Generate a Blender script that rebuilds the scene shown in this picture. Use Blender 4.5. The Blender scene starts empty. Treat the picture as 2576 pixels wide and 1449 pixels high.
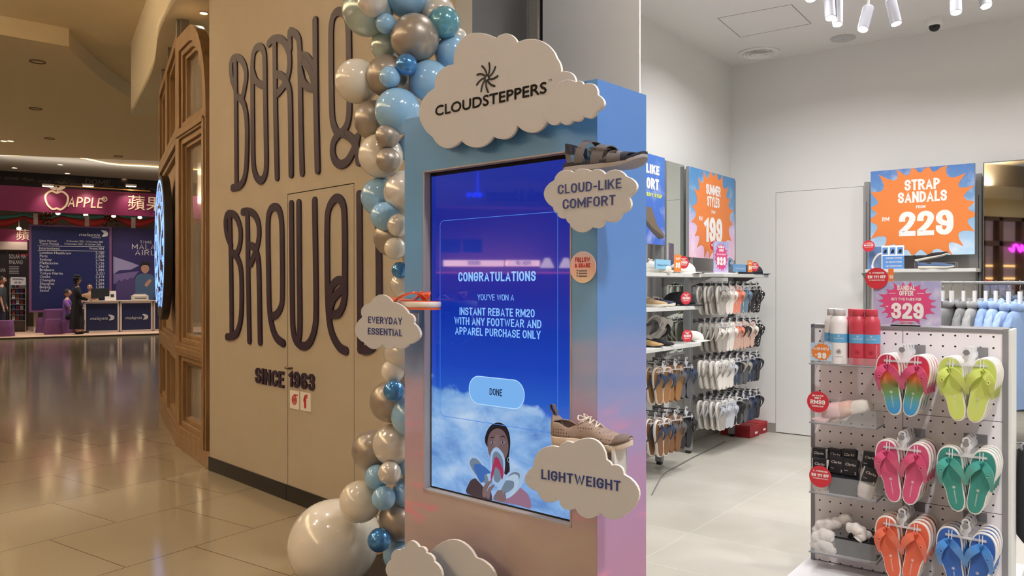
import bpy, bmesh, math, random
from mathutils import Vector, Matrix
D = bpy.data; SC = bpy.context.scene; COL = SC.collection
PI = math.pi
random.seed(7)

# ------------------------------------------------------------------ camera, world, exposure
cam_data = D.cameras.new('camera'); cam = D.objects.new('camera', cam_data); COL.objects.link(cam)
cam_data.sensor_width = 36.0; cam_data.lens = 1990.0/2576*36; cam_data.clip_end = 200
cam.location = (0, 0, 1.5); cam.rotation_euler = (math.radians(90-0.13), 0, 0)
SC.camera = cam
SC.view_settings.view_transform = 'Standard'; SC.view_settings.look = 'None'
SC.view_settings.exposure = 0.0; SC.view_settings.gamma = 1.0; SC.view_settings.use_curve_mapping = False
world = D.worlds.new('mall_ambient'); SC.world = world; world.use_nodes = True
bg = world.node_tree.nodes['Background']; bg.inputs[0].default_value = (1.0, .99, .98, 1); bg.inputs[1].default_value = .40

def s2l(c):
    r = []
    for v in c[:3]:
        v /= 255.0
        r.append(v/12.92 if v <= .04045 else ((v+.055)/1.055)**2.4)
    return (r[0], r[1], r[2], 1.0)

# ------------------------------------------------------------------ frames (local x right, y away, z up)
class Fr:
    def __init__(s, x, y, rz, z=0.0):
        s.x, s.y, s.z, s.rz = x, y, z, rz
        s.c, s.s = math.cos(rz), math.sin(rz)
    def w(s, x, y, z=0.0): return (s.x+s.c*x-s.s*y, s.y+s.s*x+s.c*y, s.z+z)
    def l(s, X, Y, Z=0):
        X -= s.x; Y -= s.y
        return (s.c*X+s.s*Y, -s.s*X+s.c*Y)
    def ray(s, px, py):
        a, b = (px-1288.0)/1990, (720.0-py)/1990
        o = s.l(0, 0)
        return o, (s.c*a+s.s, -s.s*a+s.c), b
    def hy(s, px, py, y=0.0):
        o, d, b = s.ray(px, py); t = (y-o[1])/d[1]
        return (o[0]+t*d[0], 1.5+t*b-s.z)
    def hx(s, px, py, x=0.0):
        o, d, b = s.ray(px, py); t = (x-o[0])/d[0]
        return (o[1]+t*d[1], 1.5+t*b-s.z)
    def hz(s, px, py, z=0.0):
        o, d, b = s.ray(px, py); t = (z-1.5)/b
        return (o[0]+t*d[0], o[1]+t*d[1])
    def sub(s, x, y, z=0.0, rz=0.0):
        p = s.w(x, y, z); return Fr(p[0], p[1], s.rz+rz, p[2])

WF = Fr(0, 0, 0)
KF = Fr(-.432, 3.186, math.atan2(-.663, .747))        # kiosk, front face on y=0
BF = Fr(-2.47, 6.46, math.atan2(-.715, .699))         # beige wall, face on y=0
SF = Fr(2.314, 8.372, math.atan2(-.6096, .7927))      # shoe shop, corner at the origin
MF = Fr(-14.3, 22.1, math.radians(31.8))              # travel fair across the mall

# ------------------------------------------------------------------ lights
def area(name, loc, power, size, color, rot=(0, 0, 0), shape='DISK', spread=math.radians(150)):
    l = D.lights.new(name, 'AREA'); l.shape = shape; l.size = size; l.energy = power; l.color = color; l.spread = spread
    o = D.objects.new(name, l); COL.objects.link(o); o.location = loc; o.rotation_euler = rot
    return o
def spot(name, loc, target, power, color, ang=60, size=.05, blend=.6):
    l = D.lights.new(name, 'SPOT'); l.energy = power; l.color = color; l.spot_size = math.radians(ang); l.spot_blend = blend
    l.shadow_soft_size = size
    o = D.objects.new(name, l); COL.objects.link(o); o.location = loc
    o.rotation_euler = (Vector(target)-Vector(loc)).to_track_quat('-Z', 'Y').to_euler()
    return o
WARM = (1.0, .95, .87); NEUT = (.99, .985, 1.0); COOL = (.93, .96, 1.0)
MALL_SPOTS = [(-4.3, 2.9), (-3.7, 3.35), (-1.3, 1.5), (-4.2, 6.0), (-1.9, 4.35), (-6.3, 3.6), (-7.5, 10.5), (-10.5, 14.5), (-3.6, -1.5), (1.2, .3), (-6.5, -1.0), (-4.6, -5.2), (-5.2, -8.2)]  # last two added behind the camera to brighten the mirrored shop front
for i, (x, y) in enumerate(MALL_SPOTS):
    area('mall_downlight_lamp', (x, y, 4.74), 16 if i < 2 else (45 if y < -4 else 8.5) if y < 8 else 42, .16, WARM, spread=math.radians(130))
SHOP_AREAS = [(1.2, -1.6), (3.0, -1.9), (1.4, -3.2), (3.2, -3.3), (4.9, -2.4), (2.0, -2.2)]
for i, (x, y) in enumerate(SHOP_AREAS):
    area('shop_downlight_lamp', SF.w(x, y, 3.78), 26, .20, NEUT, spread=math.radians(150))

area('added_pier_fill', (.55, 4.15, 4.74), 13, .16, NEUT, spread=math.radians(130))  # added lamp without a fitting, brightens the metal pier
for x, y in ((1.2, 1.0), (2.6, .9)):
    area('added_entrance_fill', (x, y, 4.7), 80, .22, NEUT, spread=math.radians(140))  # added fill without fittings, for the pegboard front and kiosk side

# ------------------------------------------------------------------ materials
MATS = {}
def mat(name, col, rough=.5, metal=0.0, emis=None, es=0.0, alpha=1.0, trans=0.0, coat=0.0, spec=.5, noise=None, bump=None, ior=None):
    if name in MATS: return MATS[name]
    m = D.materials.new(name); m.use_nodes = True; nt = m.node_tree; b = nt.nodes['Principled BSDF']
    c = s2l(col)
    b.inputs['Base Color'].default_value = c; b.inputs['Roughness'].default_value = rough; b.inputs['Metallic'].default_value = metal
    b.inputs['Specular IOR Level'].default_value = spec; b.inputs['Coat Weight'].default_value = coat
    b.inputs['Coat Roughness'].default_value = .08
    b.inputs['Transmission Weight'].default_value = trans; b.inputs['Alpha'].default_value = alpha
    if ior: b.inputs['IOR'].default_value = ior
    if emis is not None:
        b.inputs['Emission Color'].default_value = s2l(emis); b.inputs['Emission Strength'].default_value = es
    if noise or bump:
        tc = nt.nodes.new('ShaderNodeTexCoord')
        nz = nt.nodes.new('ShaderNodeTexNoise'); nt.links.new(tc.outputs['Object'], nz.inputs['Vector'])
    if noise:                                     # (scale, amount)
        nz.inputs['Scale'].default_value = noise[0]; nz.inputs['Detail'].default_value = 4
        mx = nt.nodes.new('ShaderNodeMix'); mx.data_type = 'RGBA'
        k = noise[1]
        mx.inputs[6].default_value = tuple(v*(1-k) for v in c[:3])+(1,); mx.inputs[7].default_value = tuple(min(1, v*(1+k)) for v in c[:3])+(1,)
        nt.links.new(nz.outputs['Fac'], mx.inputs[0]); nt.links.new(mx.outputs[2], b.inputs['Base Color'])
    if bump:
        n2 = nt.nodes.new('ShaderNodeTexNoise'); n2.inputs['Scale'].default_value = bump[0]; nt.links.new(tc.outputs['Object'], n2.inputs['Vector'])
        bp = nt.nodes.new('ShaderNodeBump'); bp.inputs['Strength'].default_value = bump[1]; bp.inputs['Distance'].default_value = .01
        nt.links.new(n2.outputs['Fac'], bp.inputs['Height']); nt.links.new(bp.outputs['Normal'], b.inputs['Normal'])
    MATS[name] = m
    return m
def nodes(name, rough=.5):
    m = D.materials.new(name); m.use_nodes = True; MATS[name] = m
    nt = m.node_tree; b = nt.nodes['Principled BSDF']; b.inputs['Roughness'].default_value = rough
    N = lambda t, **k: mk(nt, t, **k)
    return m, nt, b, N, nt.links.new
def mk(nt, t, **k):
    n = nt.nodes.new('ShaderNode'+t)
    for a, v in k.items(): setattr(n, a, v)
    return n
def ramp(nt, stops, interp='LINEAR'):
    r = nt.nodes.new('ShaderNodeValToRGB'); r.color_ramp.interpolation = interp; e = r.color_ramp.elements
    e[0].position = stops[0][0]; e[0].color = s2l(stops[0][1]); e[1].position = stops[-1][0]; e[1].color = s2l(stops[-1][1])
    for p, c in stops[1:-1]:
        q = e.new(p); q.color = s2l(c)
    return r
def rng(nt, a, b, src):
    r = nt.nodes.new('ShaderNodeMapRange'); r.inputs[1].default_value = a; r.inputs[2].default_value = b
    nt.links.new(src, r.inputs[0]); return r.outputs[0]

# ------------------------------------------------------------------ mesh builder
def crom(pts, n=6, closed=False):
    P = [Vector(p) for p in pts]; out = []; L = len(P)
    for i in range(L if closed else L-1):
        if closed: a, b, c, d = P[(i-1) % L], P[i], P[(i+1) % L], P[(i+2) % L]
        else: a, b, c, d = P[max(i-1, 0)], P[i], P[i+1], P[min(i+2, L-1)]
        for k in range(n):
            t = k/n; t2 = t*t; t3 = t2*t
            out.append(.5*((2*b)+(c-a)*t+(2*a-5*b+4*c-d)*t2+(3*b-a-3*c+d)*t3))
    if not closed: out.append(P[-1])
    return [tuple(v) for v in out]
def circ(cx, cy, r, n=32, ry=None, a0=0): return [(cx+r*math.cos(a0+2*PI*i/n), cy+(ry or r)*math.sin(a0+2*PI*i/n)) for i in range(n)]
def rrect(x0, x1, z0, z1, r, n=6):
    o = []
    for cx, cz, a in ((x1-r, z1-r, 0), (x0+r, z1-r, PI/2), (x0+r, z0+r, PI), (x1-r, z0+r, 1.5*PI)):
        o += [(cx+r*math.cos(a+PI/2*k/n), cz+r*math.sin(a+PI/2*k/n)) for k in range(n+1)]
    return o

class MB:
    def __init__(s): s.v = []; s.f = []; s.m = []
    def add(s, vs, fs, m=0):
        b = len(s.v); s.v += [tuple(v) for v in vs]; s.f += [tuple(b+i for i in f) for f in fs]; s.m += [m]*len(fs); return s
    def box(s, x0, x1, y0, y1, z0, z1, m=0):
        v = [(x0, y0, z0), (x1, y0, z0), (x1, y1, z0), (x0, y1, z0), (x0, y0, z1), (x1, y0, z1), (x1, y1, z1), (x0, y1, z1)]
        return s.add(v, [(0, 3, 2, 1), (4, 5, 6, 7), (0, 1, 5, 4), (1, 2, 6, 5), (2, 3, 7, 6), (3, 0, 4, 7)], m)
    def prism(s, poly, y0, y1, m=0, back=True):
        n = len(poly); v = [(p[0], y0, p[1]) for p in poly]+[(p[0], y1, p[1]) for p in poly]
        f = [tuple(range(n))]+([tuple(range(2*n-1, n-1, -1))] if back else [])
        f += [(i, (i+1) % n, n+(i+1) % n, n+i) for i in range(n)]
        return s.add(v, f, m)
    def face(s, poly, y, m=0): return s.add([(p[0], y, p[1]) for p in poly], [tuple(range(len(poly)))], m)
    def slab(s, poly, z0, z1, m=0):
        n = len(poly); v = [(p[0], p[1], z0) for p in poly]+[(p[0], p[1], z1) for p in poly]
        return s.add(v, [tuple(range(n)), tuple(range(n, 2*n))]+[(i, (i+1) % n, n+(i+1) % n, n+i) for i in range(n)], m)
    def ring(s, outer, inner, y0, y1, m=0):
        n = len(outer); v = [(p[0], y0, p[1]) for p in outer]+[(p[0], y0, p[1]) for p in inner]+[(p[0], y1, p[1]) for p in outer]+[(p[0], y1, p[1]) for p in inner]
        f = []
        for i in range(n):
            j = (i+1) % n
            f += [(i, j, n+j, n+i), (2*n+i, 3*n+i, 3*n+j, 2*n+j), (i, 2*n+i, 2*n+j, j), (n+i, n+j, 3*n+j, 3*n+i)]
        return s.add(v, f, m)
    def loft(s, rings, closed=True, caps=True, m=0):
        n = len(rings[0]); v = [p for r in rings for p in r]; f = []
        for i in range(len(rings)-1):
            for j in range(n if closed else n-1):
                k = (j+1) % n; f.append((i*n+j, i*n+k, (i+1)*n+k, (i+1)*n+j))
        if caps and closed: f += [tuple(range(n)), tuple(range((len(rings)-1)*n, len(rings)*n))]
        return s.add(v, f, m)
    def lathe(s, prof, c=(0, 0, 0), n=24, m=0):
        return s.loft([[(c[0]+r*math.cos(2*PI*i/n), c[1]+r*math.sin(2*PI*i/n), c[2]+z) for i in range(n)] for r, z in prof], m=m)
    def tube(s, pts, r, n=8, m=0, closed=False):
        P = [Vector(p) for p in pts]; L = len(P); rs = r if isinstance(r, (list, tuple)) else [r]*L; rings = []; up = None
        for i in range(L):
            if closed: t = P[(i+1) % L]-P[i-1]
            else: t = P[min(i+1, L-1)]-P[max(i-1, 0)]
            t = t.normalized() if t.length > 1e-9 else Vector((0, 0, 1))
            if up is None: up = Vector((0, 0, 1)) if abs(t.z) < .9 else Vector((1, 0, 0))
            a = t.cross(up)
            if a.length < 1e-6: a = t.cross(Vector((0, 1, 0)))
            a.normalize(); b = a.cross(t); up = b
            rings.append([tuple(P[i]+a*rs[i]*math.cos(2*PI*k/n)+b*rs[i]*math.sin(2*PI*k/n)) for k in range(n)])
        if closed: rings.append(rings[0])
        return s.loft(rings, caps=not closed, m=m)
    def sph(s, c, r, nu=20, nv=12, m=0, f=None):
        if not isinstance(r, (list, tuple)): r = (r, r, r)
        rings = []
        for i in range(1, nv):
            a = PI*i/nv-PI/2
            rings.append([(c[0]+r[0]*math.cos(a)*math.cos(2*PI*k/nu), c[1]+r[1]*math.cos(a)*math.sin(2*PI*k/nu), c[2]+r[2]*math.sin(a)) for k in range(nu)])
        b = len(s.v); s.loft(rings, caps=False, m=m)
        s.add([(c[0], c[1], c[2]-r[2]), (c[0], c[1], c[2]+r[2])], [], m)
        L = len(s.v); nn = len(rings)
        for k in range(nu):
            s.f.append((b+(k+1) % nu, b+k, L-2)); s.m.append(m); s.f.append((b+(nn-1)*nu+k, b+(nn-1)*nu+(k+1) % nu, L-1)); s.m.append(m)
        return s
    def disc(s, c, r, y0, y1, n=32, m=0): return s.prism(circ(c[0], c[1], r, n), y0, y1, m)
    def ribbon(s, pts, hw, y0, y1, m=0, closed=False, cap='sq', clamp=None, flat=False):
        P = [Vector(p[:2]) for p in pts]
        Q = [P[0]]
        for p in P[1:]:
            if (p-Q[-1]).length > 1e-6: Q.append(p)
        if closed and (Q[0]-Q[-1]).length < 1e-6: Q.pop()
        P = Q; L = len(P)
        if L < 2: return s
        if not closed and cap == 'sq':
            P[0] = P[0]+(P[0]-P[1]).normalized()*hw; P[-1] = P[-1]+(P[-1]-P[-2]).normalized()*hw
        A = []; B = []
        for i in range(L):
            if closed: d0 = (P[i]-P[i-1]).normalized(); d1 = (P[(i+1) % L]-P[i]).normalized()
            else:
                d1 = (P[min(i+1, L-1)]-P[min(i, L-2)]).normalized(); d0 = (P[max(i, 1)]-P[max(i-1, 0)]).normalized()
            n0 = Vector((-d0.y, d0.x)); n1 = Vector((-d1.y, d1.x)); n = n0+n1
            n = n.normalized() if n.length > 1e-6 else n0
            k = hw/max(.42, n.dot(n1)); A.append(P[i]+n*k); B.append(P[i]-n*k)
        def cl(p):
            z = p.y
            if clamp: z = min(max(z, clamp[0]), clamp[1])
            return (p.x, z)
        A = [cl(p) for p in A]; B = [cl(p) for p in B]
        for i in range(L if closed else L-1):
            j = (i+1) % L; q = [A[i], B[i], B[j], A[j]]
            if flat: s.face(q, y0-3e-5*i, m)
            else: s.prism(q, y0-3e-5*i, y1, m)
        if cap == 'round' and not closed:
            for p in (P[0], P[-1]):
                c = circ(p.x, p.y, hw, 14)
                s.face(c, y0-.0003, m) if flat else s.prism(c, y0-.0006, y1, m)
        return s
    def xf(s, M, start=0):
        s.v = s.v[:start]+[tuple(M @ Vector(v)) for v in s.v[start:]]; return s
    def build(s, name, mats, parent=None, smooth=True, bevel=0, sub=0, ang=38, seg=2, weld=False):
        me = D.meshes.new(name); me.from_pydata(s.v, [], s.f)
        if not isinstance(mats, (list, tuple)): mats = [mats]
        for q in mats: me.materials.append(q)
        me.polygons.foreach_set('material_index', s.m)
        bm = bmesh.new(); bm.from_mesh(me)
        if weld: bmesh.ops.remove_doubles(bm, verts=bm.verts, dist=1e-5)
        bmesh.ops.recalc_face_normals(bm, faces=bm.faces); bm.to_mesh(me); bm.free()
        if smooth: me.shade_smooth(); me.set_sharp_from_angle(angle=math.radians(ang))
        o = D.objects.new(name, me); COL.objects.link(o)
        if parent is not None: o.parent = parent
        if bevel:
            q = o.modifiers.new('bevel', 'BEVEL'); q.width = bevel; q.segments = seg; q.limit_method = 'ANGLE'; q.angle_limit = math.radians(40)
        if sub:
            q = o.modifiers.new('subsurf', 'SUBSURF'); q.levels = sub; q.render_levels = sub
        return o

def thing(name, label, cat, F=None, loc=(0, 0, 0), rz=0.0, group=None, kind=None):
    o = D.objects.new(name, None); COL.objects.link(o); o.empty_display_size = .05
    F = F or WF
    o.location = F.w(*loc); o.rotation_euler = (0, 0, F.rz+rz)
    return tag(o, label, cat, group, kind)
def tag(o, label=None, cat=None, group=None, kind=None):
    if label: o['label'] = label
    if cat: o['category'] = cat
    if group: o['group'] = group
    if kind: o['kind'] = kind
    return o
def place(o, F, loc=(0, 0, 0), rz=0.0):
    o.location = F.w(*loc); o.rotation_euler = (0, 0, F.rz+rz); return o
def struct(o, F=None):
    if F: place(o, F)
    o['kind'] = 'structure'; return o
def kids(o): return [c for c in D.objects if c.parent == o]
def copy_tree(o, parent=None, remap=None, ch=None):
    if ch is None:
        ch = {}
        for c in D.objects:
            if c.parent is not None: ch.setdefault(c.parent.name, []).append(c)
    c = o.copy(); COL.objects.link(c); c.parent = parent
    if remap and c.type == 'MESH':
        for sl in c.material_slots:
            if sl.material and sl.material.name in remap:
                q = remap[sl.material.name]; sl.link = 'OBJECT'; sl.material = q
    for k in ch.get(o.name, []): copy_tree(k, c, remap, ch)
    return c

# ------------------------------------------------------------------ stroke lettering
_r = 1
GL = {
'A': (.62, [[(0, -.12), (.5, 1.03), (1, -.12)], [(.22, .27), (.78, .27)]]), 'B': (.56, [[(0, 0), (0, 1)], [(0, 1), (.94, 1, 1), (.94, .53, 1), (0, .53)], [(0, .53), (1, .53, 1), (1, 0, 1), (0, 0)]]),
'C': (.56, [[(1, .73), (1, 1, 1), (0, 1, 1), (0, 0, 1), (1, 0, 1), (1, .27)]]), 'D': (.57, [[(0, 0), (0, 1)], [(0, 1), (1, 1, 1), (1, 0, 1), (0, 0)]]),
'E': (.48, [[(1, 1), (0, 1), (0, 0), (1, 0)], [(0, .52), (.85, .52)]]), 'F': (.46, [[(1, 1), (0, 1), (0, 0)], [(0, .5), (.85, .5)]]),
'G': (.57, [[(1, .74), (1, 1, 1), (0, 1, 1), (0, 0, 1), (1, 0, 1), (1, .48), (.6, .48)]]), 'H': (.57, [[(0, 0), (0, 1)], [(1, 0), (1, 1)], [(0, .52), (1, .52)]]),
'I': (0, [[(0, 0), (0, 1)]]), 'J': (.46, [[(1, 1), (1, 0, 1), (0, 0, 1), (0, .25)]]), 'K': (.58, [[(0, 0), (0, 1)], [(.98, 1.08), (.1, .42)], [(.35, .6), (1, -.08)]]),
'L': (.46, [[(0, 1), (0, 0), (1, 0)]]), 'M': (.74, [[(0, 0), (0, 1)], [(0, 1), (.5, .25), (1, 1)], [(1, 1), (1, 0)]]), 'N': (.58, [[(0, 0), (0, 1)], [(0, 1), (1, 0)], [(1, 0), (1, 1)]]),
'O': (.58, [[(0, 0, 1), (1, 0, 1), (1, 1, 1), (0, 1, 1), 'c']]), 'P': (.55, [[(0, 0), (0, 1)], [(0, 1), (1, 1, 1), (1, .45, 1), (0, .45)]]),
'Q': (.58, [[(0, 0, 1), (1, 0, 1), (1, 1, 1), (0, 1, 1), 'c'], [(.6, .25), (1, -.05)]]), 'R': (.57, [[(0, 0), (0, 1)], [(0, 1), (1, 1, 1), (1, .5, 1), (0, .5)], [(.5, .5), (1, -.06)]]),
'S': (.54, [[(1, .77), (1, 1, 1), (0, 1, 1), (0, .52, 1), (1, .52, 1), (1, 0, 1), (0, 0, 1), (0, .23)]]), 'T': (.54, [[(0, 1), (1, 1)], [(.5, 0), (.5, 1)]]),
'U': (.57, [[(0, 1), (0, 0, 1), (1, 0, 1), (1, 1)]]), 'V': (.6, [[(0, 1.12), (.5, -.03), (1, 1.12)]]), 'W': (.86, [[(0, 1.1), (.25, -.02), (.5, .95), (.75, -.02), (1, 1.1)]]),
'X': (.58, [[(0, 1.05), (1, -.05)], [(1, 1.05), (0, -.05)]]), 'Y': (.58, [[(0, 1.05), (.5, .42), (1, 1.05)], [(.5, 0), (.5, .42)]]), 'Z': (.52, [[(0, 1), (1, 1), (0, 0), (1, 0)]]),
'0': (.54, [[(0, 0, 1), (1, 0, 1), (1, 1, 1), (0, 1, 1), 'c']]), '1': (.3, [[(0, .78), (1, 1), (1, 0)]]), '2': (.53, [[(0, .74), (0, 1, 1), (1, 1, 1), (1, .55, 1), (0, .1), (0, 0), (1, 0)]]),
'3': (.53, [[(0, .77), (0, 1, 1), (1, 1, 1), (1, .53, 1), (.4, .53)], [(.4, .53), (1, .53, 1), (1, 0, 1), (0, 0, 1), (0, .23)]]),
'4': (.56, [[(.7, 0), (.7, 1), (0, .3), (1, .3)]]), '5': (.53, [[(.95, 1), (0, 1), (0, .55), (1, .6, 1), (1, 0, 1), (0, 0, 1), (0, .22)]]),
'6': (.54, [[(1, .77), (1, 1, 1), (0, 1, 1), (0, 0, 1), (1, 0, 1), (1, .57, 1), (0, .57)]]), '7': (.5, [[(0, 1), (1, 1), (.35, -.05)]]),
'8': (.54, [[(0, .53, 1), (1, .53, 1), (1, 1, 1), (0, 1, 1), 'c'], [(0, 0, 1), (1, 0, 1), (1, .53, 1), (0, .53, 1), 'c']]),
'9': (.54, [[(0, .23), (0, 0, 1), (1, 0, 1), (1, 1, 1), (0, 1, 1), (0, .43, 1), (1, .43)]]),
'&': (.62, [[(1, -.02), (.1, .72), (.15, 1, 1), (.75, 1, 1), (.75, .65, 1), (0, .3), (0, 0, 1), (.7, 0, 1), (1, .45)]]), '-': (.34, [[(0, .42), (1, .42)]]),
'.': (0, [[(0, 0), (0, .01)]]), ',': (0, [[(0, -.1), (0, .02)]]), "'": (0, [[(0, .8), (0, 1)]]), '/': (.4, [[(0, -.05), (1, 1.05)]]), '!': (0, [[(0, .35), (0, 1)], [(0, 0), (0, .01)]]),
}
def rpath(pts, rad):
    closed = pts[-1] == 'c'; P = pts[:-1] if closed else pts; n = len(P); out = []
    for i, p in enumerate(P):
        v = Vector(p[:2])
        if len(p) < 3 or (not closed and i in (0, n-1)): out.append(tuple(v)); continue
        a = Vector(P[i-1][:2]); b = Vector(P[(i+1) % n][:2]); da = a-v; db = b-v
        ra = min(rad, da.length*(.5 if len(P[i-1]) > 2 else .98)); rb = min(rad, db.length*(.5 if len(P[(i+1) % n]) > 2 else .98))
        p0 = v+da.normalized()*ra; p2 = v+db.normalized()*rb
        for k in range(7):
            t = k/6; q = .552
            c0 = p0+(v-p0)*q; c1 = p2+(v-p2)*q
            out.append(tuple(p0*(1-t)**3+c0*3*t*(1-t)**2+c1*3*t*t*(1-t)+p2*t**3))
    return out, closed
def stext(mb, s, x, z, h, W=None, t=.17, y0=0.0, y1=None, m=0, sp=.1, wf=1.0, align='l', shear=0.0, zslope=0.0):
    """strokes of height h at (x,z); W stretches the line to that width"""
    tot = 0; items = []
    for ch in s.upper():
        if ch == ' ': tot += .3*wf; continue
        w, st = GL[ch]; w = t if w == 0 else max(w*wf, t*1.9)
        items.append((tot, w, st)); tot += w+sp
    tot -= sp
    k = (W/(tot*h)) if W else 1.0
    if align == 'c': x -= tot*h*k/2
    elif align == 'r': x -= tot*h*k
    flat = y1 is None
    for ii, (x0, w, st) in enumerate(items):
        for pi_, path in enumerate(st):
            pts = [((t/2+p[0]*(w-t)), t/2+p[1]*(1-t))+tuple(p[2:]) if p != 'c' else 'c' for p in path]
            P, closed = rpath(pts, .3 if w > .3 else .2)
            b = len(mb.v)
            mb.ribbon(P, t/2, y0-.0002*pi_, y1 if not flat else y0, m, closed, clamp=(0, 1), flat=flat)
            mb.v[b:] = [(x+(x0+vx+shear*vz)*h*k, vy, z+vz*h+zslope*((x0+vx)*h*k)) for vx, vy, vz in mb.v[b:]]
    return tot*h*k
_tc = {}
def ftext(mb, s, x, z, h, W=None, y0=0.0, y1=None, m=0, align='l', shear=0.0):
    """built-in font; h is the cap height"""
    key = (s, y1 is not None)
    if key not in _tc:
        c = D.curves.new('lettering', 'FONT'); c.body = s; c.size = 1; c.resolution_u = 3
        if y1 is not None: c.extrude = .5
        o = D.objects.new('lettering', c); COL.objects.link(o)
        bpy.context.view_layer.update()
        me = D.meshes.new_from_object(o.evaluated_get(bpy.context.evaluated_depsgraph_get()))
        _tc[key] = ([tuple(v.co) for v in me.vertices], [tuple(p.vertices) for p in me.polygons])
        D.objects.remove(o); D.meshes.remove(me); D.curves.remove(c)
    vs, fs = _tc[key]
    if not vs: return
    xs = [v[0] for v in vs]; x0, x1 = min(xs), max(xs); k = h/.72; kx = W/(x1-x0) if W else k
    if align == 'c': x -= (x1-x0)*kx/2
    elif align == 'r': x -= (x1-x0)*kx
    out = []
    for v in vs:
        yy = y0 if y1 is None else (y0+(v[2]+.5)*(y1-y0))
        out.append((x+(v[0]-x0)*kx+shear*v[1]*k, yy, z+v[1]*k))
    mb.add(out, fs, m)
def sun(mb, cx, cz, r, y0, y1=None, m=0, n=9):
    for i in range(n):
        a = 2*PI*i/n+.2; P = []
        for k in range(7):
            q = .18+.82*k/6; b = a+.55*(q-.18); P.append((cx+r*q*math.cos(b), cz+r*q*math.sin(b)))
        mb.ribbon(P, r*.075, y0, y1 if y1 is not None else y0, m, cap='round', flat=y1 is None)
def scal(pts, n=9):
    """closed outline of arcs in picture coordinates, clockwise as seen; (x, y, bulge)"""
    out = []
    for i, p in enumerate(pts):
        q = pts[(i+1) % len(pts)]; dx, dy = q[0]-p[0], q[1]-p[1]; b = p[2]
        for k in range(n):
            t = k/n; h = b*4*t*(1-t)
            h = b*math.sin(PI*t)**.75
            out.append((p[0]+dx*t+dy*h, p[1]+dy*t-dx*h))
    return out

# ================================================================== SETTING
m_wallB = mat('beige_plaster', (166, 153, 132), .75, noise=(5, .05), bump=(60, .08))
m_black = mat('black_skirting', (22, 21, 22), .35)
m_gap = mat('dark_gap', (30, 24, 20), .8)
m_purple = mat('plum_lettering', (44, 26, 44), .55)
m_white = mat('shop_white_paint', (225, 224, 221), .7, noise=(1.5, .02))
m_ceilM = mat('mall_ceiling_paint', (228, 210, 172), .8)
m_stone = mat('grey_stone_skirting', (150, 145, 136), .5, noise=(8, .08))
m_seam = mat('door_seam', (120, 116, 108), .8)

# mall floor: polished tiles in running bond
m, nt, b, N, L = nodes('polished_floor_tiles', .1)
tc = N('TexCoord'); br = N('TexBrick')
br.inputs['Scale'].default_value = 1.0; br.inputs['Mortar Size'].default_value = .0035; br.inputs['Mortar Smooth'].default_value = .2
br.inputs['Brick Width'].default_value = .82; br.inputs['Row Height'].default_value = .82; br.offset = .5
br.inputs['Color1'].default_value = s2l((166, 150, 122)); br.inputs['Color2'].default_value = s2l((161, 145, 117)); br.inputs['Mortar'].default_value = s2l((96, 76, 52))
br.inputs['Bias'].default_value = 0
L(tc.outputs['Object'], br.inputs['Vector'])
nz = N('TexNoise'); nz.inputs['Scale'].default_value = 140; nz.inputs['Detail'].default_value = 3; L(tc.outputs['Object'], nz.inputs['Vector'])
mx = N('Mix', data_type='RGBA', blend_type='MULTIPLY'); mx.inputs[0].default_value = .22; L(br.outputs['Color'], mx.inputs[6]); L(nz.outputs['Fac'], mx.inputs[7]); L(mx.outputs[2], b.inputs['Base Color'])
n3 = N('TexNoise'); n3.inputs['Scale'].default_value = 9; n3.inputs['Detail'].default_value = 2; L(tc.outputs['Object'], n3.inputs['Vector'])
bp = N('Bump'); bp.inputs['Strength'].default_value = .10; bp.inputs['Distance'].default_value = .004; L(n3.outputs['Fac'], bp.inputs['Height']); L(bp.outputs['Normal'], b.inputs['Normal'])
b.inputs['Specular IOR Level'].default_value = .75; b.inputs['Roughness'].default_value = .11
m_floorM = m
TF = Fr(-1.830, 4.556, math.radians(55.9))
mb = MB(); mb.box(-40, 45, -30, 45, -.05, 0)
struct(mb.build('floor', m_floorM, smooth=False), TF)

# shop floor: light grey porcelain
m, nt, b, N, L = nodes('shop_floor_tiles', .38)
tc = N('TexCoord'); br = N('TexBrick')
br.inputs['Scale'].default_value = 1.0; br.inputs['Mortar Size'].default_value = .0025; br.inputs['Brick Width'].default_value = 1.2; br.inputs['Row Height'].default_value = .6; br.offset = .0
br.inputs['Color1'].default_value = s2l((196, 191, 180)); br.inputs['Color2'].default_value = s2l((190, 186, 176)); br.inputs['Mortar'].default_value = s2l((214, 211, 203))
L(tc.outputs['Object'], br.inputs['Vector'])
nz = N('TexNoise'); nz.inputs['Scale'].default_value = 2.2; nz.inputs['Detail'].default_value = 5; L(tc.outputs['Object'], nz.inputs['Vector'])
r = ramp(nt, [(.3, (222, 220, 214)), (.7, (255, 255, 255))]); L(nz.outputs['Fac'], r.inputs[0])
mx = N('Mix', data_type='RGBA', blend_type='MULTIPLY'); mx.inputs[0].default_value = .6; L(br.outputs['Color'], mx.inputs[6]); L(r.outputs[0], mx.inputs[7]); L(mx.outputs[2], b.inputs['Base Color'])
m_floorS = m
pA = SF.l(*BF.w(3.1, .0)); pB = SF.l(*BF.w(7.2, .0))
mb = MB(); mb.slab([pA, pB, (7, -4.6), (7, .1), (-.1, .1), (-.1, -3.6)], 0.0, .004)
struct(mb.build('floor_shop', m_floorS, smooth=False), SF)

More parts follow.
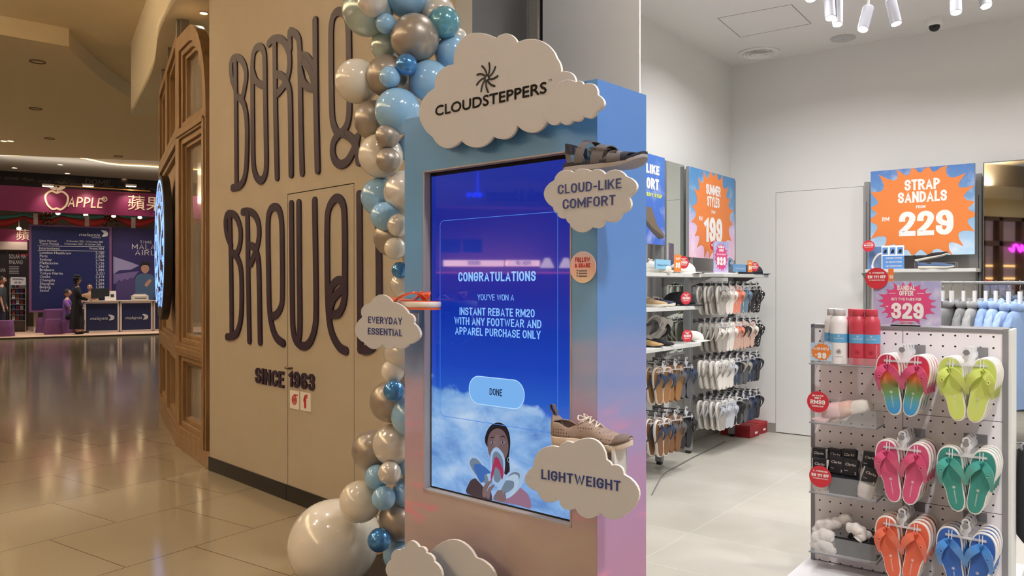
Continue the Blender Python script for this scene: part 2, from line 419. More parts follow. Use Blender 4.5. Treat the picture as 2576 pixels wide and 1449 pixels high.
# beige wall with flush service door
Lw, Hw = 3.1, 5.05
dx0, dz1 = BF.hy(724, 490); dx1, _ = BF.hy(890, 464)
g = .006
mb = MB()
mb.box(0, dx0-g, 0, .12, 0, Hw); mb.box(dx1+g, Lw, 0, .12, 0, Hw); mb.box(dx0-g, dx1+g, 0, .12, dz1+g, Hw)
struct(mb.build('wall_left', m_wallB, smooth=False), BF)
mb = MB(); mb.box(dx0, dx1, 0, .05, .006, dz1)
dr = struct(mb.build('door_1', m_wallB, smooth=False, bevel=.002), BF)
mb = MB(); mb.box(dx0-.05, dx1+.05, .08, .119, 0, dz1+.05)
struct(mb.build('trim_1', m_gap, smooth=False), BF)
lx, lz = BF.hy(733, 926)
mb = MB(); mb.tube([(lx-.03, -.03, lz+.004), (lx+.012, -.03, lz), (lx+.012, 0, lz)], .008, 10)
mb.build('door_handle', mat('brass_latch', (120, 104, 80), .35, .8), dr)['label'] = 'small brass latch'
mb = MB(); mb.box(0, dx0-g, -.012, .0, 0, .11); mb.box(dx1+g, Lw, -.012, 0, 0, .11)
struct(mb.build('baseboard_left', m_black, smooth=False, bevel=.003), BF)
mb = MB(); mb.box(dx0, dx1, -.012, 0, 0.004, .11); mb.build('kick_plate', m_black, dr, smooth=False)

# plum lettering of the beige wall, each letter a solid piece
def z2(x, y): return (380+x/2.4155, y/2.4155)
def z3(x, y): return (380+x/1.6845, 440+y/1.6845)
LET = [
('letter_b', 'tall plum letter B starting the upper word on the beige wall', z2, [
  [(520,545),(498,480),(491,410),(500,365),(528,351),(558,370),(580,420),(583,480),(572,550),(560,605)], [(519,375),(522,700),(525,1130)], [(532,592),(558,610),(580,670),(590,780),(588,960),(577,1070),(550,1125),(502,1143)]]),
('letter_o', 'tall plum letter O, second in the upper word on the beige wall', z2, [
  [(663,285),(635,310),(623,380),(622,560),(624,800),(627,990),(642,1068),(668,1096),(692,1078),(706,1010),(704,800),(700,560),(698,380),(690,310),'c'], [(626,440),(642,490),(668,514),(700,518)]]),
('letter_r', 'tall plum letter R, third in the upper word on the beige wall', z2, [
  [(722,266),(745,243),(785,236),(818,262),(843,320),(848,400),(836,470),(812,525),(775,570)], [(758,268),(763,700),(772,1078)], [(772,455),(800,462),(826,495),(846,545),(853,650),(858,1060)]]),
('letter_n', 'tall plum letter N with a leaf crossbar, ending the upper word on the beige wall', z2, [
  [(850,300),(850,200),(875,203),(900,232),(909,290),(912,450),(916,750),(924,1050)], [(914,340),(950,346),(980,385),(995,440),(998,500)], [(920,360),(955,400),(982,450),(1000,520)], [(920,440),(932,495),(958,530),(1000,538)], [(1006,128),(1010,600),(1020,1035)]]),
('letter_ampersand', 'tall plum ampersand looping behind the balloons on the beige wall', z2, [
  [(1155,72),(1120,92),(1102,160),(1100,320),(1103,600),(1108,720),(1125,785),(1150,812),(1182,788),(1205,730),(1212,620),(1210,380),(1206,180),(1192,100),'c'],
  [(1150,812),(1118,860),(1110,925),(1125,978),(1158,1000),(1200,980),(1235,920),(1255,870),(1262,835)], [(1175,812),(1210,830),(1238,860),(1258,905),(1268,985)]]),
('letter_b', 'tall plum letter B starting the lower word, left of the door', z3, [
  [(342,298),(325,255),(319,205),(325,172),(343,164),(365,180),(381,225),(383,270),(375,315),(362,338)], [(338,182),(343,430),(345,682)], [(348,330),(368,350),(384,400),(388,500),(385,600),(372,660),(352,682),(326,686)]]),
('letter_r', 'tall plum letter R, second in the lower word, left of the door', z3, [
  [(392,158),(414,154),(440,168),(458,205),(461,260),(450,315),(427,376)], [(412,165),(415,430),(420,702)], [(421,298),(440,308),(454,340),(461,410),(466,708)]]),
('letter_e', 'tall plum letter E, third in the lower word, touching the door edge', z3, [
  [(510,602),(535,590),(554,558),(560,500),(559,300),(556,195),(546,150),(528,136),(508,152),(499,210),(501,400),(505,560),(516,640),(535,690),(564,714)]]),
('letter_w', 'tall plum letter W across the beige service door', z3, [
  [(598,124),(602,560),(606,660),(620,706),(650,726),(678,706),(697,650),(703,560),(700,300),(697,110)], [(630,120),(632,400),(634,640),(628,704)]]),
('letter_e', 'tall plum letter E with a leaf centre on the beige service door', z3, [
  [(829,746),(800,728),(770,672),(756,590),(751,450),(750,220),(758,140),(788,99),(816,122),(824,200),(825,420),(823,525),(805,578),(780,592),(762,586)], [(760,530),(770,475),(795,448),(820,450)], [(762,580),(775,530),(800,498),(822,482)]]),
('letter_d', 'tall plum letter D partly behind the balloons and the small cloud sign', z3, [
  [(886,84),(888,400),(890,734)], [(890,738),(920,741),(948,722),(965,660),(970,560),(969,330),(962,180),(935,110),(890,88)]]),
]
for nm, lb, zf, paths in LET:
    mb = MB()
    for pi_, P in enumerate(paths):
        cl = P[-1] == 'c'; Q = [BF.hy(*zf(*p), 0) for p in (P[:-1] if cl else P)]
        Q = crom(Q, 5, cl)
        mb.ribbon(Q, .0285, -.010-.0012*pi_, 0, closed=cl, cap='round')
    tag(place(mb.build(nm, m_purple, ang=50), BF), lb, 'wall letter')
def bft(s, pl, pt, pr, nm, lb, cat, t=.175):
    x0, z0 = BF.hy(*pl); _, z1 = BF.hy(*pt); x1, _ = BF.hy(*pr)
    mb = MB(); stext(mb, s, x0, z0, z1-z0, x1-x0, t, -.009, 0)
    return tag(place(mb.build(nm, m_purple), BF), lb, cat)
bft('SINCE', (644, 963), (644, 924), (716, 968), 'lettering_since', 'plum word SINCE in small bold letters left of the door edge', 'lettering')
bft('1963', (728, 972), (728, 932), (793, 980), 'lettering_year', 'plum year 1963 in small bold numerals on the service door', 'lettering')
m_sgn = mat('white_sign_plastic', (222, 214, 202), .4); m_sred = mat('sign_red', (176, 30, 38), .5)
for k, (p, q, nm, lb) in enumerate((((731, 981), (754, 1028), 'hose_reel_sign', 'square white fire sign with a red hose reel symbol on the door'), ((757, 985), (783, 1033), 'extinguisher_sign', 'square white fire sign with a red extinguisher symbol beside the hose reel sign'))):
    x0, z1 = BF.hy(*p); x1, z0 = BF.hy(*q); z1 = (z1 if k == 0 else z1); w = x1-x0
    t = thing(nm, lb, 'sign', BF, (x0, 0, z1-.125)); h = .125
    mb = MB(); mb.box(0, w, -.006, 0, 0, h); mb.build('panel', m_sgn, t, smooth=False)
    mb = MB(); cx, cz = w/2, h/2
    if k == 0:
        for r0, r1 in ((.034, .027), (.022, .016), (.011, 0.0)):
            if r1: mb.ring(circ(cx, cz, r0), circ(cx, cz, r1), -.008, -.006)
            else: mb.disc((cx, cz), r0, -.008, -.006)
        mb.ribbon([(cx, cz+.036), (cx+.04, cz+.036)], .004, -.008, -.006)
    else:
        mb.prism(rrect(cx-.013, cx+.010, cz-.045, cz+.028, .008), -.008, -.006)
        mb.ribbon([(cx-.002, cz+.028), (cx-.002, cz+.038)], .004, -.008, -.006); mb.ribbon([(cx-.004, cz+.04), (cx+.026, cz+.048)], .004, -.008, -.006)
        mb.prism([(cx+.008, cz+.028), (cx+.026, cz+.024), (cx+.026, cz+.04), (cx+.008, cz+.036)], -.008, -.006); mb.ribbon([(cx-.006, cz+.036), (cx-.018, cz+.02), (cx-.02, cz)], .0025, -.008, -.006)
    mb.build('symbol', m_sred, t, smooth=False)

# mall ceilings: near field, lower far field with a curved step, cove beyond
mb = MB(); mb.box(-30, 2.6, -9, 19.7, 5.05, 5.1)
struct(mb.build('ceiling', m_ceilM, smooth=False))
arc = crom([(-6.10, 10.9), (-6.24, 11.3), (-6.58, 12.9), (-6.76, 15), (-6.7, 18), (-6.3, 21.6)], 6)
mb = MB(); mb.slab([(-30, 17), (-30, 11.5), (-13, 6.3), (-6.75, 10.35)]+arc+[(-9.4, 20.85), (-12.9, 19.9), (-30, 16.5)], 4.8, 5.05)
struct(mb.build('ceiling_low', m_ceilM, smooth=False))
m_cove = mat('cove_white', (214, 206, 192), .7); m_led = mat('led_strip', (255, 214, 150), emis=(255, 214, 150), es=3.0)
def mp(px, py, z): return WF.hz(px, py, z)
front = crom([mp(-60, 391, 5.6), mp(0, 392, 5.6), mp(90, 393, 5.6), mp(185, 396, 5.6), mp(235, 405, 5.6), mp(290, 415, 5.6), mp(390, 421, 5.6), mp(520, 430, 5.6)], 4)
back = [MF.w(13, 7.1)[:2], MF.w(-3, 7.1)[:2]]
mb = MB(); mb.slab(front+back, 5.6, 5.66); struct(mb.build('ceiling_soffit', m_cove, smooth=False))
mb = MB(); mb.loft([[(x, y, 5.61), (x, y, 7.2)] for x, y in front], closed=False); struct(mb.build('trim_2', m_cove))
mb = MB(); mb.tube([(x, y-.03, 5.62) for x, y in front], .022, 6); struct(mb.build('trim_3', m_led))
mb = MB(); mb.box(-30, -2, 19, 34, 7.2, 7.25); struct(mb.build('ceiling_void', m_cove, smooth=False))
m_dome = mat('dark_fascia', (40, 30, 26), .6); m_domet = mat('fascia_letter', (108, 92, 78), .5)
mb = MB(); mb.box(-6, 14, 7.15, 7.3, 5.08, 5.6); dm = tag(place(mb.build('cafe_fascia', m_dome, smooth=False), MF), 'long dark brown shop fascia above the travel fair booth', 'fascia')
mb = MB()
for px, py in ((30, 449), (113, 457), (196, 464), (272, 470), (352, 475)):
    x, z = MF.hy(px, py, 7.14); w_ = .42
    mb = MB(); stext(mb, 'DOME', x-w_/2, z-.05, .1, w_, .14, 7.135)
    for sx in (-1, 1): mb.ribbon([(x+sx*.32, z), (x+sx*.42, z+.04), (x+sx*.52, z-.02), (x+sx*.64, z+.03)], .012, 7.135, 7.14, flat=True)
    mb.build('fascia_lettering', m_domet, dm, smooth=False)
mb = MB()
x, z = MF.hy(247, 459, 7.14); stext(mb, 'DOME', x-.42, z-.09, .2, .84, .14, 7.13)
mb.build('fascia_lettering', m_domet, dm, smooth=False)
m_back = mat('dim_far_wall', (92, 78, 62), .7, noise=(1.2, .35))
mb = MB(); mb.box(-8, 16, 8.5, 8.7, 0, 7.2); struct(mb.build('wall_back', m_back, smooth=False), MF)

# small ceiling fittings of the mall
m_off = mat('recessed_rim', (120, 100, 70), .6); m_glow = mat('downlight_glow', (255, 226, 170), emis=(255, 226, 170), es=14)
def downlight(F, x, y, z, r, lb, on=True, grp=None, nm='downlight'):
    t = thing(nm, lb, 'ceiling light', F, (x, y, z), group=grp)
    mb = MB(); n = 24; o = circ(0, 0, r, n); i_ = circ(0, 0, r*.72, n)
    mb.loft([[(p[0], p[1], 0) for p in o], [(p[0], p[1], -.012) for p in o], [(p[0]*.86, p[1]*.86, -.014) for p in o], [(p[0], p[1], .02) for p in i_]], caps=False)
    mb.build('rim', m_off if not on else m_cove, t)
    mb = MB(); mb.slab(i_, -.004 if on else .004, .018); mb.build('lens', m_glow if on else m_off, t, smooth=False)
    return t
for (px, py), lb in zip(((95, 155), (90, 273), (125, 348), (298, 393)), ('unlit recessed fitting, nearest on the left of the mall ceiling', 'unlit recessed fitting, second from the camera on the mall ceiling', 'unlit round fitting near the lit twin lights on the mall ceiling', 'unlit fitting close to the far edge of the mall ceiling')):
    x, y = mp(px, py, 4.8); downlight(WF, x, y, 4.8, .11, lb, False, 'unlit mall ceiling fittings')
for (px, py), lb in zip(((10, 354), (27, 354)), ('left lamp of the glowing pair on the mall ceiling', 'right lamp of the glowing pair on the mall ceiling')):
    x, y = mp(px, py, 4.8); downlight(WF, x, y, 4.8, .075, lb, True, 'twin lamps on the mall ceiling')
for (px, py), lb in zip(((37, 422), (152, 414), (170, 436), (313, 450)), ('lit spotlight at the far left of the cove soffit', 'lit spotlight in the soffit under the glowing cove line', 'lit spotlight in the soffit above the word DOME', 'lit spotlight in the soffit above the right end of the travel fair sign')):
    x, y = mp(px, py, 5.6); downlight(WF, x, y, 5.6, .10, lb, True, 'lit spots in the cove soffit')
for i, (x, y) in enumerate(MALL_SPOTS):
    px_ = 1288+1990*x/y if y > 0 else -1
    if y > 9: downlight(WF, x, y, 5.05 if x > -6.2 else 4.8, .1, 'warm lit downlight over the mall floor beside the curved ceiling step' if x > -8 else 'warm lit downlight over the mall floor before the travel fair', True, 'mall floor downlights')

# ---------------------------------------------------------------- wooden cafe front
m, nt, b, N, L = nodes('oak_joinery', .42)
tc = N('TexCoord'); mpn = N('Mapping'); mpn.inputs['Scale'].default_value = (14, 14, .7); L(tc.outputs['Object'], mpn.inputs['Vector'])
nz = N('TexNoise'); nz.inputs['Scale'].default_value = 2; nz.inputs['Detail'].default_value = 5; L(mpn.outputs[0], nz.inputs['Vector'])
r = ramp(nt, [(.3, (118, 88, 54)), (.7, (150, 116, 74))]); L(nz.outputs['Fac'], r.inputs[0]); L(r.outputs[0], b.inputs['Base Color'])
m_oak = m
m_glass = mat('cafe_glass', (190, 180, 160), .03, trans=.0, alpha=.45, spec=1.0, coat=1.0)
AF = Fr(-3.155, 7.43, math.atan2(-.97, .685)); QF = Fr(-4.30, 9.63, math.atan2(-2.2, 1.145))
LA, LB = 1.1875, 2.48
def archpoly(x0, x1, z0, z1, rx, rz, n=10):
    p = [(x0, z0), (x1, z0), (x1, z1-rz)]
    p += [(x1-rx+rx*math.cos(PI/2*k/n), z1-rz+rz*math.sin(PI/2*k/n)) for k in range(1, n+1)]
    return p+[(x0, z1)]
def rr4(x0, x1, z0, z1, r):  return rrect(x0, x1, z0, z1, r, 5)
fa = struct(thing('window_1', None, None, AF))
mb = MB()
# plinth and layered frames with three openings
mb.box(0, LA, 0, .09, 0, .13)
op = [(archpoly(.10, .96, 2.96, 3.68, .50, .62), .035), (rr4(.10, .96, .97, 2.86, .02), .035), (rr4(.10, .96, .20, .86, .02), .035)]
def scalepoly(P, d):
    xs = [p[0] for p in P]; zs = [p[1] for p in P]; cx, cz = (min(xs)+max(xs))/2, (min(zs)+max(zs))/2
    fx = 1-2*d/(max(xs)-min(xs)); fz = 1-2*d/(max(zs)-min(zs))
    return [(cx+(p[0]-cx)*fx, cz+(p[1]-cz)*fz) for p in P]
outer = archpoly(0, 1.06, 2.91, 3.82, .60, .85)
mb.ring(outer, op[0][0], 0, .09)
mb.ring([(p[0], p[1]) for p in rrect(0, 1.06, .915, 2.91, .001, 5)], op[1][0], 0, .09)
mb.ring([(p[0], p[1]) for p in rrect(0, 1.06, .13, .915, .001, 5)], op[2][0], 0, .09)
for P, _ in op:
    mb.ring(P, scalepoly(P, .05), .022, .10); mb.ring(scalepoly(P, .05), scalepoly(P, .085), .05, .11)
mb.box(.97, 1.03, -.012, 0, .13, 2.9); mb.box(.02, 1.0, -.015, 0, 2.88, 2.93); mb.box(.02, 1.0, -.015, 0, .89, .94)
mb.build('frame', m_oak, fa, ang=30, bevel=.004)
for P, _ in op:
    mb = MB(); mb.prism(scalepoly(P, .08), .085, .09); mb.build('pane', m_glass, fa, smooth=False)
fb = struct(thing('window_2', None, None, QF))
mb = MB(); mb.box(0, LB, 0, .09, 0, .13)
mid = 1.18
for (x0, x1, z0, z1) in ((0, mid, 2.93, 3.86), (mid, LB, 2.93, 3.86), (0, LB, .90, 2.93), (0, mid, .13, .90), (mid, LB, .13, .90)):
    P = rrect(x0+.10, x1-.10, z0+.06, z1-.08, .06 if z0 > 2.5 else .02, 5)
    mb.ring(rrect(x0, x1, z0, z1, .001, 5), P, 0, .09); mb.ring(P, scalepoly(P, .05), .03, .10)
mb.build('frame', m_oak, fb, ang=30, bevel=.004)
for (x0, x1, z0, z1) in ((0, mid, 2.93, 3.86), (mid, LB, 2.93, 3.86), (0, mid, .13, .90), (mid, LB, .13, .90)):
    mb = MB(); mb.prism(rrect(x0+.14, x1-.14, z0+.1, z1-.12, .04, 5), .085, .09); mb.build('pane', m_glass, fb, smooth=False)
mb = MB(); mb.box(.1, LB-.1, .07, .09, .95, 2.88); mb.build('wood_panel', mat('oak_panel', (156, 124, 84), .5, noise=(6, .1)), fb, smooth=False)
# cafe room seen through the panes
m_cafe = mat('cafe_cream', (206, 188, 150), .7)
mb = MB(); mb.box(-2.5, 1.1, 2.2, 2.3, 0, 4.3); struct(mb.build('wall_cafe', m_cafe, smooth=False), AF)
a0 = AF.w(0, .12); a1 = AF.w(LA, .12); b0 = QF.w(0, .12)
sof = crom([mp(330, 290, 4.0), mp(383, 180, 4.0), mp(400, 88, 4.0), mp(440, 6, 4.0), (-2.45, 6.28)], 6)
mb = MB(); mb.slab(sof+[BF.w(.02, .1)[:2], BF.w(.02, 2.2)[:2], QF.w(-.3, 2.3)[:2]], 4.0, 4.06)
struct(mb.build('ceiling_cafe', mat('cafe_soffit', (222, 212, 184), .6), smooth=False))
mb = MB(); mb.loft([[(x, y, 4.0), (x, y, 5.05)] for x, y in sof], closed=False); mb.loft([[(x+.03, y+.02, 4.0), (x+.03, y+.02, 5.05)] for x, y in sof], closed=False)
struct(mb.build('trim_4', mat('fascia_cream', (216, 206, 180), .6)))
m_post = mat('grey_post', (128, 120, 104), .4)
for k, (fr, x) in enumerate(((QF, .55), (QF, 1.5), (AF, .02))):
    mb = MB(); mb.box(x-.05, x+.05, .03, .10, 3.82, 4.0); mb.box(x-.02, x+.02, .0, .03, 3.82, 4.0); struct(mb.build('trim_%d' % (5+k), m_post, smooth=False), fr)
x, y = mp(513, 31, 4.0); downlight(WF, x, y, 4.0, .04, 'lit spotlight in the cream soffit right above the arched window', True)
spot('cafe_lamp', (x, y, 3.97), (x, y, 0), 22, WARM, 120, .04)
x2, y2 = AF.w(.5, 1.2)[:2]; area('cafe_lamp', (x2, y2, 3.9), 26, .2, WARM)

# round neon sign
sx, sz = QF.hy(436, 622, 0)
R = .76; sx -= R
t = thing('round_sign', 'large round black sign with white neon rings and strokes on the oak front', 'sign', QF, (sx, 0, 1.905))
mb = MB(); mb.disc((0, 0), R, -.075, 0, 64); mb.build('drum', mat('sign_black', (18, 15, 16), .45), t, bevel=.004)
mb = MB(); mb.disc((0, 0), R-.02, -.079, -.075, 64); mb.build('face', mat('sign_face', (70, 62, 64), .35, .0), t, smooth=False)
m_neon = mat('neon_white', (150, 186, 255), emis=(120, 165, 255), es=1.6)
def arcp(r, a0, a1, n=40): return [(r*math.cos(math.radians(a0+(a1-a0)*k/n)), r*math.sin(math.radians(a0+(a1-a0)*k/n))) for k in range(n+1)]
def neon(nm, paths, rad):
    mb = MB()
    for P in paths: mb.ribbon(P, rad, -.084, -.079, cap='round')
    mb.build(nm, m_neon, t)
neon('outer_ring', [arcp(.70, -60, 235, 60)], .012); neon('inner_ring', [arcp(.40, 20, 320, 40)], .014)
neon('neon_stroke', [[(-.55, -.42), (.62, .32)], [(-.2, .36), (-.06, .1), (-.12, -.05), (-.24, .12), (-.2, .36)], [(.02, -.05), (.12, -.3)], [(.2, .05), (.28, -.12)]], .014)
rg = random.Random(3); gl = []
for k in range(18):
    a = math.radians(k*360/18+4); c, s_ = math.cos(a), math.sin(a)
    for q in range(3):
        r0 = .49+.05*q; u = rg.uniform(-.04, .0); v = rg.uniform(.01, .05)
        gl.append([(r0*c-u*s_, r0*s_+u*c), (r0*c-v*s_, r0*s_+v*c)])
    gl.append([(.48*c, .48*s_), (.62*c, .62*s_)])
neon('neon_characters', gl, .007)

# ---------------------------------------------------------------- shop shell
H = 3.82
mb = MB(); mb.box(-.12, 0, -3.6, .12, 0, H); struct(mb.build('wall_shop_left', m_white, smooth=False), SF)
d0, dz = SF.hy(1952, 485); d1, _ = SF.hy(2172, 468)
mb = MB(); mb.box(0, d0-.003, 0, .12, 0, H); mb.box(d1+.003, 7, 0, .12, 0, H); mb.box(d0-.003, d1+.003, 0, .12, dz+.003, H)
struct(mb.build('wall_shop_back', m_white, smooth=False), SF)
mb = MB(); mb.box(d0, d1, 0, .04, .012, dz); struct(mb.build('door_2', m_white, smooth=False, bevel=.0015), SF)
mb = MB(); mb.box(d0-.05, d1+.05, .05, .119, 0, dz+.05); struct(mb.build('trim_8', m_seam, smooth=False), SF)
mb = MB(); mb.box(7, 7.1, -4.5, .1, 0, H); struct(mb.build('wall_shop_right', m_white, smooth=False), SF)
mb = MB(); mb.box(.03, d0-.003, -.012, 0, 0, .1); mb.box(d1+.003, 7, -.012, 0, 0, .1); mb.box(0, .012, -3.4, 0, 0, .1)
struct(mb.build('baseboard_shop', m_stone, smooth=False), SF)
mb = MB(); mb.box(-.12, 7.1, -3.75, .12, H, H+.1); struct(mb.build('ceiling_shop', m_white, smooth=False), SF)
mb = MB(); mb.box(.863, 7.1, -3.75, -3.6, 3.82, 5.05); struct(mb.build('wall_shop_header', m_white, smooth=False), SF)
# brushed metal pier, light strip, dark side panel
m_steel = mat('brushed_metal_panel', (238, 238, 238), .30, .15, coat=.6, bump=(2.5, .03))
xl, _ = SF.hy(1365, 100, -3.6); xa, _ = SF.hy(1355, 100, -3.6); xb, _ = SF.hy(1320, 100, -3.6)
mb = MB(); mb.box(xl, .863, -3.6, -3.585, 0, 5.05); struct(mb.build('wall_pier', m_steel, smooth=False), SF)
mb = MB(); mb.box(xa-.01, xl+.0, -3.57, -3.5, 0, 5.05); struct(mb.build('trim_9', m_gap, smooth=False), SF)
mb = MB(); mb.box(xb, xa-.01, -3.6, -3.3, 0, 5.05); struct(mb.build('trim_10', mat('light_metal_strip', (176, 170, 162), .4, .3), smooth=False), SF)
p0 = BF.w(3.1, 0.02); p1 = SF.w(xb+.01, -3.58)
m_dark = mat('charcoal_panel', (96, 96, 98), .35, .3)
mb = MB(); mb.loft([[(p0[0], p0[1], 0), (p0[0], p0[1], 5.05)], [(p1[0], p1[1], 0), (p1[0], p1[1], 5.05)]], closed=False)
mb.loft([[(p0[0]-.03, p0[1]+.05, 0), (p0[0]-.03, p0[1]+.05, 5.05)], [(p1[0]-.03, p1[1]+.05, 0), (p1[0]-.03, p1[1]+.05, 5.05)]], closed=False)
struct(mb.build('wall_side_panel', m_dark, smooth=False))
# shop ceiling fittings
m_wp = mat('white_fitting', (232, 232, 228), .4); m_grey = mat('diffuser_grey', (150, 150, 148), .6)  # mid grey of the diffuser backing and speaker badge
x, y = SF.hz(1908, 133, H)
t = thing('air_diffuser', 'round white ring diffuser in the shop ceiling near the corner', 'air vent', SF, (x, y, H))
mb = MB(); mb.lathe([(.19, 0), (.20, -.006), (.185, -.012)], n=48); mb.loft([[(r_*math.cos(2*PI*i/48), r_*math.sin(2*PI*i/48), z_) for i in range(48)] for r_, z_ in ((.20, -.001), (.20, -.012), (.185, -.012), (.17, .03))], caps=False); mb.build('rim', m_wp, t)
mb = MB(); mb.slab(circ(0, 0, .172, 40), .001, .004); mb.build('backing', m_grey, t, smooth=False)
for k, r_ in enumerate((.15, .115, .08, .045)):
    mb = MB(); mb.loft([[(q*math.cos(2*PI*i/40), q*math.sin(2*PI*i/40), z_) for i in range(40)] for q, z_ in ((r_, -.02), (r_-.006, -.022), (r_-.028, 0), (r_-.024, .001))]+[], caps=False); mb.build('vane', m_wp, t)
x, y = SF.hz(2120, 96, H)
t = thing('ceiling_speaker', 'flat round white speaker grille in the shop ceiling under the spotlights', 'speaker', SF, (x, y, H))
mb = MB(); mb.slab(circ(0, 0, .108, 40), -.012, 0); mb.build('grille', mat('speaker_grille', (190, 190, 190), .6), t, bevel=.004)
mb = MB(); mb.slab(circ(0, 0, .006, 12), -.014, -.012); mb.build('badge', m_grey, t)
x, y = SF.hz(2350, 50, H)
t = thing('dome_camera', 'small white security camera with a black dome on the shop ceiling', 'security camera', SF, (x, y, H))
mb = MB(); mb.lathe([(.068, 0), (.068, -.035), (.06, -.05), (.045, -.055)], n=32); mb.build('housing', m_wp, t, ang=50)
mb = MB(); mb.lathe([(.045, -.055), (.043, -.075), (.032, -.093), (.015, -.102), (.001, -.104)], n=28); mb.build('dome', mat('smoked_dome', (20, 20, 24), .08), t)
# access hatch outline
P = [SF.hz(*p, H) for p in ((1805, 46), (1862, 94), (2040, 60), (1990, 12))]
mb = MB()
for i in range(4):
    a, b_ = Vector(P[i]), Vector(P[(i+1) % 4]); n_ = (b_-a).normalized(); q = Vector((-n_.y, n_.x))*.003
    mb.slab([tuple(a+q), tuple(b_+q), tuple(b_-q), tuple(a-q)], H-.001, H)
struct(mb.build('trim_11', m_seam, smooth=False), SF)
# track with spotlights
tz = 3.44
tx0, ty0 = SF.hz(2080, 2, tz); tx1, ty1 = SF.hz(2280, -8, tz)
m_can = mat('spot_housing', (176, 176, 186), .45); m_lens = mat('spot_lens', (255, 250, 240), emis=(255, 250, 238), es=16)
A = SF.w(*SF.hz(2060, -12, tz+.07)); B_ = SF.w(*SF.hz(2600, -40, tz+.07))
spots = [((2086, -8), (2083, 52), .036, 'white track spotlight pointing down, at the left end of the track'), ((2106, -2), (2100, 68), .034, 'white track spotlight close behind the leftmost one'), ((2184, 20), (2163, 80), .036, 'white track spotlight tilted left and shining at the camera'),
         ((2240, 2), (2247, 66), .036, 'unlit looking white track spotlight tilted right'), ((2402, -28), (2396, 38), .036, 'white track spotlight left of the bright one by the camera dome'), ((2472, -20), (2471, 22), .036, 'white track spotlight glowing brightly at the upper right'), ((2040, -55), (2033, 5), .036, 'glowing track spotlight cut by the top of the picture')]
tr = thing('light_track', 'white ceiling track with adapter boxes carrying the shop spotlights', 'light track', WF, (A[0], A[1], tz+.07))
dv = Vector((B_[0]-A[0], B_[1]-A[1], 0))
def tb(mb, a, b, wd, z0, z1):
    a = Vector(a); b = Vector(b); n_ = (b-a).normalized(); q = Vector((-n_.y, n_.x))*wd
    return mb.slab([tuple(a+q), tuple(b+q), tuple(b-q), tuple(a-q)], z0, z1)
mb = MB(); tb(mb, (0, 0), (dv.x, dv.y), .018, 0, .03); mb.build('rail', m_wp, tr, smooth=False)
for f in (.08, .5, .95):
    mb = MB(); mb.tube([(dv.x*f, dv.y*f, .03), (dv.x*f, dv.y*f, H-tz-.07)], .004, 8); mb.build('suspension_rod', m_wp, tr)
for f in (.1, .2, .36, .62, .76):
    mb = MB(); tb(mb, (dv.x*(f-.045), dv.y*(f-.045)), (dv.x*(f+.045), dv.y*(f+.045)), .016, -.03, 0); mb.build('adapter', m_wp, tr, smooth=False, bevel=.003)
for (pa, pb, rr_, lb) in spots:
    fa_ = 5.35
    top = Vector(((pa[0]-1288)/1990*fa_, fa_, 1.5+(720-pa[1])/1990*fa_)); bot = Vector(((pb[0]-1288)/1990*fa_, fa_-.04, 1.5+(720-pb[1])/1990*fa_))
    t = thing('track_spotlight', lb, 'spotlight', WF, tuple(top), group='spotlights on the shop track')
    d_ = bot-top; mb = MB(); mb.tube([(0, 0, 0), tuple(d_*.985)], rr_, 28); mb.build('can', m_can, t, ang=60, bevel=.003)
    mb = MB(); mb.tube([tuple(d_*.985), tuple(d_*1.0)], rr_*.86, 24); mb.build('lens', m_lens, t)
    mb = MB(); mb.tube([(0, 0, 0), (0, 0, max(.03, tz+.04-top.z))], .008, 8); mb.build('stem', m_wp, t)

# ================================================================== KIOSK
KW, KD, KH = .944, .295, 2.171
def printmat(name, stops, s=1.0):
    m, nt, b, N, L = nodes(name, .42)
    tc = N('TexCoord'); sp = N('SeparateXYZ'); L(tc.outputs['Object'], sp.inputs[0])
    mpn = N('Mapping'); mpn.inputs['Scale'].default_value = (1.1, 1.1, 4.5); L(tc.outputs['Object'], mpn.inputs['Vector'])
    nz = N('TexNoise'); nz.inputs['Scale'].default_value = 1.6; nz.inputs['Detail'].default_value = 4; L(mpn.outputs[0], nz.inputs['Vector'])
    a = N('Math', operation='MULTIPLY_ADD'); L(nz.outputs['Fac'], a.inputs[0]); a.inputs[1].default_value = .42*s
    b2 = N('Math', operation='SUBTRACT'); L(sp.outputs[2], b2.inputs[0]); b2.inputs[1].default_value = .21*s; L(b2.outputs[0], a.inputs[2])
    r = ramp(nt, [(z/2.2, c) for z, c in stops]); mr = N('MapRange'); mr.inputs[2].default_value = 2.2; L(a.outputs[0], mr.inputs[0]); L(mr.outputs[0], r.inputs[0])
    # thin pink streaks across the pastel zone
    m2 = N('Mapping'); m2.inputs['Scale'].default_value = (1.6, 1.6, 9); m2.inputs['Location'].default_value = (3.1, .4, 1.7); L(tc.outputs['Object'], m2.inputs['Vector'])
    n2 = N('TexNoise'); n2.inputs['Scale'].default_value = 1.3; n2.inputs['Detail'].default_value = 3; L(m2.outputs[0], n2.inputs['Vector'])
    r2 = ramp(nt, [(.57, (0, 0, 0)), (.70, (255, 255, 255))]); L(n2.outputs['Fac'], r2.inputs[0])
    zr = N('MapRange'); L(sp.outputs[2], zr.inputs[0]); zr.inputs[1].default_value = 1.15; zr.inputs[2].default_value = .9
    mu = N('Math', operation='MULTIPLY'); L(r2.outputs[0], mu.inputs[0]); L(zr.outputs[0], mu.inputs[1])
    mx = N('Mix', data_type='RGBA'); L(mu.outputs[0], mx.inputs[0]); L(r.outputs[0], mx.inputs[6]); mx.inputs[7].default_value = s2l((226, 130, 158)); L(mx.outputs[2], b.inputs['Base Color'])
    return m
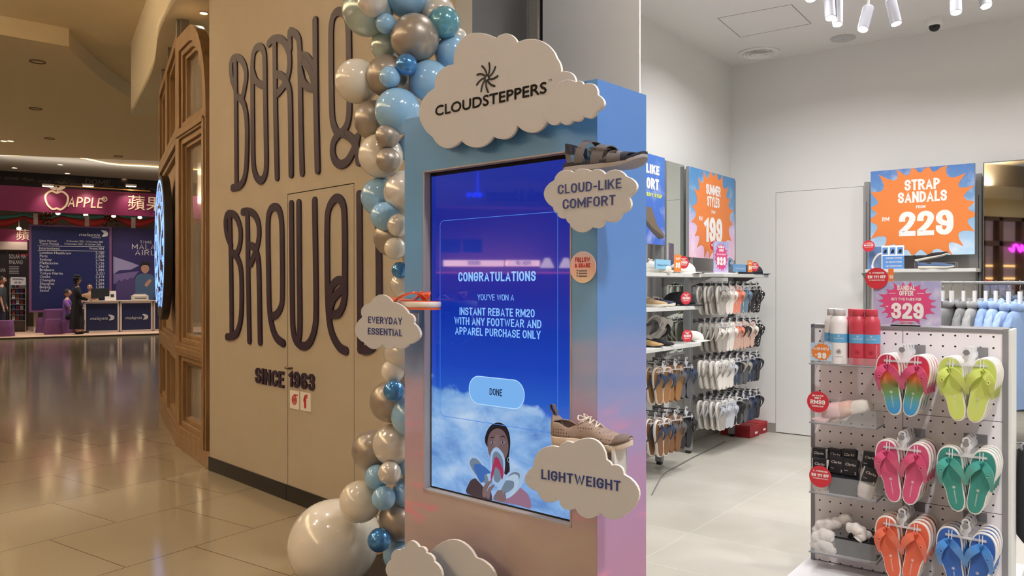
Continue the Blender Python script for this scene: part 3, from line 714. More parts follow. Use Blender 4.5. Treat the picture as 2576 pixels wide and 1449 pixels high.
m_kf = printmat('kiosk_sky_print', [(0, (160, 136, 148)), (.35, (156, 132, 140)), (.62, (178, 162, 156)), (.85, (174, 146, 162)), (1.05, (186, 166, 196)), (1.3, (120, 160, 206)), (1.55, (98, 154, 206)), (2.18, (84, 142, 198))])
m_ks = printmat('kiosk_side_print', [(0, (186, 134, 160)), (.5, (176, 128, 160)), (.85, (168, 132, 172)), (1.1, (140, 142, 188)), (1.4, (92, 134, 194)), (2.18, (76, 122, 188))])
m_lip = mat('reveal_laminate', (168, 160, 158), .5)
m_bez = mat('screen_bezel', (8, 9, 14), .12)
kt = thing('photo_kiosk', 'tall sky-print touchscreen kiosk with a blue screen beside the balloon garland', 'kiosk', KF)
sx0, sz1 = KF.hy(1066, 431); _, sz0 = KF.hy(1066, 1234); sx1, _ = KF.hy(1438, 600)
mb = MB()
# front with an opening, sides, back
mb.box(0, sx0, 0, KD, 0, KH); mb.box(sx1, KW, 0, KD, 0, KH, 0); mb.box(sx0, sx1, 0, KD, 0, sz0); mb.box(sx0, sx1, 0, KD, sz1, KH)
mb.build('body', m_kf, kt, smooth=False)
mb = MB(); mb.box(KW, KW+.002, 0, KD, 0, KH); mb.build('side_panel', m_ks, kt, smooth=False)['label'] = 'brighter blue to mauve side panel'
mb = MB(); d_ = .035
mb.box(sx0, sx0+.006, -.002, d_, sz0, sz1); mb.box(sx1-.006, sx1, -.002, d_, sz0, sz1); mb.box(sx0, sx1, -.002, d_, sz0, sz0+.008); mb.box(sx0, sx1, -.002, d_, sz1-.005, sz1)
mb.build('reveal', m_lip, kt, smooth=False)
# display: sky picture that gives off its own light
m, nt, b, N, L = nodes('display_picture', .04)
tc = N('TexCoord'); sp = N('SeparateXYZ'); L(tc.outputs['Object'], sp.inputs[0])
r = ramp(nt, [(0, (96, 150, 226)), (.17, (110, 165, 235)), (.29, (44, 104, 214)), (.40, (22, 72, 200)), (.62, (10, 44, 168)), (.85, (8, 38, 158)), (1, (26, 52, 168))])
mr = N('MapRange'); mr.inputs[1].default_value = sz0; mr.inputs[2].default_value = sz1; L(sp.outputs[2], mr.inputs[0]); L(mr.outputs[0], r.inputs[0])
mpn = N('Mapping'); mpn.inputs['Scale'].default_value = (3.2, 1, 5.5); mpn.inputs['Location'].default_value = (.7, 0, .3); L(tc.outputs['Object'], mpn.inputs['Vector'])
nz = N('TexNoise'); nz.inputs['Scale'].default_value = 1.5; nz.inputs['Detail'].default_value = 7; nz.inputs['Roughness'].default_value = .58; nz.inputs['Distortion'].default_value = .35; L(mpn.outputs[0], nz.inputs['Vector'])
# cloud cover rises towards the bottom and the left
hx = N('MapRange'); L(sp.outputs[0], hx.inputs[0]); hx.inputs[1].default_value = sx0; hx.inputs[2].default_value = sx1; hx.inputs[3].default_value = .10; hx.inputs[4].default_value = 0.0
zr = N('Math', operation='SUBTRACT'); L(sp.outputs[2], zr.inputs[0]); L(hx.outputs[0], zr.inputs[1])
cv = N('MapRange'); L(zr.outputs[0], cv.inputs[0]); cv.inputs[1].default_value = sz0+.42; cv.inputs[2].default_value = sz0+.24; cv.inputs[3].default_value = -.3; cv.inputs[4].default_value = .6
ad = N('Math', operation='ADD'); L(nz.outputs['Fac'], ad.inputs[0]); L(cv.outputs[0], ad.inputs[1])
cr = ramp(nt, [(.55, (0, 0, 0)), (.66, (255, 255, 255))]); L(ad.outputs[0], cr.inputs[0])
cc = ramp(nt, [(.3, (84, 136, 210)), (.5, (138, 186, 242)), (.72, (196, 224, 254))]); L(nz.outputs['Fac'], cc.inputs[0])
mx = N('Mix', data_type='RGBA'); L(cr.outputs[0], mx.inputs[0]); L(r.outputs[0], mx.inputs[6]); L(cc.outputs[0], mx.inputs[7])
L(mx.outputs[2], b.inputs['Emission Color']); b.inputs['Emission Strength'].default_value = .80
b.inputs['Base Color'].default_value = (.003, .003, .006, 1); b.inputs['Roughness'].default_value = .03; b.inputs['Specular IOR Level'].default_value = .8
m_disp = m
mb = MB(); mb.box(sx0+.006, sx1-.006, .030, .05, sz0+.008, sz1-.005); scr = mb.build('screen', m_bez, kt, smooth=False); scr['label'] = 'glossy blue screen in a black bezel'
bz = .030
ax0, az1 = KF.hy(1086, 445, bz); _, az0 = KF.hy(1086, 1222, bz); ax1 = sx1-.0065
_, az0b = KF.hy(1436, 1311, bz)
mb = MB(); mb.face([(ax0, az0), (ax1, az0), (ax1, az1), (ax0, az1)], bz-.0012); mb.build('sky_picture', m_disp, scr, smooth=False)
def em(name, c, s=1.0): return mat(name, (0, 0, 0), .05, emis=c, es=s, spec=.6)
m_t1 = em('pixel_text_blue', (140, 196, 255)); m_t2 = em('pixel_text_navy', (16, 24, 60)); m_bt = em('pixel_button', (120, 176, 236)); m_btl = em('pixel_button_edge', (176, 214, 250)); m_ln = em('pixel_line', (72, 130, 220))
ty = bz-.0016
def kx(px, py, y=bz): return KF.hy(px, py, y)
def ktext(mb, s, bl, tl, brt, t, y=ty, F=KF, y1=None, f=stext, sp=.1):
    x0, z0 = F.hy(*bl, y); _, z1 = F.hy(*tl, y); x1, _ = F.hy(*brt, y)
    if f is stext: stext(mb, s, x0, z0, z1-z0, x1-x0, t, y, y1, sp=sp)
    else: ftext(mb, s, x0, z0, z1-z0, x1-x0, y, y1)
mb = MB()
ktext(mb, 'CONGRATULATIONS', (1153, 708), (1153, 685), (1348, 708), .17)
mb.build('heading', m_t1, scr, smooth=False); mb = MB()
ktext(mb, 'INSTANT REBATE RM20', (1156, 792), (1156, 773), (1345, 798), .15)
ktext(mb, 'WITH ANY FOOTWEAR AND', (1143, 816), (1143, 797), (1362, 822), .15)
ktext(mb, 'APPAREL PURCHASE ONLY', (1145, 841), (1145, 822), (1360, 847), .15)
mb.build('message', m_t1, scr, smooth=False); mb = MB()
ktext(mb, "YOU'VE WON A", (1201, 755), (1201, 740), (1293, 757), .11)
mb.build('subheading', m_t1, scr, smooth=False)
# card outline and button
mb = MB(); x0, z1 = kx(1108, 556); x1, _ = kx(1404, 520); _, z0 = kx(1108, 1045)
mb.ribbon(rrect(x0, x1, z0, z1, .02), .0011, ty, ty, closed=True, flat=True); mb.build('card_outline', m_ln, scr, smooth=False)
x0, zc = kx(1181, 978); x1, _ = kx(1320, 990); xc = (x0+x1)/2; _, z1 = kx(1248, 951); _, z0 = kx(1248, 1022); P = rrect(x0, x1, z0, z1, (z1-z0)/2*.98, 8)
mb = MB(); mb.face(P, ty); mb.ribbon(P, .0016, ty-.0003, ty, 1, closed=True, flat=True); stext(mb, 'DONE', xc, (z0+z1)/2-.0125, .025, None, .15, ty-.0006, None, 2, align='c')
mb.build('button', [m_bt, m_btl, m_t2], scr, smooth=False)
# picture of a woman peeking over three sandals
def zw(x, y): return (1000+x/2.847, 940+y/2.847)
def poly(mb, pts, y, m=0, n=5, sm=True):
    Q = [KF.hy(*zw(*p), bz) for p in pts]; mb.face(crom(Q, n, True) if sm else Q, y, m)
c_hair = em('picture_hair', (14, 16, 30)); c_skin = em('picture_skin', (104, 84, 88)); c_skl = em('picture_skin_lit', (116, 95, 99)); c_shirt = em('picture_shirt', (140, 104, 128)); c_sl = em('picture_sole', (150, 180, 216)); c_sb = em('picture_strap_blue', (52, 100, 172))
c_sr = em('picture_strap_red', (156, 44, 84)); c_sw = em('picture_strap_white', (168, 190, 212)); c_in = em('picture_insole', (104, 122, 142)); c_brow = em('picture_dark', (22, 18, 30)); c_eye = em('picture_eye', (130, 138, 160)); c_arm = em('picture_arm', (60, 48, 58))
PM = [c_hair, c_skin, c_skl, c_shirt, c_sl, c_sb, c_sr, c_sw, c_in, c_brow, c_eye, c_arm]
mb = MB(); q = ty
poly(mb, [(632,500),(636,430),(670,372),(720,350),(770,368),(800,420),(810,500),(800,600),(805,700),(770,720),(700,600)], q, 0)
poly(mb, [(500,858),(512,790),(540,755),(600,748),(650,780),(680,900),(640,900)], q-.0001, 11)
poly(mb, [(690,900),(760,800),(820,780),(900,830),(945,880),(955,965),(860,940)], q-.0001, 3)
poly(mb, [(648,480),(668,420),(715,392),(762,412),(790,470),(796,540),(780,600),(740,640),(700,640),(668,600),(650,545)], q-.0002, 1)
poly(mb, [(700,450),(725,440),(735,500),(715,540),(695,520)], q-.0003, 2)
for a in ((662,478,700,470), (738,470,782,480)): poly(mb, [(a[0],a[1]-14),((a[0]+a[2])/2,a[1]-26),(a[2],a[3]-14),((a[0]+a[2])/2,a[1]-18)], q-.0004, 9)
for cx in (684, 756):
    poly(mb, [(cx-16,493),(cx,484),(cx+16,492),(cx,500)], q-.0004, 10); poly(mb, [(cx-6,492),(cx,485),(cx+6,492),(cx,499)], q-.0005, 9)
for cx, cz, r_ in ((645, 592, 17), (803, 618, 18)):
    c0 = KF.hy(*zw(cx, cz), bz); mb.ribbon(circ(c0[0], c0[1], r_/2.847/1990*2.8, 16), .0009, q-.0003, q, 7, closed=True, flat=True)
poly(mb, [(510,640),(515,600),(545,588),(580,600),(620,650),(655,720),(670,800),(650,850),(600,790),(540,720)], q-.0006, 4)
poly(mb, [(520,640),(540,605),(575,615),(615,665),(648,740),(655,800),(610,770),(550,705)], q-.0007, 8)
poly(mb, [(550,655),(600,650),(655,690),(668,712),(625,725),(628,760),(600,780),(568,725)], q-.0008, 5)
poly(mb, [(715,830),(770,740),(820,690),(870,675),(905,700),(905,770),(870,830),(800,890),(740,890)], q-.0006, 4)
poly(mb, [(740,850),(800,730),(850,705),(880,730),(850,800),(790,850)], q-.0007, 8)
poly(mb, [(770,760),(830,722),(868,735),(866,800),(840,860),(790,885),(830,830),(838,780),(815,765)], q-.0008, 7)
poly(mb, [(668,640),(672,570),(695,532),(725,532),(762,580),(774,650),(762,740),(740,800),(700,800),(675,740)], q-.0009, 4)
poly(mb, [(680,640),(690,570),(720,560),(755,610),(760,690),(735,770),(700,770),(685,700)], q-.001, 8)
poly(mb, [(700,602),(722,602),(745,650),(764,700),(752,760),(735,700),(708,668),(695,700),(676,770),(672,720),(688,650)], q-.0011, 6)
for f_ in ([(612,840),(625,800),(668,765),(680,770),(650,820),(640,880),(615,880)], [(640,880),(655,820),(690,795),(700,800),(672,845),(660,895)], [(692,905),(700,870),(722,835),(735,840),(728,900)], [(725,905),(735,840),(750,835),(760,880),(752,915)], [(745,915),(765,850),(775,850),(780,905)]): poly(mb, f_, q-.0012, 2)
mb.build('woman_picture', PM, scr, smooth=False)['label'] = 'picture of a woman behind three held sandals'

# sticker on the right stile
m_stk = None
m, nt, b, N, L = nodes('sticker_print', .4)
tc = N('TexCoord'); sp = N('SeparateXYZ'); L(tc.outputs['Object'], sp.inputs[0]); mr = N('MapRange'); mr.inputs[1].default_value = -.06; mr.inputs[2].default_value = .06; L(sp.outputs[2], mr.inputs[0])
r = ramp(nt, [(0, (246, 226, 196)), (.5, (240, 196, 190)), (1, (216, 206, 224))]); L(mr.outputs[0], r.inputs[0]); L(r.outputs[0], b.inputs['Base Color'])
m_redtxt = mat('crimson_print', (196, 32, 52), .5)
cx, cz = KF.hy(1466, 672, -.004); xr, _ = KF.hy(1499, 672, -.004); _, zt = KF.hy(1466, 632, -.004); R = zt-cz
t = thing('round_sticker', 'round pastel follow and share sticker on the right edge of the kiosk', 'sticker', KF, (cx, 0, cz))
mb = MB(); mb.disc((0, 0), R, -.005, -.0005, 48); mb.build('disc', m, t, smooth=False)
mb = MB(); stext(mb, 'FOLLOW', 0, R*.32, R*.3, R*1.18, .2, -.0056, align='c'); stext(mb, '& SHARE', 0, -R*.03, R*.27, R*1.2, .2, -.0056, align='c'); mb.build('slogan', m_redtxt, t, smooth=False)
mb = MB()
for k in range(3):
    z = -R*(.28+.17*k); mb.disc((-R*.42, z+.004), R*.06, -.0056, -.005, 12); mb.box(-R*.3, R*.35, -.0056, -.005, z, z+.005)
mb.build('handles', mat('grey_print', (120, 112, 118), .5), t, smooth=False)

# ---------------------------------------------------------------- cloud cut-outs
m_foam = mat('cloud_board', (184, 184, 188), .7, noise=(90, .03)); m_foame = mat('cloud_board_edge_highlight', (228, 216, 202), .6); m_cnavy = mat('cloud_navy_print', (40, 58, 122), .5); m_cblk = mat('cloud_black_print', (12, 10, 12), .7)  # edge colour lighter than the face, edge highlights painted in
def zk(x, y): return (1000+x/2.456, 50+y/2.456)
def zev(x, y): return (700+x/1.5278, 500+y/1.5278)
def cloud(pts, F, yf, th=.011, zf=None, n=9):
    Q = scal([zf(p[0], p[1])+(p[2],) for p in pts], n); Q = [F.hy(p[0], p[1], yf) for p in Q]
    mb = MB(); mb.prism(Q, yf, yf+th)
    mb.m = [0, 0]+[1]*(len(mb.m)-2)
    return mb, Q
def cloud_thing(nm, lb, F, pts, yf, zf, th=.011):
    mb, Q = cloud(pts, F, yf, th, zf)
    cx = sum(p[0] for p in Q)/len(Q); cz = min(p[1] for p in Q); t = thing(nm, lb, 'cloud sign', F, (cx, yf, cz))
    mb.v = [(v[0]-cx, v[1]-yf, v[2]-cz) for v in mb.v]; mb.build('board', [m_foam, m_foame], t, smooth=False, bevel=.0015)
    return t, cx, cz
def sh(mb, cx, y0, cz): mb.v = [(v[0]-cx, v[1]-y0, v[2]-cz) for v in mb.v]; return mb
yB = -.045
t, cx, cz = cloud_thing('cloud_sign', 'big white cloud board with the black shoe line name on top of the kiosk', KF, [(218,728,.30),(228,420,.22),(345,275,.36),(608,112,.30),(740,138,.24),(985,240,.10),(1010,320,.30),(1100,400,.15),(1110,520,.2),(925,632,.30),(738,652,.30),(592,722,.27),(392,748,.32)], yB, zk)
mb = MB(); ktext(mb, 'CLOUDSTEPPERS', zk(234, 594), zk(234, 532), zk(920, 452), .15, y=yB-.001, f=ftext)
p = KF.hy(*zk(553, 360), yB); sun(mb, p[0], p[1], .052, yB-.001)
for qx, qz in ((.0016, 0), (-.0016, 0), (0, .0016), (0, -.0016)):
    b0_ = len(mb.v); x0, z0 = KF.hy(*zk(234, 594), yB-.001); ktext(mb, 'CLOUDSTEPPERS', zk(234, 594), zk(234, 532), zk(920, 452), .15, y=yB-.001, f=ftext); mb.v[b0_:] = [(v[0]+qx, v[1], v[2]+qz) for v in mb.v[b0_:]]
x0, z0 = KF.hy(*zk(931, 384), yB); ftext(mb, 'TM', x0, z0, .008, .016, yB-.001)
sh(mb, cx, yB, cz).build('lettering', m_cblk, t, smooth=False)
mb = MB(); x0, z0 = KF.hy(*zk(600, 500), 0)
mb.box(x0-.15, x0+.15, yB+.011, 0, z0-.1, z0-.04); sh(mb, cx, yB, cz).build('spacer', m_lip, t, smooth=False)
yC = -.075
t, cx, cz = cloud_thing('cloud_sign', 'small blank cloud board overlapping the big cloud at the kiosk corner', KF, [(927,632,.36),(966,468,.33),(1104,384,.3),(1148,398,.34),(1236,462,.42),(1230,566,.32),(1145,594,.3),(1083,622,.3),(1005,632,.25)], yC, zk)
mb = MB(); x0, z0 = KF.hy(*zk(1150, 500), 0); mb.box(x0-.06, x0+.04, yC+.011, yB, z0-.03, z0+.03); sh(mb, cx, yC, cz).build('spacer', m_lip, t, smooth=False)
yD = -.10
t, cx, cz = cloud_thing('cloud_sign', 'white cloud board reading cloud-like comfort under the grey strap sandal', KF, [(960,1160,.36),(966,990,.28),(1085,940,.16),(1195,934,.24),(1282,952,.26),(1412,966,.44),(1430,1095,.3),(1385,1195,.3),(1280,1237,.3),(1198,1278,.32),(1060,1258,.15),(1040,1222,.3),(985,1192,.2)], yD, zk)
mb = MB(); ktext(mb, 'CLOUD-LIKE', zk(990, 1078), zk(990, 1020), zk(1383, 1050), .15, y=yD-.001); ktext(mb, 'COMFORT', zk(1020, 1170), zk(1020, 1110), zk(1347, 1150), .15, y=yD-.001)
sh(mb, cx, yD, cz).build('lettering', m_cnavy, t, smooth=False)
m_acr = mat('white_acrylic', (214, 210, 206), .3)
def bracket(nm, lb, F, x0, x1, y0, y1, z0, z1):
    t = thing(nm, lb, 'bracket', F, ((x0+x1)/2, y1, z0)); mb = MB(); cx = (x0+x1)/2
    mb.box(x0-cx, x1-cx, y0-y1, 0, z1-z0-.006, z1-z0); mb.box(x0-cx, x1-cx, -.008, 0, 0, z1-z0); mb.box(x0-cx, x1-cx, y0-y1, y0-y1+.006, (z1-z0)*.3, z1-z0)
    mb.build('shelf', m_acr, t, smooth=False); return t
x1, z1 = KF.hy(1560, 432, -.09); x0, z0 = KF.hy(1437, 500, -.09)
_, zs1 = KF.hy(1500, 438, yD+.05)
def Pk(px, py, y): return KF.hy(px, py, y)
# brackets that carry the shoes (fixed to the kiosk front)
sA = Pk(1500, 437, -.06); bracket('shoe_bracket', 'white acrylic bracket behind the cloud-like comfort cloud', KF, Pk(1440, 437, -.04)[0], KW-.004, yD+.019, -.0005, Pk(1566, 545, yD)[1], sA[1])
LF = KF.sub(KW, 0, 0, math.radians(7.5))
yE = -.12
t, cx, cz = cloud_thing('cloud_sign', 'large white cloud board reading lightweight at the lower right of the kiosk', LF, [(1000,845,.42),(972,665,.28),(1155,525,.2),(1255,495,.34),(1497,618,.12),(1535,657,.28),(1620,722,.36),(1640,1005,.24),(1452,1000,.3),(1272,968,.3),(1155,902,.3)], yE, zw)
mb = MB(); ktext(mb, 'LIGHTWEIGHT', zw(1030, 754), zw(1030, 684), zw(1598, 870), .16, y=yE-.001, F=LF); 
sh(mb, cx, yE, cz).build('lettering', m_cnavy, t, smooth=False)
sB = LF.hy(1550, 1104, yE+.06)
bx1 = LF.hy(1545, 1150, yE+.02)[0]
_t = thing('shoe_bracket', 'white acrylic bracket showing behind the lightweight cloud', 'bracket', LF, (bx1-.12, yE+.11, sB[1]-.2))
mb = MB(); mb.box(-.05, .12, -.088, .0, .176, .184); mb.box(-.05, .12, -.010, 0, .02, .184); mb.box(.11, .12, -.088, 0, .02, .184); mb.box(-.12, -.02, -.002, .009, .05, .184); mb.box(-.05, .0, -.0, .009, .05, .184); mb.build('shelf', m_acr, _t, smooth=False)
yF = -.13
t, cx, cz = cloud_thing('cloud_sign', 'white cloud board reading everyday essential left of the kiosk edge', KF, [(333,556,.33),(322,455,.3),(352,402,.36),(438,396,.12),(500,440,.25),(520,478,.42),(500,560,.26),(448,566,.3),(400,560,.3)], yF, zev)
mb = MB(); ktext(mb, 'EVERYDAY', zev(345, 478), zev(345, 452), zev(476, 486), .16, y=yF-.001, F=KF); ktext(mb, 'ESSENTIAL', zev(344, 521), zev(344, 495), zev(477, 536), .16, y=yF-.001, F=KF)
sh(mb, cx, yF, cz).build('lettering', m_cnavy, t, smooth=False)
q0 = KF.hy(1035, 786, 0); q1 = KF.hy(1062, 850, 0)
_t = thing('shoe_bracket', 'white acrylic bracket holding the everyday essential cloud and orange sandal', 'bracket', KF, (q0[0]+.01, -.0005, q1[1]))
mb = MB(); hh = q0[1]-q1[1]; mb.box(-.01, .035, -.008, 0, 0, hh); mb.box(-.01, .035, -.10, 0, hh-.006, hh); mb.box(-.10, .035, -.112, -.085, hh-.006, hh); mb.box(-.08, -.01, -.112, -.106, hh-.1, hh); mb.build('shelf', m_acr, _t, smooth=False)
# two cloud boards at the foot of the kiosk
def zf5(x, y): return (1000+x/2.847, 940+y/2.847)
yG = -.10
t, cx, cz = cloud_thing('cloud_sign', 'blank rounded cloud board at the kiosk foot, behind the smaller scalloped one', KF, [(228,1500,.35),(232,1282,.34),(560,1320,.22),(700,1560,.3),(560,1800,.3),(300,1800,.3)], yG, zf5)
mb = MB(); mb.box(cx-.05, cx+.05, yG+.011, 0, cz+.1, cz+.14); sh(mb, cx, yG, cz).build('spacer', m_lip, t, smooth=False)
yH = -.16
t, cx, cz = cloud_thing('cloud_sign', 'small scalloped blank cloud board at the left of the kiosk foot', KF, [(-40,1480,.3),(-45,1330,.3),(20,1262,.2),(48,1250,.46),(152,1242,.28),(205,1286,.2),(262,1350,.14),(318,1460,.3),(330,1680,.32),(220,1860,.3),(60,1870,.3),(-60,1700,.3)], yH, zf5)
mb = MB(); mb.box(cx-.05, cx+.05, yH+.011, yG, cz+.15, cz+.19); sh(mb, cx, yH, cz).build('spacer', m_lip, t, smooth=False)

# ---------------------------------------------------------------- shoes
def smooth1(a, b, x): x = max(0, min(1, (x-a)/(b-a))); return x*x*(3-2*x)
def interp(tab, x):
    for (a, va), (b, vb) in zip(tab, tab[1:]):
        if x <= b: q = (x-a)/(b-a); q = max(0, min(1, q)); q = q*q*(3-2*q)*.5+q*.5; return va+(vb-va)*q
    return tab[-1][1]
WID = [(0, .55), (.06, .82), (.2, .92), (.42, .80), (.6, .92), (.75, 1.0), (.88, .86), (.96, .58), (1, .22)]
def shoe(parent, Lg, W, sole_h, htab, open_x, ms, mu, mi, mc=None, toe_spring=.02, laces=None, loop=False, toecap=None, heel_flare=1.0, n=30, flip=1):
    """x from heel (0) to toe (Lg), z up; upper as an open lofted shell"""
    base = lambda u: toe_spring*max(0, (u-.72)/.28)**2+ .006*max(0, (.06-u)/.06)
    off = lambda u: flip*.06*W*math.sin(PI*u)
    mb = MB(); R = []
    for i in range(n+1):
        u = i/n; w = W/2*interp(WID, u)*1.06; z0 = base(u); z1 = z0+sole_h(u); x = u*Lg+(.006*heel_flare if i == 0 else 0)
        R.append([(x, off(u)-w*.9, z0), (x, off(u)-w, z0+(z1-z0)*.45), (x, off(u)-w*.97, z1), (x, off(u)+w*.97, z1), (x, off(u)+w, z0+(z1-z0)*.45), (x, off(u)+w*.9, z0)])
    mb.loft(R, m=0); so = mb.build('sole', ms, parent, ang=50, bevel=.0015)
    mb = MB(); M = 18; R = []; N_ = 40
    for i in range(N_+1):
        u = .012+.975*i/N_; w = W/2*interp(WID, u)*.98; z0 = base(u)+sole_h(u)-.002; h = interp(htab, u)
        op = open_x(u); ring = []
        for j in range(M+1):
            a = -1+2*j/M                      # -1 .. 1 around the arch
            if op > 0:                        # leave a gap on top
                s_ = 1 if a > 0 else -1; aa = abs(a)*(1-op)+op
                a2 = s_*aa
            else: a2 = a
            th = (1-abs(a2))*PI/2
            yy = w*math.cos(th)**.55*(1 if a2 > 0 else -1); zz = z0+(h)*math.sin(th)**.8
            ring.append((u*Lg, off(u)+yy, zz))
        R.append(ring)
    f = []; v = [p for r_ in R for p in r_]
    for i in range(N_):
        for j in range(M):
            if open_x(.012+.975*(i+.5)/N_) > 0 and j in (M//2-1, M//2): continue
            f.append((i*(M+1)+j, i*(M+1)+j+1, (i+1)*(M+1)+j+1, (i+1)*(M+1)+j))
    mb.add(v, f, 0)
    for k_ in (0, N_):
        mb.add([R[k_][j] for j in range(M+1)], [tuple(range(M+1))], 0)
    up = mb.build('upper', mu, parent, ang=70); q = up.modifiers.new('thickness', 'SOLIDIFY'); q.thickness = .0035; q.offset = -1
    mb = MB(); R = []
    for i in range(13):
        u = .05+.6*i/12; w = W/2*interp(WID, u)*.80; R.append((u, w))
    pl = [(u*Lg, off(u)+w) for u, w in R]+[(u*Lg, off(u)-w) for u, w in reversed(R)]; zz = base(.2)+sole_h(.2)
    mb.slab(pl, zz, zz+.004); mb.build('insole', mi, parent, smooth=False)
    def top(u, dy=0): return (u*Lg, off(u)+dy, base(u)+sole_h(u)+interp(htab, u)*(1-abs(dy)/(W*.7))**.5)
    if laces:
        u0, u1, k = laces[:3]
        tg = MB(); rr_ = []
        for i in range(9):
            u = u0-.05+(u1-u0+.06)*i/8; c = top(u); rr_.append([(c[0], c[1]-W*.13, c[2]-.004), (c[0], c[1], c[2]+.001), (c[0], c[1]+W*.13, c[2]-.004), (c[0], c[1], c[2]-.006)])
        tg.loft(rr_); tg.build('tongue', mi if len(laces) < 4 else laces[3], parent)
        lm = MB()
        for i in range(k):
            u = u0+(u1-u0)*i/(k-1); du = .018*(1 if i % 2 else -1)
            lm.tube([tuple(Vector(top(u-du, -W*.2))+Vector((0, 0, .002))), tuple(Vector(top(u, 0))+Vector((0, 0, .006))), tuple(Vector(top(u+du, W*.2))+Vector((0, 0, .002)))], .0026, 6)
        c = Vector(top(u0+.01)); 
        for s_ in (-1, 1): lm.tube(crom([tuple(c+Vector((0, 0, .006))), tuple(c+Vector((-.014, s_*.018, .014))), tuple(c+Vector((-.004, s_*.034, .002))), tuple(c+Vector((.012, s_*.02, .006))), tuple(c+Vector((0, 0, .006)))], 4), .0024, 6)
        lm.build('laces', mc, parent)
    if loop:
        b_ = Vector((.012*Lg, off(0), base(0)+sole_h(0)+interp(htab, 0)*.92)); lm = MB()
        P = crom([tuple(b_), tuple(b_+Vector((-.014, 0, .022))), tuple(b_+Vector((-.012, 0, .034))), tuple(b_+Vector((-.002, 0, .030))), tuple(b_+Vector((.008, 0, .004)))], 5)
        rr_ = [[(p[0], p[1]-.007, p[2]), (p[0]+.002, p[1]-.007, p[2]+.001), (p[0]+.002, p[1]+.007, p[2]+.001), (p[0], p[1]+.007, p[2])] for p in P]; lm.loft(rr_); lm.build('heel_tab', mu if toecap is None else toecap, parent)
    if toecap:
        mb = MB(); R = []
        for i in range(14):
            u = .80+.185*i/13; w = W/2*interp(WID, u)*.99; z0 = base(u)+sole_h(u)-.001; h = min(interp(htab, u)*1.03, .004+.05*smooth1(.78, .93, u)); R.append([(u*Lg, off(u)+w*math.cos(th)**.55*sg if abs(math.cos(th)) > 1e-6 else off(u), z0+h*math.sin(th)**.8) for th, sg in [(0, -1), (.3, -1), (.7, -1), (1.1, -1), (PI/2, 1), (1.1, 1), (.7, 1), (.3, 1), (0, 1)]])
        mb.loft(R, closed=False); o = mb.build('toe_cap', toecap, parent, ang=80); q = o.modifiers.new('thickness', 'SOLIDIFY'); q.thickness = .003; q.offset = 1
    return top
def perf(name, col, dark):
    m, nt, b, N, L = nodes(name, .85); tc = N('TexCoord'); v = N('TexVoronoi'); v.inputs['Scale'].default_value = 105; v.inputs['Randomness'].default_value = .12; L(tc.outputs['Object'], v.inputs['Vector'])
    r = ramp(nt, [(.22, dark), (.30, col)]); L(v.outputs['Distance'], r.inputs[0]); L(r.outputs[0], b.inputs['Base Color']); return m
m_knit = perf('taupe_knit', (142, 122, 110), (78, 64, 60)); m_knitc = mat('taupe_overlay', (104, 86, 78), .7); m_csole = mat('cream_sole', (206, 188, 172), .6); m_lin = mat('mauve_lining', (96, 84, 92), .8); m_lace = mat('cream_laces', (206, 192, 176), .8)
hx0, hz0 = LF.hy(1391, 1117, yE+.055); tx0_, tz0_ = LF.hy(1586, 1075, yE+.055); Ls = (tx0_-hx0)
t = thing('sneaker', 'taupe knit sneaker with cream sole standing above the lightweight cloud', 'shoe', LF, (hx0, yE+.065, hz0-.004))
t.rotation_euler = (0, math.radians(-1.5), LF.rz)
shoe(t, Ls, .095, lambda u: .034-.014*smooth1(.3, .95, u), [(0, .062), (.12, .062), (.25, .042), (.36, .056), (.48, .056), (.7, .036), (.9, .022), (1, .008)],
     lambda u: .42 if .05 < u < .36 else 0, m_csole, m_knit, m_lin, m_lace, .02, (.40, .60, 6, m_knitc), True, m_knitc)
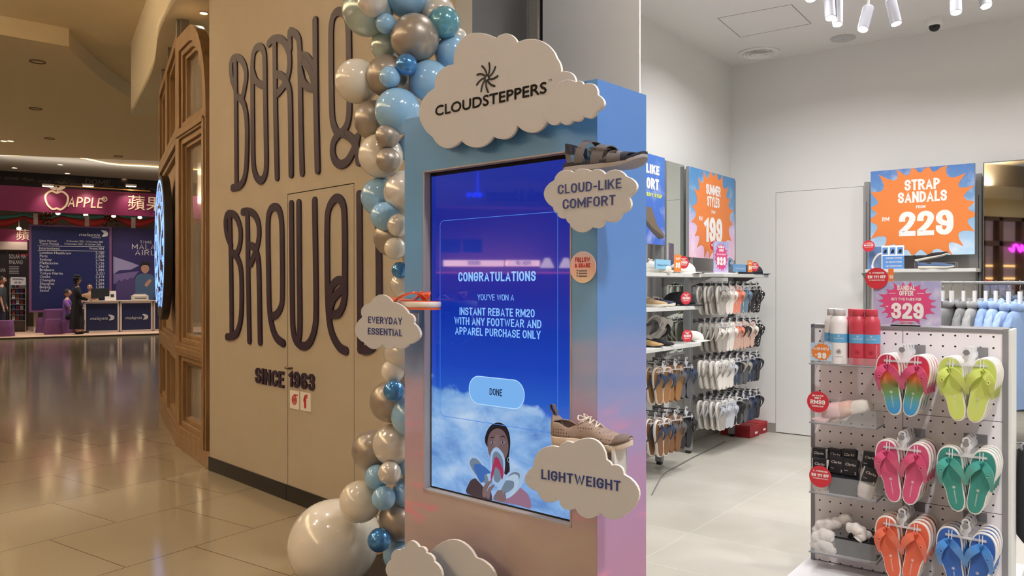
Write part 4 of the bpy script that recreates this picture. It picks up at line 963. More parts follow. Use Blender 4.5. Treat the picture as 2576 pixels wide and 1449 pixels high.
# grey sports sandal with strap bridges
def sport_sandal(parent, Lg, W, ms, mf, mst, mlin):
    base = lambda u: .022*max(0, (u-.70)/.30)**2; off = lambda u: .05*W*math.sin(PI*u); h = lambda u: .030-.010*smooth1(.3, .9, u)
    for nm, m_, a, b_, k in (('outsole', ms, 0, .55, 1.06), ('footbed', mf, .55, 1.0, 1.0)):
        mb = MB(); R = []
        for i in range(27):
            u = i/26; w = W/2*interp(WID, u)*k; z0 = base(u); x = u*Lg
            R.append([(x, off(u)-w, z0+h(u)*a), (x, off(u)-w, z0+h(u)*b_), (x, off(u)+w, z0+h(u)*b_), (x, off(u)+w, z0+h(u)*a)])
        mb.loft(R); mb.build(nm, m_, parent, ang=50, bevel=.0015)
    def arch(nm, m_, ua, ub, hh, wd, un=0, rise=None, lift=0):
        mb = MB(); R = []
        for i in range(17):
            q = i/16; th = PI*q; u = ua+(ub-ua)*(1-math.cos(th))/2*0+ (ub-ua)*q; w = W/2*interp(WID, u)*1.02
            y = off(u)-w*math.cos(th)**1 ; z = base(u)+h(u)*.6+lift+hh*math.sin(th)**.7
            t_ = .0035; du = wd/2/Lg*(1-.12*math.sin(th)); xx = (u+un*math.sin(th))*Lg
            R.append([(xx-du*Lg, y*1.0, z), (xx+du*Lg, y*1.0, z-.18*wd*math.sin(th)), (xx+du*Lg, y*1.03, z+t_-.18*wd*math.sin(th)), (xx-du*Lg, y*1.03, z+t_)])
        mb.loft(R); return mb.build(nm, m_, parent, ang=60)
    arch('forefoot_strap', mst, .70, .76, .040, .05, -.03); arch('toe_strap', mlin, .80, .84, .030, .035, -.01)
    arch('instep_strap', mst, .46, .52, .062, .045, .02); arch('ankle_strap', mst, .24, .38, .074, .034, .0, lift=.006)
    mb = MB(); R = []
    for i in range(17):
        th = PI*(i/16-.5); u = .16-.15*math.cos(th); w = W/2*.86; y = w*math.sin(th); z = .052+.016*math.cos(th)
        R.append([(u*Lg, y, z), (u*Lg, y, z+.030), (u*Lg-.004, y*1.05, z+.030), (u*Lg-.004, y*1.05, z)])
    mb.loft(R); mb.build('heel_strap', mlin, parent, ang=60)
    mb = MB()
    for s_ in (-1, 1):
        for (ua, za, ub, zb, wd) in ((.12, .026, .07, .07, .02), (.28, .026, .22, .075, .022), (.5, .026, .40, .07, .024), (.58, .026, .70, .05, .024), (.40, .07, .62, .055, .02)):
            w = W/2*.98; ya = off(ua)+s_*w*interp(WID, ua); yb_ = off(ub)+s_*w*interp(WID, ub)*.9
            mb.loft([[(ua*Lg-wd/2, ya, za), (ua*Lg+wd/2, ya, za), (ua*Lg+wd/2, ya-s_*.004, za), (ua*Lg-wd/2, ya-s_*.004, za)], [(ub*Lg-wd/2, yb_, zb), (ub*Lg+wd/2, yb_, zb), (ub*Lg+wd/2, yb_-s_*.004, zb), (ub*Lg-wd/2, yb_-s_*.004, zb)]])
    mb.build('side_straps', mst, parent, ang=60)
hx0, hz0 = KF.hy(1424, 431, yD+.045); x1_, _ = KF.hy(1620, 405, yD+.045)
t = thing('sport_sandal', 'grey and navy strap sandal above the cloud-like comfort cloud', 'sandal', KF, (hx0, yD+.055, hz0-.008))
sport_sandal(t, x1_-hx0, .095, mat('grey_midsole', (150, 144, 144), .6), mat('charcoal_footbed', (38, 38, 48), .8), mat('grey_strap', (92, 88, 92), .7), mat('navy_lining', (30, 32, 50), .8))

# flip-flops: x across, z up (toe end at the top), strap towards -y
FO = crom([(0, 0), (.030, -.010), (.050, -.045), (.056, -.095), (.047, -.145), (.036, -.19), (.033, -.235), (.022, -.268), (0, -.280), (-.022, -.270), (-.034, -.238), (-.035, -.19), (-.037, -.14), (-.047, -.095), (-.049, -.05), (-.032, -.012)], 4, True)
def flat_sandal_mesh(side):
    so = MB(); O = [(side*p[0], p[1]) for p in FO]
    def sc(k, d=0): return [(p[0]*k, (p[1]+.14)*(1-(1-k)*.45)-.14) for p in O]
    n = len(O)
    so.loft([[(p[0], .010, p[1]) for p in sc(.93)], [(p[0], .006, p[1]) for p in sc(.99)], [(p[0], -.008, p[1]) for p in sc(1.0)], [(p[0], -.0125, p[1]) for p in sc(.965)], [(p[0], -.0125, p[1]) for p in sc(.90)]])
    ins = MB(); ins.loft([[(p[0], -.0122, p[1]) for p in sc(.90)], [(p[0], -.0140, p[1]) for p in sc(.885)]])
    st = MB()
    for s_ in (-1, 1):
        P = crom([(0, -.018, -.056), (s_*.012, -.036, -.064), (s_*.028, -.046, -.080), (s_*.040, -.040, -.106), (s_*.046, -.024, -.138), (s_*.046, -.004, -.165)], 5)
        R = []; L_ = len(P)
        for i, p in enumerate(P):
            q = i/(L_-1); a = Vector(P[max(i-1, 0)]); b_ = Vector(P[min(i+1, L_-1)]); d_ = (b_-a).normalized(); wd = (.014+.021*math.sin(PI*min(1, q*1.1+.12)))
            ac = Vector((s_*(.15+.85*q), -.1, .9-.8*q)); ac = (ac-d_*ac.dot(d_)).normalized(); nn = d_.cross(ac).normalized()*.0022; c = Vector(p)
            R.append([tuple(c+ac*wd/2+nn), tuple(c+ac*wd/2-nn), tuple(c-ac*wd/2-nn), tuple(c-ac*wd/2+nn)])
        st.loft(R)
    st.tube([(0, -.012, -.058), (0, -.040, -.050), (0, -.036, -.062)], [.0045, .006, .004], 8)
    c = (side*.030, -.047, -.098); st.tube([(c[0]+.006*math.cos(a), c[1]-.002, c[2]+.006*math.sin(a)) for a in [2*PI*k/10 for k in range(10)]], .0022, 6, closed=True)
    return so, ins, st
FLIP = {}
def make_flip(parent, side, ms, mi, mst, print_=None):
    if side not in FLIP:
        so, ins, st = flat_sandal_mesh(side)
        a = so.build('sandal', ms, parent, ang=60); b_ = ins.build('footbed', mi, a, ang=60); c = st.build('strap', mst, a, ang=60); FLIP[side] = (a, b_, c)
    a0, b0, c0 = FLIP[side]
    if a0.parent is parent: return a0
    out = []
    for o, p, m_ in ((a0, parent, ms), (b0, None, mi), (c0, None, mst)):
        c = o.copy(); c.data = o.data.copy() if False else o.data; COL.objects.link(c); c.parent = p if p is not None else out[0]
        sl = c.material_slots[0]; sl.link = 'OBJECT'; sl.material = m_; out.append(c)
    return out[0]
m_wsole = mat('white_rubber', (226, 220, 214), .5); m_orst = mat('coral_gloss', (226, 92, 52), .16, coat=.6); m_orin = mat('coral_footbed', (214, 96, 64), .55)
x0, z0 = KF.hy(950, 742, yF+.05); x1_, z1_ = KF.hy(1096, 772, yF+.05)
t = thing('flip_flop', 'coral thong sandal with white sole lying above the everyday essential cloud', 'sandal', KF, (x1_, yF+.06, z1_+.006))
hold = D.objects.new('tilt', None)
D.objects.remove(hold)
k_ = (x1_-x0)/.28
def laid(mb, m_, nm, par):
    # lay a hanging sandal flat: toe end towards +x
    mb.v = [(v[2]*k_*1.0, v[0], -v[1]+.02*max(0, (-.10-v[2])/.18)**1.6) for v in mb.v]; return mb.build(nm, m_, par, ang=60)
so, ins, st = flat_sandal_mesh(1)
a = laid(so, m_wsole, 'sole', t); laid(ins, m_orin, 'footbed', t); laid(st, m_orst, 'strap', t)
mb = MB(); mb.v = []; O = [(p[0]*.97, (p[1]+.14)*.985-.14) for p in FO]
mb.loft([[(p[0], .018, p[1]) for p in O], [(p[0], .0095, p[1]) for p in O]]); laid(mb, m_orin, 'outsole', t)

# ---------------------------------------------------------------- balloon garland
m_bl = {
 'white': mat('balloon_white', (222, 214, 198), .16, coat=.5, spec=.5), 'pearl': mat('balloon_pearl', (214, 208, 198), .22, .22, coat=.5), 'silver': mat('balloon_silver', (158, 148, 136), .36, .45, coat=.4),
 'light blue': mat('balloon_light_blue', (142, 186, 220), .16, coat=.5), 'blue': mat('balloon_metallic_blue', (72, 136, 196), .22, .5, coat=.4), 'mint': mat('balloon_mint', (178, 196, 190), .22, .3, coat=.5), 'teal': mat('balloon_teal', (98, 160, 178), .2, .25, coat=.5)}
m_knot = mat('balloon_nozzle', (110, 104, 98), .5)
BAL = [  # px, py, r, layer, colour, label
(925,28,64,1,'mint','pale mint balloon at the top left of the garland'),
(938,6,38,-.3,'pearl','small pearl balloon in front of the pale mint one at the very top'),
(1020,-8,52,1,'light blue','light blue balloon cut by the top of the picture, left of the white pearl one'),
(1100,38,47,2,'pearl','pearl balloon behind the teal one at the top right of the garland'),
(1117,57,40,0.6,'teal','teal balloon at the top right of the garland'),
(1150,96,26,2.4,'pearl','small pearl balloon peeking between the teal balloon and the cloud top'),
(971,60,26,0,'light blue','small light blue balloon below the pearl one at the top'),
(1044,97,61,0.3,'silver','large silver balloon below the top of the garland'),
(972,117,39,1.6,'mint','mint balloon behind the large silver one, left side'),
(1023,163,27,-.7,'blue','small metallic blue balloon under the large silver one'),
(1137,135,44,1.4,'light blue','light blue balloon beside the top left lobe of the big cloud'),
(974,192,53,0.8,'silver','silver balloon right of the cream white balloon'),
(981,194,27,-.6,'light blue','small light blue balloon in front of the upper silver balloon'),
(899,205,56,1.5,'white','cream white balloon sticking out furthest left near the ampersand'),
(1080,204,52,0.5,'light blue','light blue balloon left of the big cloud, above its lower lobe'),
(1030,238,30,2.2,'pearl','shaded pearl balloon deep between the light blue balloons'),
(1001,280,58,-.3,'light blue','large light blue balloon just above the kiosk corner'),
(940,303,50,1.2,'silver','silver balloon left of the large light blue one'),
(975,343,31,-.6,'silver','small silver balloon, upper of the two stacked beside the kiosk corner'),
(977,403,31,-.6,'silver','small silver balloon, lower of the two stacked beside the kiosk corner'),
(958,392,56,0.8,'white','white balloon behind the two small silver balloons'),
(1038,372,38,1.6,'light blue','light blue balloon mostly hidden behind the upper kiosk edge'),
(1020,484,55,0.2,'pearl','pearl balloon below the small silver pair, cut by the kiosk edge'),
(958,496,50,1.4,'light blue','light blue balloon left of the pearl one, beside the letter D'),
(968,544,36,-.1,'light blue','smaller light blue balloon under the larger one beside the letter D'),
(1003,567,29,-.7,'pearl','small pearl balloon right of the light blue one at mid height'),
(988,598,48,1.0,'silver','silver pearl balloon behind two small pearl balloons'),
(994,625,28,-.6,'white','small white balloon in front of the silver pearl one'),
(1046,648,34,0.4,'pearl','pearl balloon mostly hidden by the kiosk edge above the orange sandal'),
(1006,680,21,0.2,'blue','tiny metallic blue balloon above the orange sandal'),
(1011,716,30,0.6,'pearl','pearl balloon right behind the orange sandal'),
(1014,800,46,1.2,'white','white balloon hidden behind the everyday essential cloud'),
(1012,886,46,0.3,'pearl','pearl balloon just below the everyday essential cloud'),
(988,934,30,0.1,'white','small white balloon left of the pearl one below the small cloud'),
(1036,950,30,0.9,'pearl','pearl balloon at the kiosk edge beside the lower metallic blue one'),
(991,983,27,-.6,'blue','metallic blue balloon at mid height of the lower garland'),
(983,1010,53,1.0,'silver','silver balloon behind the metallic blue one in the lower garland'),
(1037,1047,53,0.2,'light blue','light blue balloon cut by the kiosk edge, lower garland'),
(937,1134,52,1.4,'silver','silver balloon sticking out left in the lower garland'),
(990,1118,53,0.4,'pearl','large pearl balloon in the middle of the lower garland'),
(1042,1168,42,0.6,'light blue','light blue balloon at the kiosk edge beside the large pearl one'),
(980,1190,29,-.7,'pearl','small clear pearl balloon below the large pearl one'),
(948,1200,31,0.3,'light blue','light blue balloon left of the small clear pearl one'),
(1027,1240,41,0.8,'light blue','light blue balloon at the kiosk edge above the dark silver one'),
(965,1254,30,-.4,'light blue','small light blue balloon above the gap to the floor'),
(906,1262,53,0.9,'white','white balloon above the giant one at the foot of the garland'),
(1004,1309,52,0.9,'silver','dark silver balloon near the foot of the garland'),
(954,1359,30,-.2,'blue','metallic blue balloon beside the giant white one'),
(1006,1396,43,1.3,'light blue','shaded light blue balloon behind the scalloped foot cloud'),
]
for i, (px, py, r_, ly, cn, lb) in enumerate(BAL):
    d_ = 3.62+.085*ly + (.0 if py < 1100 else .06)
    c = WF.hz(px, py, 0) if False else ((px-1288)/1990*d_, d_, 1.5-(py-720)/1990*d_); R = r_*d_/1990
    t = thing('balloon', lb, 'balloon', WF, c, group='balloons of the garland beside the kiosk')
    rg = random.Random(i); ax = Vector((rg.uniform(-.6, .6), rg.uniform(.3, 1.2), rg.uniform(-.8, .8))).normalized()   # nozzle points inwards
    mb = MB(); pr = []
    for k in range(21):
        a = PI*k/20; z = math.cos(a); rr_ = math.sin(a); s_ = 1.0-.06*max(0, -z)**2*1.0
        pr.append((max(rr_*s_, .001)*R, (z*(1.0 if z > 0 else 1.07))*R))
    mb.lathe(pr, n=36); M = ax.to_track_quat('-Z', 'Y').to_matrix().to_4x4(); mb.xf(M); mb.build('skin', m_bl[cn], t, ang=80)
    mb = MB(); mb.lathe([(R*.03, -R*1.05), (R*.05, -R*1.10), (R*.10, -R*1.17), (R*.085, -R*1.18), (R*.02, -R*1.1)], n=12); mb.xf(M); mb.build('nozzle', m_bl[cn], t)
d_ = 3.93; R = 110*d_/1990
t = thing('balloon', 'giant glossy white balloon resting on the floor at the garland foot', 'balloon', WF, ((836-1288)/1990*d_, d_, R*1.0), group=None)
mb = MB(); pr = [(max(math.sin(PI*k/28), .001)*R*(1-.05*max(0, -math.cos(PI*k/28))**2), math.cos(PI*k/28)*R*(1 if k < 14 else 1.12)) for k in range(29)]
mb.lathe(pr, n=56); M = Vector((.75, .35, .35)).normalized().to_track_quat('-Z', 'Y').to_matrix().to_4x4(); mb.xf(M); mb.build('skin', m_bl['white'], t, ang=80)
mb = MB(); mb.lathe([(R*.03, -R*1.10), (R*.04, -R*1.14), (R*.07, -R*1.19), (R*.02, -R*1.15)], n=12); mb.xf(M); mb.build('nozzle', m_bl['white'], t)
# base plate of the garland
t = thing('garland_base', 'low black platform with a brown edge under the balloon garland', 'base plate', KF, (-.70, .20, 0))
mb = MB(); mb.box(-.28, .55, -.3, .55, .0, .03); mb.build('plate', m_black, t, smooth=False, bevel=.003)
mb = MB(); mb.box(-.292, -.28, -.3, .55, 0, .034); mb.build('edging', m_oak, t, smooth=False)

# ================================================================== SHOP, LEFT RACK (x out of the wall, y along it)
m_rack = mat('rack_grey_metal', (150, 150, 150), .4, .3); m_shelf = mat('shelf_light_grey', (206, 206, 202), .5); m_prong = mat('prong_grey', (110, 110, 112), .35, .6); m_slot = mat('slot_dark', (50, 50, 52), .6)
m_hang = mat('clear_hanger', (244, 244, 246), .15, alpha=.5)
def bay(nm, lb, ya, yb, shelves, arms, x0=.2, top=2.55):
    """ya is the far post, yb the near one"""
    t = thing(nm, lb, 'display rack', SF, (x0, ya, 0)); w = yb-ya
    for k, y in enumerate((0, w)):
        mb = MB(); mb.box(-.03, .03, y-.022, y+.022, 0.03, top); mb.box(.03, .0305, y-.003, y+.003, .3, top, 1); o = mb.build('post', [m_rack, m_slot], t, smooth=False)
        mb = MB(); mb.box(-.02, .02, y-.02, y+.02, 0, .03); mb.build('foot', m_black, o, smooth=False)
    for z in (1.62, .45):
        mb = MB(); mb.box(-.015, .015, w+.02, -.02, z-.02, z+.02); mb.build('crossbar', m_rack, t, smooth=False)
    for z in shelves:
        mb = MB(); mb.box(.03, .35, w-.05, .05, z-.028, z); s = mb.build('shelf', m_shelf, t, smooth=False, bevel=.002)
        for y in (0, w):
            mb = MB(); mb.prism([(.03, z-.028), (.24, z-.028), (.03, z-.11)], y-.003, y+.003); mb.build('bracket', m_rack, s, smooth=False)
    for (y, z) in arms:
        mb = MB(); mb.tube([(.02, y, z-.006), (.30, y, z)], .006, 8); mb.tube([(.300, y, z), (.306, y, z+.012)], .006, 8); mb.box(.0, .02, y-.03, y+.03, z-.022, z+.012); mb.build('arm', m_prong, t)
    return t
YA, YB = -.46, -1.46
ROWS = [1.52, 1.19, .86, .50]
ARMY = [-.10-.165*k for k in range(6)]
bay('display_rack', 'grey slotted display rack with sandal arms beside the back corner of the shop', YA, YB, [1.61], [(y, z) for z in ROWS for y in ARMY])
bay('display_rack', 'nearer grey display rack with shoe shelves, half hidden by the kiosk', -2.02, -3.02, [1.60, 1.34, 1.04], [(y, z) for z in (.90, .50) for y in (-.10, -.30, -.50)])
bay2_arms = [(-2.02+y) for y in (-.10, -.30, -.50)]

def flip_pair(nm, lb, ms, mi, mst, grp, F, loc, rz, spread=.062, tilt=7):
    t = thing(nm, lb, 'sandals', F, loc, rz, group=grp)
    for s_ in (1, -1):
        o = make_flip(t, s_, ms, mi, mst); o.name = 'sandal'; o.location = (s_*spread, 0, -.020); o.rotation_euler = (0, math.radians(s_*tilt), 0)
    mb = MB()
    mb.box(-.078, .078, -.018, -.014, -.058, -.048)
    for s_ in (1, -1):
        for q in (-.006, .006): mb.tube([(s_*.058+q, -.018, -.03), (s_*.058+q, -.024, -.075)], .0022, 6)
    mb.disc((0, -.012), .021, -.018, -.014, 20); mb.prism([(-.006, -.055), (.006, -.055), (.010, -.03), (-.010, -.03)], -.018, -.014)
    mb.ring(circ(0, .012, .016, 16), circ(0, .012, .009, 16), -.018, -.014)
    mb.build('hanger', m_hang, t, smooth=False)
    return t
# templates for the prototype meshes
_tmp = D.objects.new('tmp', None); COL.objects.link(_tmp)
FC = {'white': (232, 226, 218), 'grey': (168, 162, 154), 'coral': (232, 140, 116), 'slate': (108, 132, 152), 'black': (40, 38, 42), 'navy': (48, 60, 86), 'brown': (122, 84, 54), 'nude': (216, 178, 160), 'silver': (190, 194, 204), 'dgrey': (92, 92, 96), 'tan': (150, 108, 66)}
fm = lambda k, r=.5: mat('sandal_'+k, FC[k], r)
m_floral = None
m, nt, b, N, L = nodes('floral_black', .5); tc = N('TexCoord'); v = N('TexVoronoi'); v.inputs['Scale'].default_value = 42; L(tc.outputs['Object'], v.inputs['Vector'])
r = ramp(nt, [(.28, (222, 216, 206)), (.34, (32, 30, 34))]); L(v.outputs['Distance'], r.inputs[0]); L(r.outputs[0], b.inputs['Base Color']); m_floral = m
MM = lambda k: m_floral if k == 'floral' else fm(k)
ORD = ['first', 'second', 'third', 'fourth', 'fifth', 'sixth']
ROWN = ['top', 'second', 'third', 'lowest']
# per row, per arm from the corner to the camera: (sole, footbed, strap)
PAL = [
 [('black', 'floral', 'floral'), ('white', 'black', 'black'), ('white', 'slate', 'slate'), ('white', 'coral', 'coral'), ('white', 'white', 'white'), ('white', 'grey', 'grey')],
 [('black', 'floral', 'floral'), ('black', 'nude', 'white'), ('nude', 'nude', 'black'), ('white', 'nude', 'coral'), ('white', 'white', 'white'), ('grey', 'grey', 'white')],
 [('black', 'black', 'black'), ('white', 'navy', 'navy'), ('dgrey', 'dgrey', 'grey'), ('white', 'navy', 'black'), ('white', 'white', 'silver'), ('white', 'white', 'grey')],
 [('black', 'black', 'black'), ('navy', 'navy', 'navy'), ('black', 'dgrey', 'dgrey'), ('white', 'black', 'black'), ('white', 'silver', 'silver'), ('white', 'grey', 'silver')]]
CN = {'floral': 'floral black', 'black': 'black', 'white': 'white', 'slate': 'slate blue', 'coral': 'coral', 'grey': 'pale grey', 'nude': 'nude', 'navy': 'navy', 'silver': 'silver white', 'dgrey': 'dark grey', 'brown': 'brown', 'tan': 'tan'}
proto = {}
POS = ['outermost', 'second from the arm tip', 'third from the arm tip', 'innermost']
for ri, z in enumerate(ROWS):
    for ai, y in enumerate(ARMY):
        c = PAL[ri][ai]
        for pi in range(4):
            x = .2+.275-.055*pi
            lb = '%s sandals, %s on the %s arm from the corner, %s row, far rack' % (CN[c[2]], ['outermost', 'second', 'third', 'innermost'][pi], ORD[ai], ROWN[ri])
            key = c
            loc = (x, YA+y, z); rz = PI/2+math.radians(random.uniform(-16, 4)-8)
            if key not in proto: proto[key] = flip_pair('sandal_pair', lb, MM(c[0]), MM(c[1]), MM(c[2]), 'sandals on the %s row of the far rack' % ROWN[ri], SF, loc, rz, .052, 5); proto[key]['sz'] = 1; o = proto[key]
            else:
                o = copy_tree(proto[key]); place(o, SF, loc, rz); o['label'] = lb; o['group'] = 'sandals on the %s row of the far rack' % ROWN[ri]
            o.scale = (.9, 1.0, .92)
P2 = [[('black', 'dgrey', 'navy'), ('brown', 'tan', 'dgrey'), ('white', 'tan', 'navy')], [('black', 'black', 'black'), ('brown', 'brown', 'dgrey'), ('white', 'brown', 'navy')]]
for ri, z in enumerate((.90, .50)):
    for ai, y in enumerate(bay2_arms):
        c = P2[ri][ai]
        for pi in range(3):
            lb = '%s sandals, %s straps, %s on the %s arm, %s row, near rack' % (CN[c[1]], CN[c[2]], ['outermost', 'second', 'innermost'][pi], ORD[ai], ['upper', 'lower'][ri])
            loc = (.2+.275-.07*pi, y, z); rz = PI/2+math.radians(random.uniform(-18, 2)-6)
            key = ('b',)+c; g_ = 'sandals on the %s row of the near rack' % ['upper', 'lower'][ri]
            if key not in proto: proto[key] = o = flip_pair('sandal_pair', lb, MM(c[0]), MM(c[1]), MM(c[2]), g_, SF, loc, rz, .056, 5)
            else: o = copy_tree(proto[key]); place(o, SF, loc, rz); o['label'] = lb; o['group'] = g_
            o.scale = (1.0, 1.1, 1.04)

# ---------------------------------------------------------------- posters
m_pw = mat('poster_white', (236, 232, 228), .5); m_por = mat('poster_orange', (226, 128, 58), .5); m_ppk = mat('poster_pink', (212, 72, 126), .5); m_pred = mat('tag_red', (200, 48, 60), .45)
m_pye = mat('poster_yellow_print', (214, 226, 90), .5)
def skyprint(name, stops, z0, z1, cloud=.5):
    m, nt, b, N, L = nodes(name, .5); tc = N('TexCoord'); sp = N('SeparateXYZ'); L(tc.outputs['Object'], sp.inputs[0]); mr = N('MapRange'); mr.inputs[1].default_value = z0; mr.inputs[2].default_value = z1; L(sp.outputs[2], mr.inputs[0])
    r = ramp(nt, stops); L(mr.outputs[0], r.inputs[0]); nz = N('TexNoise'); nz.inputs['Scale'].default_value = 5/(z1-z0); nz.inputs['Detail'].default_value = 5; L(tc.outputs['Object'], nz.inputs['Vector'])
    r2 = ramp(nt, [(.5, (0, 0, 0)), (.75, (255, 255, 255))]); L(nz.outputs['Fac'], r2.inputs[0]); mu = N('Math', operation='MULTIPLY'); L(r2.outputs[0], mu.inputs[0]); mu.inputs[1].default_value = cloud
    mx = N('Mix', data_type='RGBA'); L(mu.outputs[0], mx.inputs[0]); L(r.outputs[0], mx.inputs[6]); mx.inputs[7].default_value = s2l((236, 238, 244)); L(mx.outputs[2], b.inputs['Base Color']); return m
m_skyp = skyprint('poster_blue_sky', [(0, (180, 210, 232)), (.5, (116, 160, 202)), (1, (74, 118, 184))], 0, .8)
m_skyd = skyprint('poster_pastel_sky', [(0, (238, 190, 208)), (.35, (214, 190, 222)), (.55, (106, 154, 196)), (1, (68, 130, 184))], 0, .82)
m_skyl = skyprint('poster_mauve_sky', [(0, (190, 176, 210)), (1, (150, 158, 204))], 0, .3)
m_skyb = skyprint('poster_deep_sky', [(0, (58, 100, 192)), (1, (68, 118, 196))], 0, .8, .3)
m_pedge = mat('poster_edge', (150, 150, 152), .5)
def burst(cx, cz, rx, rz, n=20, d=.17, seed=1, clip=None):
    rg = random.Random(seed); tips = []
    for i in range(n):
        a = 2*PI*(i+.5)/n+rg.uniform(-.05, .05); k = rg.uniform(.94, 1.06); tips.append((cx+rx*k*math.cos(a), cz+rz*k*math.sin(a)))
    out = []
    for i, p in enumerate(tips):
        q = tips[(i+1) % n]
        for k in range(6):
            t = k/6; mx_ = p[0]+(q[0]-p[0])*t; mz = p[1]+(q[1]-p[1])*t; h = 1-d*math.sin(PI*t)**.6
            x_, z_ = cx+(mx_-cx)*h, cz+(mz-cz)*h
            if clip: x_ = min(max(x_, clip[0]), clip[1]); z_ = min(max(z_, clip[2]), clip[3])
            out.append((x_, z_))
    return out
def board(nm, lb, F, w, h, m_bg, loc, rz=0, th=.03, cat='poster', grp=None):
    t = thing(nm, lb, cat, F, loc, rz, group=grp)
    mb = MB(); mb.box(-w/2, w/2, 0, th, 0, h); mb.build('panel', m_pedge, t, smooth=False)
    mb = MB(); mb.face([(-w/2, 0), (w/2, 0), (w/2, h), (-w/2, h)], -.001); mb.build('print', m_bg, t, smooth=False)
    return t
# strap sandals poster on the back wall
xa, za = SF.hy(2190, 431, -.25); xb, zb = SF.hy(2452, 411, -.25); zc = SF.hy(2190, 645, -.25)[1]
w, h = xb-xa, (za+zb)/2-zc; cxp = (xa+xb)/2
t = board('poster', 'square orange starburst poster for strap sandals on the back wall rack', SF, w, h, m_skyp, (cxp, -.25, zc))
mb = MB(); mb.face(burst(0, h*.5, w*.58, h*.60, 20, .23, 4, (-w/2, w/2, 0, h)), -.002); mb.build('starburst', m_por, t, smooth=False)
mb = MB(); stext(mb, 'STRAP', .01, h*.745, h*.125, w*.34, .20, -.003, align='c', sp=.05); stext(mb, 'SANDALS', .01, h*.605, h*.125, w*.47, .20, -.003, align='c', sp=.05); mb.build('heading', m_pw, t, smooth=False); mb = MB(); stext(mb, 'FROM', .0, h*.535, h*.035, w*.09, .2, -.003, align='c')
stext(mb, '229', .04, h*.225, h*.28, w*.52, .20, -.003, align='c', sp=.05); stext(mb, 'RM', -w*.345, h*.405, h*.05, w*.072, .17, -.003, align='c'); mb.build('print_lettering', m_pw, t, smooth=False)
# summer styles poster on the far rack; its plane faces +x, so turn by 90 degrees
ya_, za_ = SF.hx(1848, 455, .235); yb_, zb_ = SF.hx(1733, 418, .235); zc_ = SF.hx(1733, 647, .235)[1]
w, h = ya_-yb_, zb_-zc_; cyp = (ya_+yb_)/2
t = board('poster', 'orange starburst poster for summer styles on the left rack of the shop', SF, w, h, m_skyd, (.235, cyp, zc_), PI/2)
mb = MB(); mb.face(burst(0, h*.5, w*.46, h*.56, 20, .20, 6, (-w/2, w/2, 0, h)), -.002); mb.build('starburst', m_por, t, smooth=False)
mb = MB(); stext(mb, 'SUMMER', 0, h*.735, h*.12, w*.32, .20, -.003, align='c', sp=.04); stext(mb, 'STYLES', 0, h*.60, h*.12, w*.27, .20, -.003, align='c', sp=.04); mb.build('heading', m_pw, t, smooth=False); mb = MB(); stext(mb, 'FROM', 0, h*.525, h*.035, w*.08, .2, -.003, align='c')
stext(mb, '199', .0, h*.19, h*.29, w*.40, .21, -.003, align='c', sp=.04); stext(mb, 'RM', -w*.27, h*.42, h*.05, w*.07, .17, -.003, align='c'); mb.build('print_lettering', m_pw, t, smooth=False)
# blue poster partly behind the kiosk
yb2, zb2 = SF.hx(1672, 398, .235); zc2 = SF.hx(1672, 617, .235)[1]
w2 = 1.06; h2 = zb2-zc2
t = board('poster', 'blue sky poster of a brown shoe, cut by the kiosk edge', SF, w2, h2, m_skyb, (.235, yb2-w2/2, zc2), PI/2)
mb = MB()
def rx(px, py): y_, z_ = SF.hx(px, py, .232); return (y_-(yb2-w2/2), z_-zc2)
for s, a, b_, c_ in (('CLOUD-LIKE', (1657, 442), (1657, 419), None), ('COMFORT', (1656, 480), (1656, 452), None)):
    p = rx(*a); q = rx(*b_); stext(mb, s, p[0], p[1], q[1]-p[1], w2*.62 if 'CL' in s else w2*.5, .24, -.003, align='r', sp=.05)
mb.build('print_lettering', m_pw, t, smooth=False)
mb = MB(); p = rx(1664, 500); q = rx(1664, 491); stext(mb, 'COMFORT WITH EVERY STEP', p[0], p[1], q[1]-p[1], w2*.75, .2, -.003, align='r', sp=.08); mb.build('slogan', m_pye, t, smooth=False)
mb = MB(); Q = crom([rx(*p) for p in ((1600, 470), (1625, 518), (1637, 522), (1645, 545), (1653, 568), (1668, 588), (1669, 597), (1655, 598), (1636, 578), (1622, 560), (1600, 540))], 5, True); mb.face(Q, -.003)
mb.build('shoe_picture', mat('print_brown_shoe', (112, 98, 82), .5), t, smooth=False)
mb = MB(); Q = [rx(*p) for p in ((1600, 545), (1625, 565), (1638, 583), (1656, 601), (1668, 599), (1664, 592), (1640, 573), (1624, 553), (1600, 532))]; mb.face(Q, -.0035); mb.build('sole_picture', mat('print_dark_sole', (70, 64, 56), .5), t, smooth=False)
# mirror strip between the posters
ym0, zm0 = SF.hx(1721, 416, .19); ym1, zm1 = SF.hx(1675, 400, .19)
t = thing('wall_mirror', 'narrow tall mirror between the two left rack posters', 'mirror', SF, (.19, (ym0+ym1)/2, .9), PI/2); w = ym0-ym1
mb = MB(); mb.box(-w/2, w/2, 0, .02, 0, zm0-.9); mb.build('frame', m_rack, t, smooth=False)
m_mir = mat('mirror_glass', (205, 212, 205), .02, 1.0)
mb = MB(); mb.box(-w/2+.006, w/2-.006, -.004, 0, .02, zm0-.9-.01); mb.build('glass', m_mir, t, smooth=False)

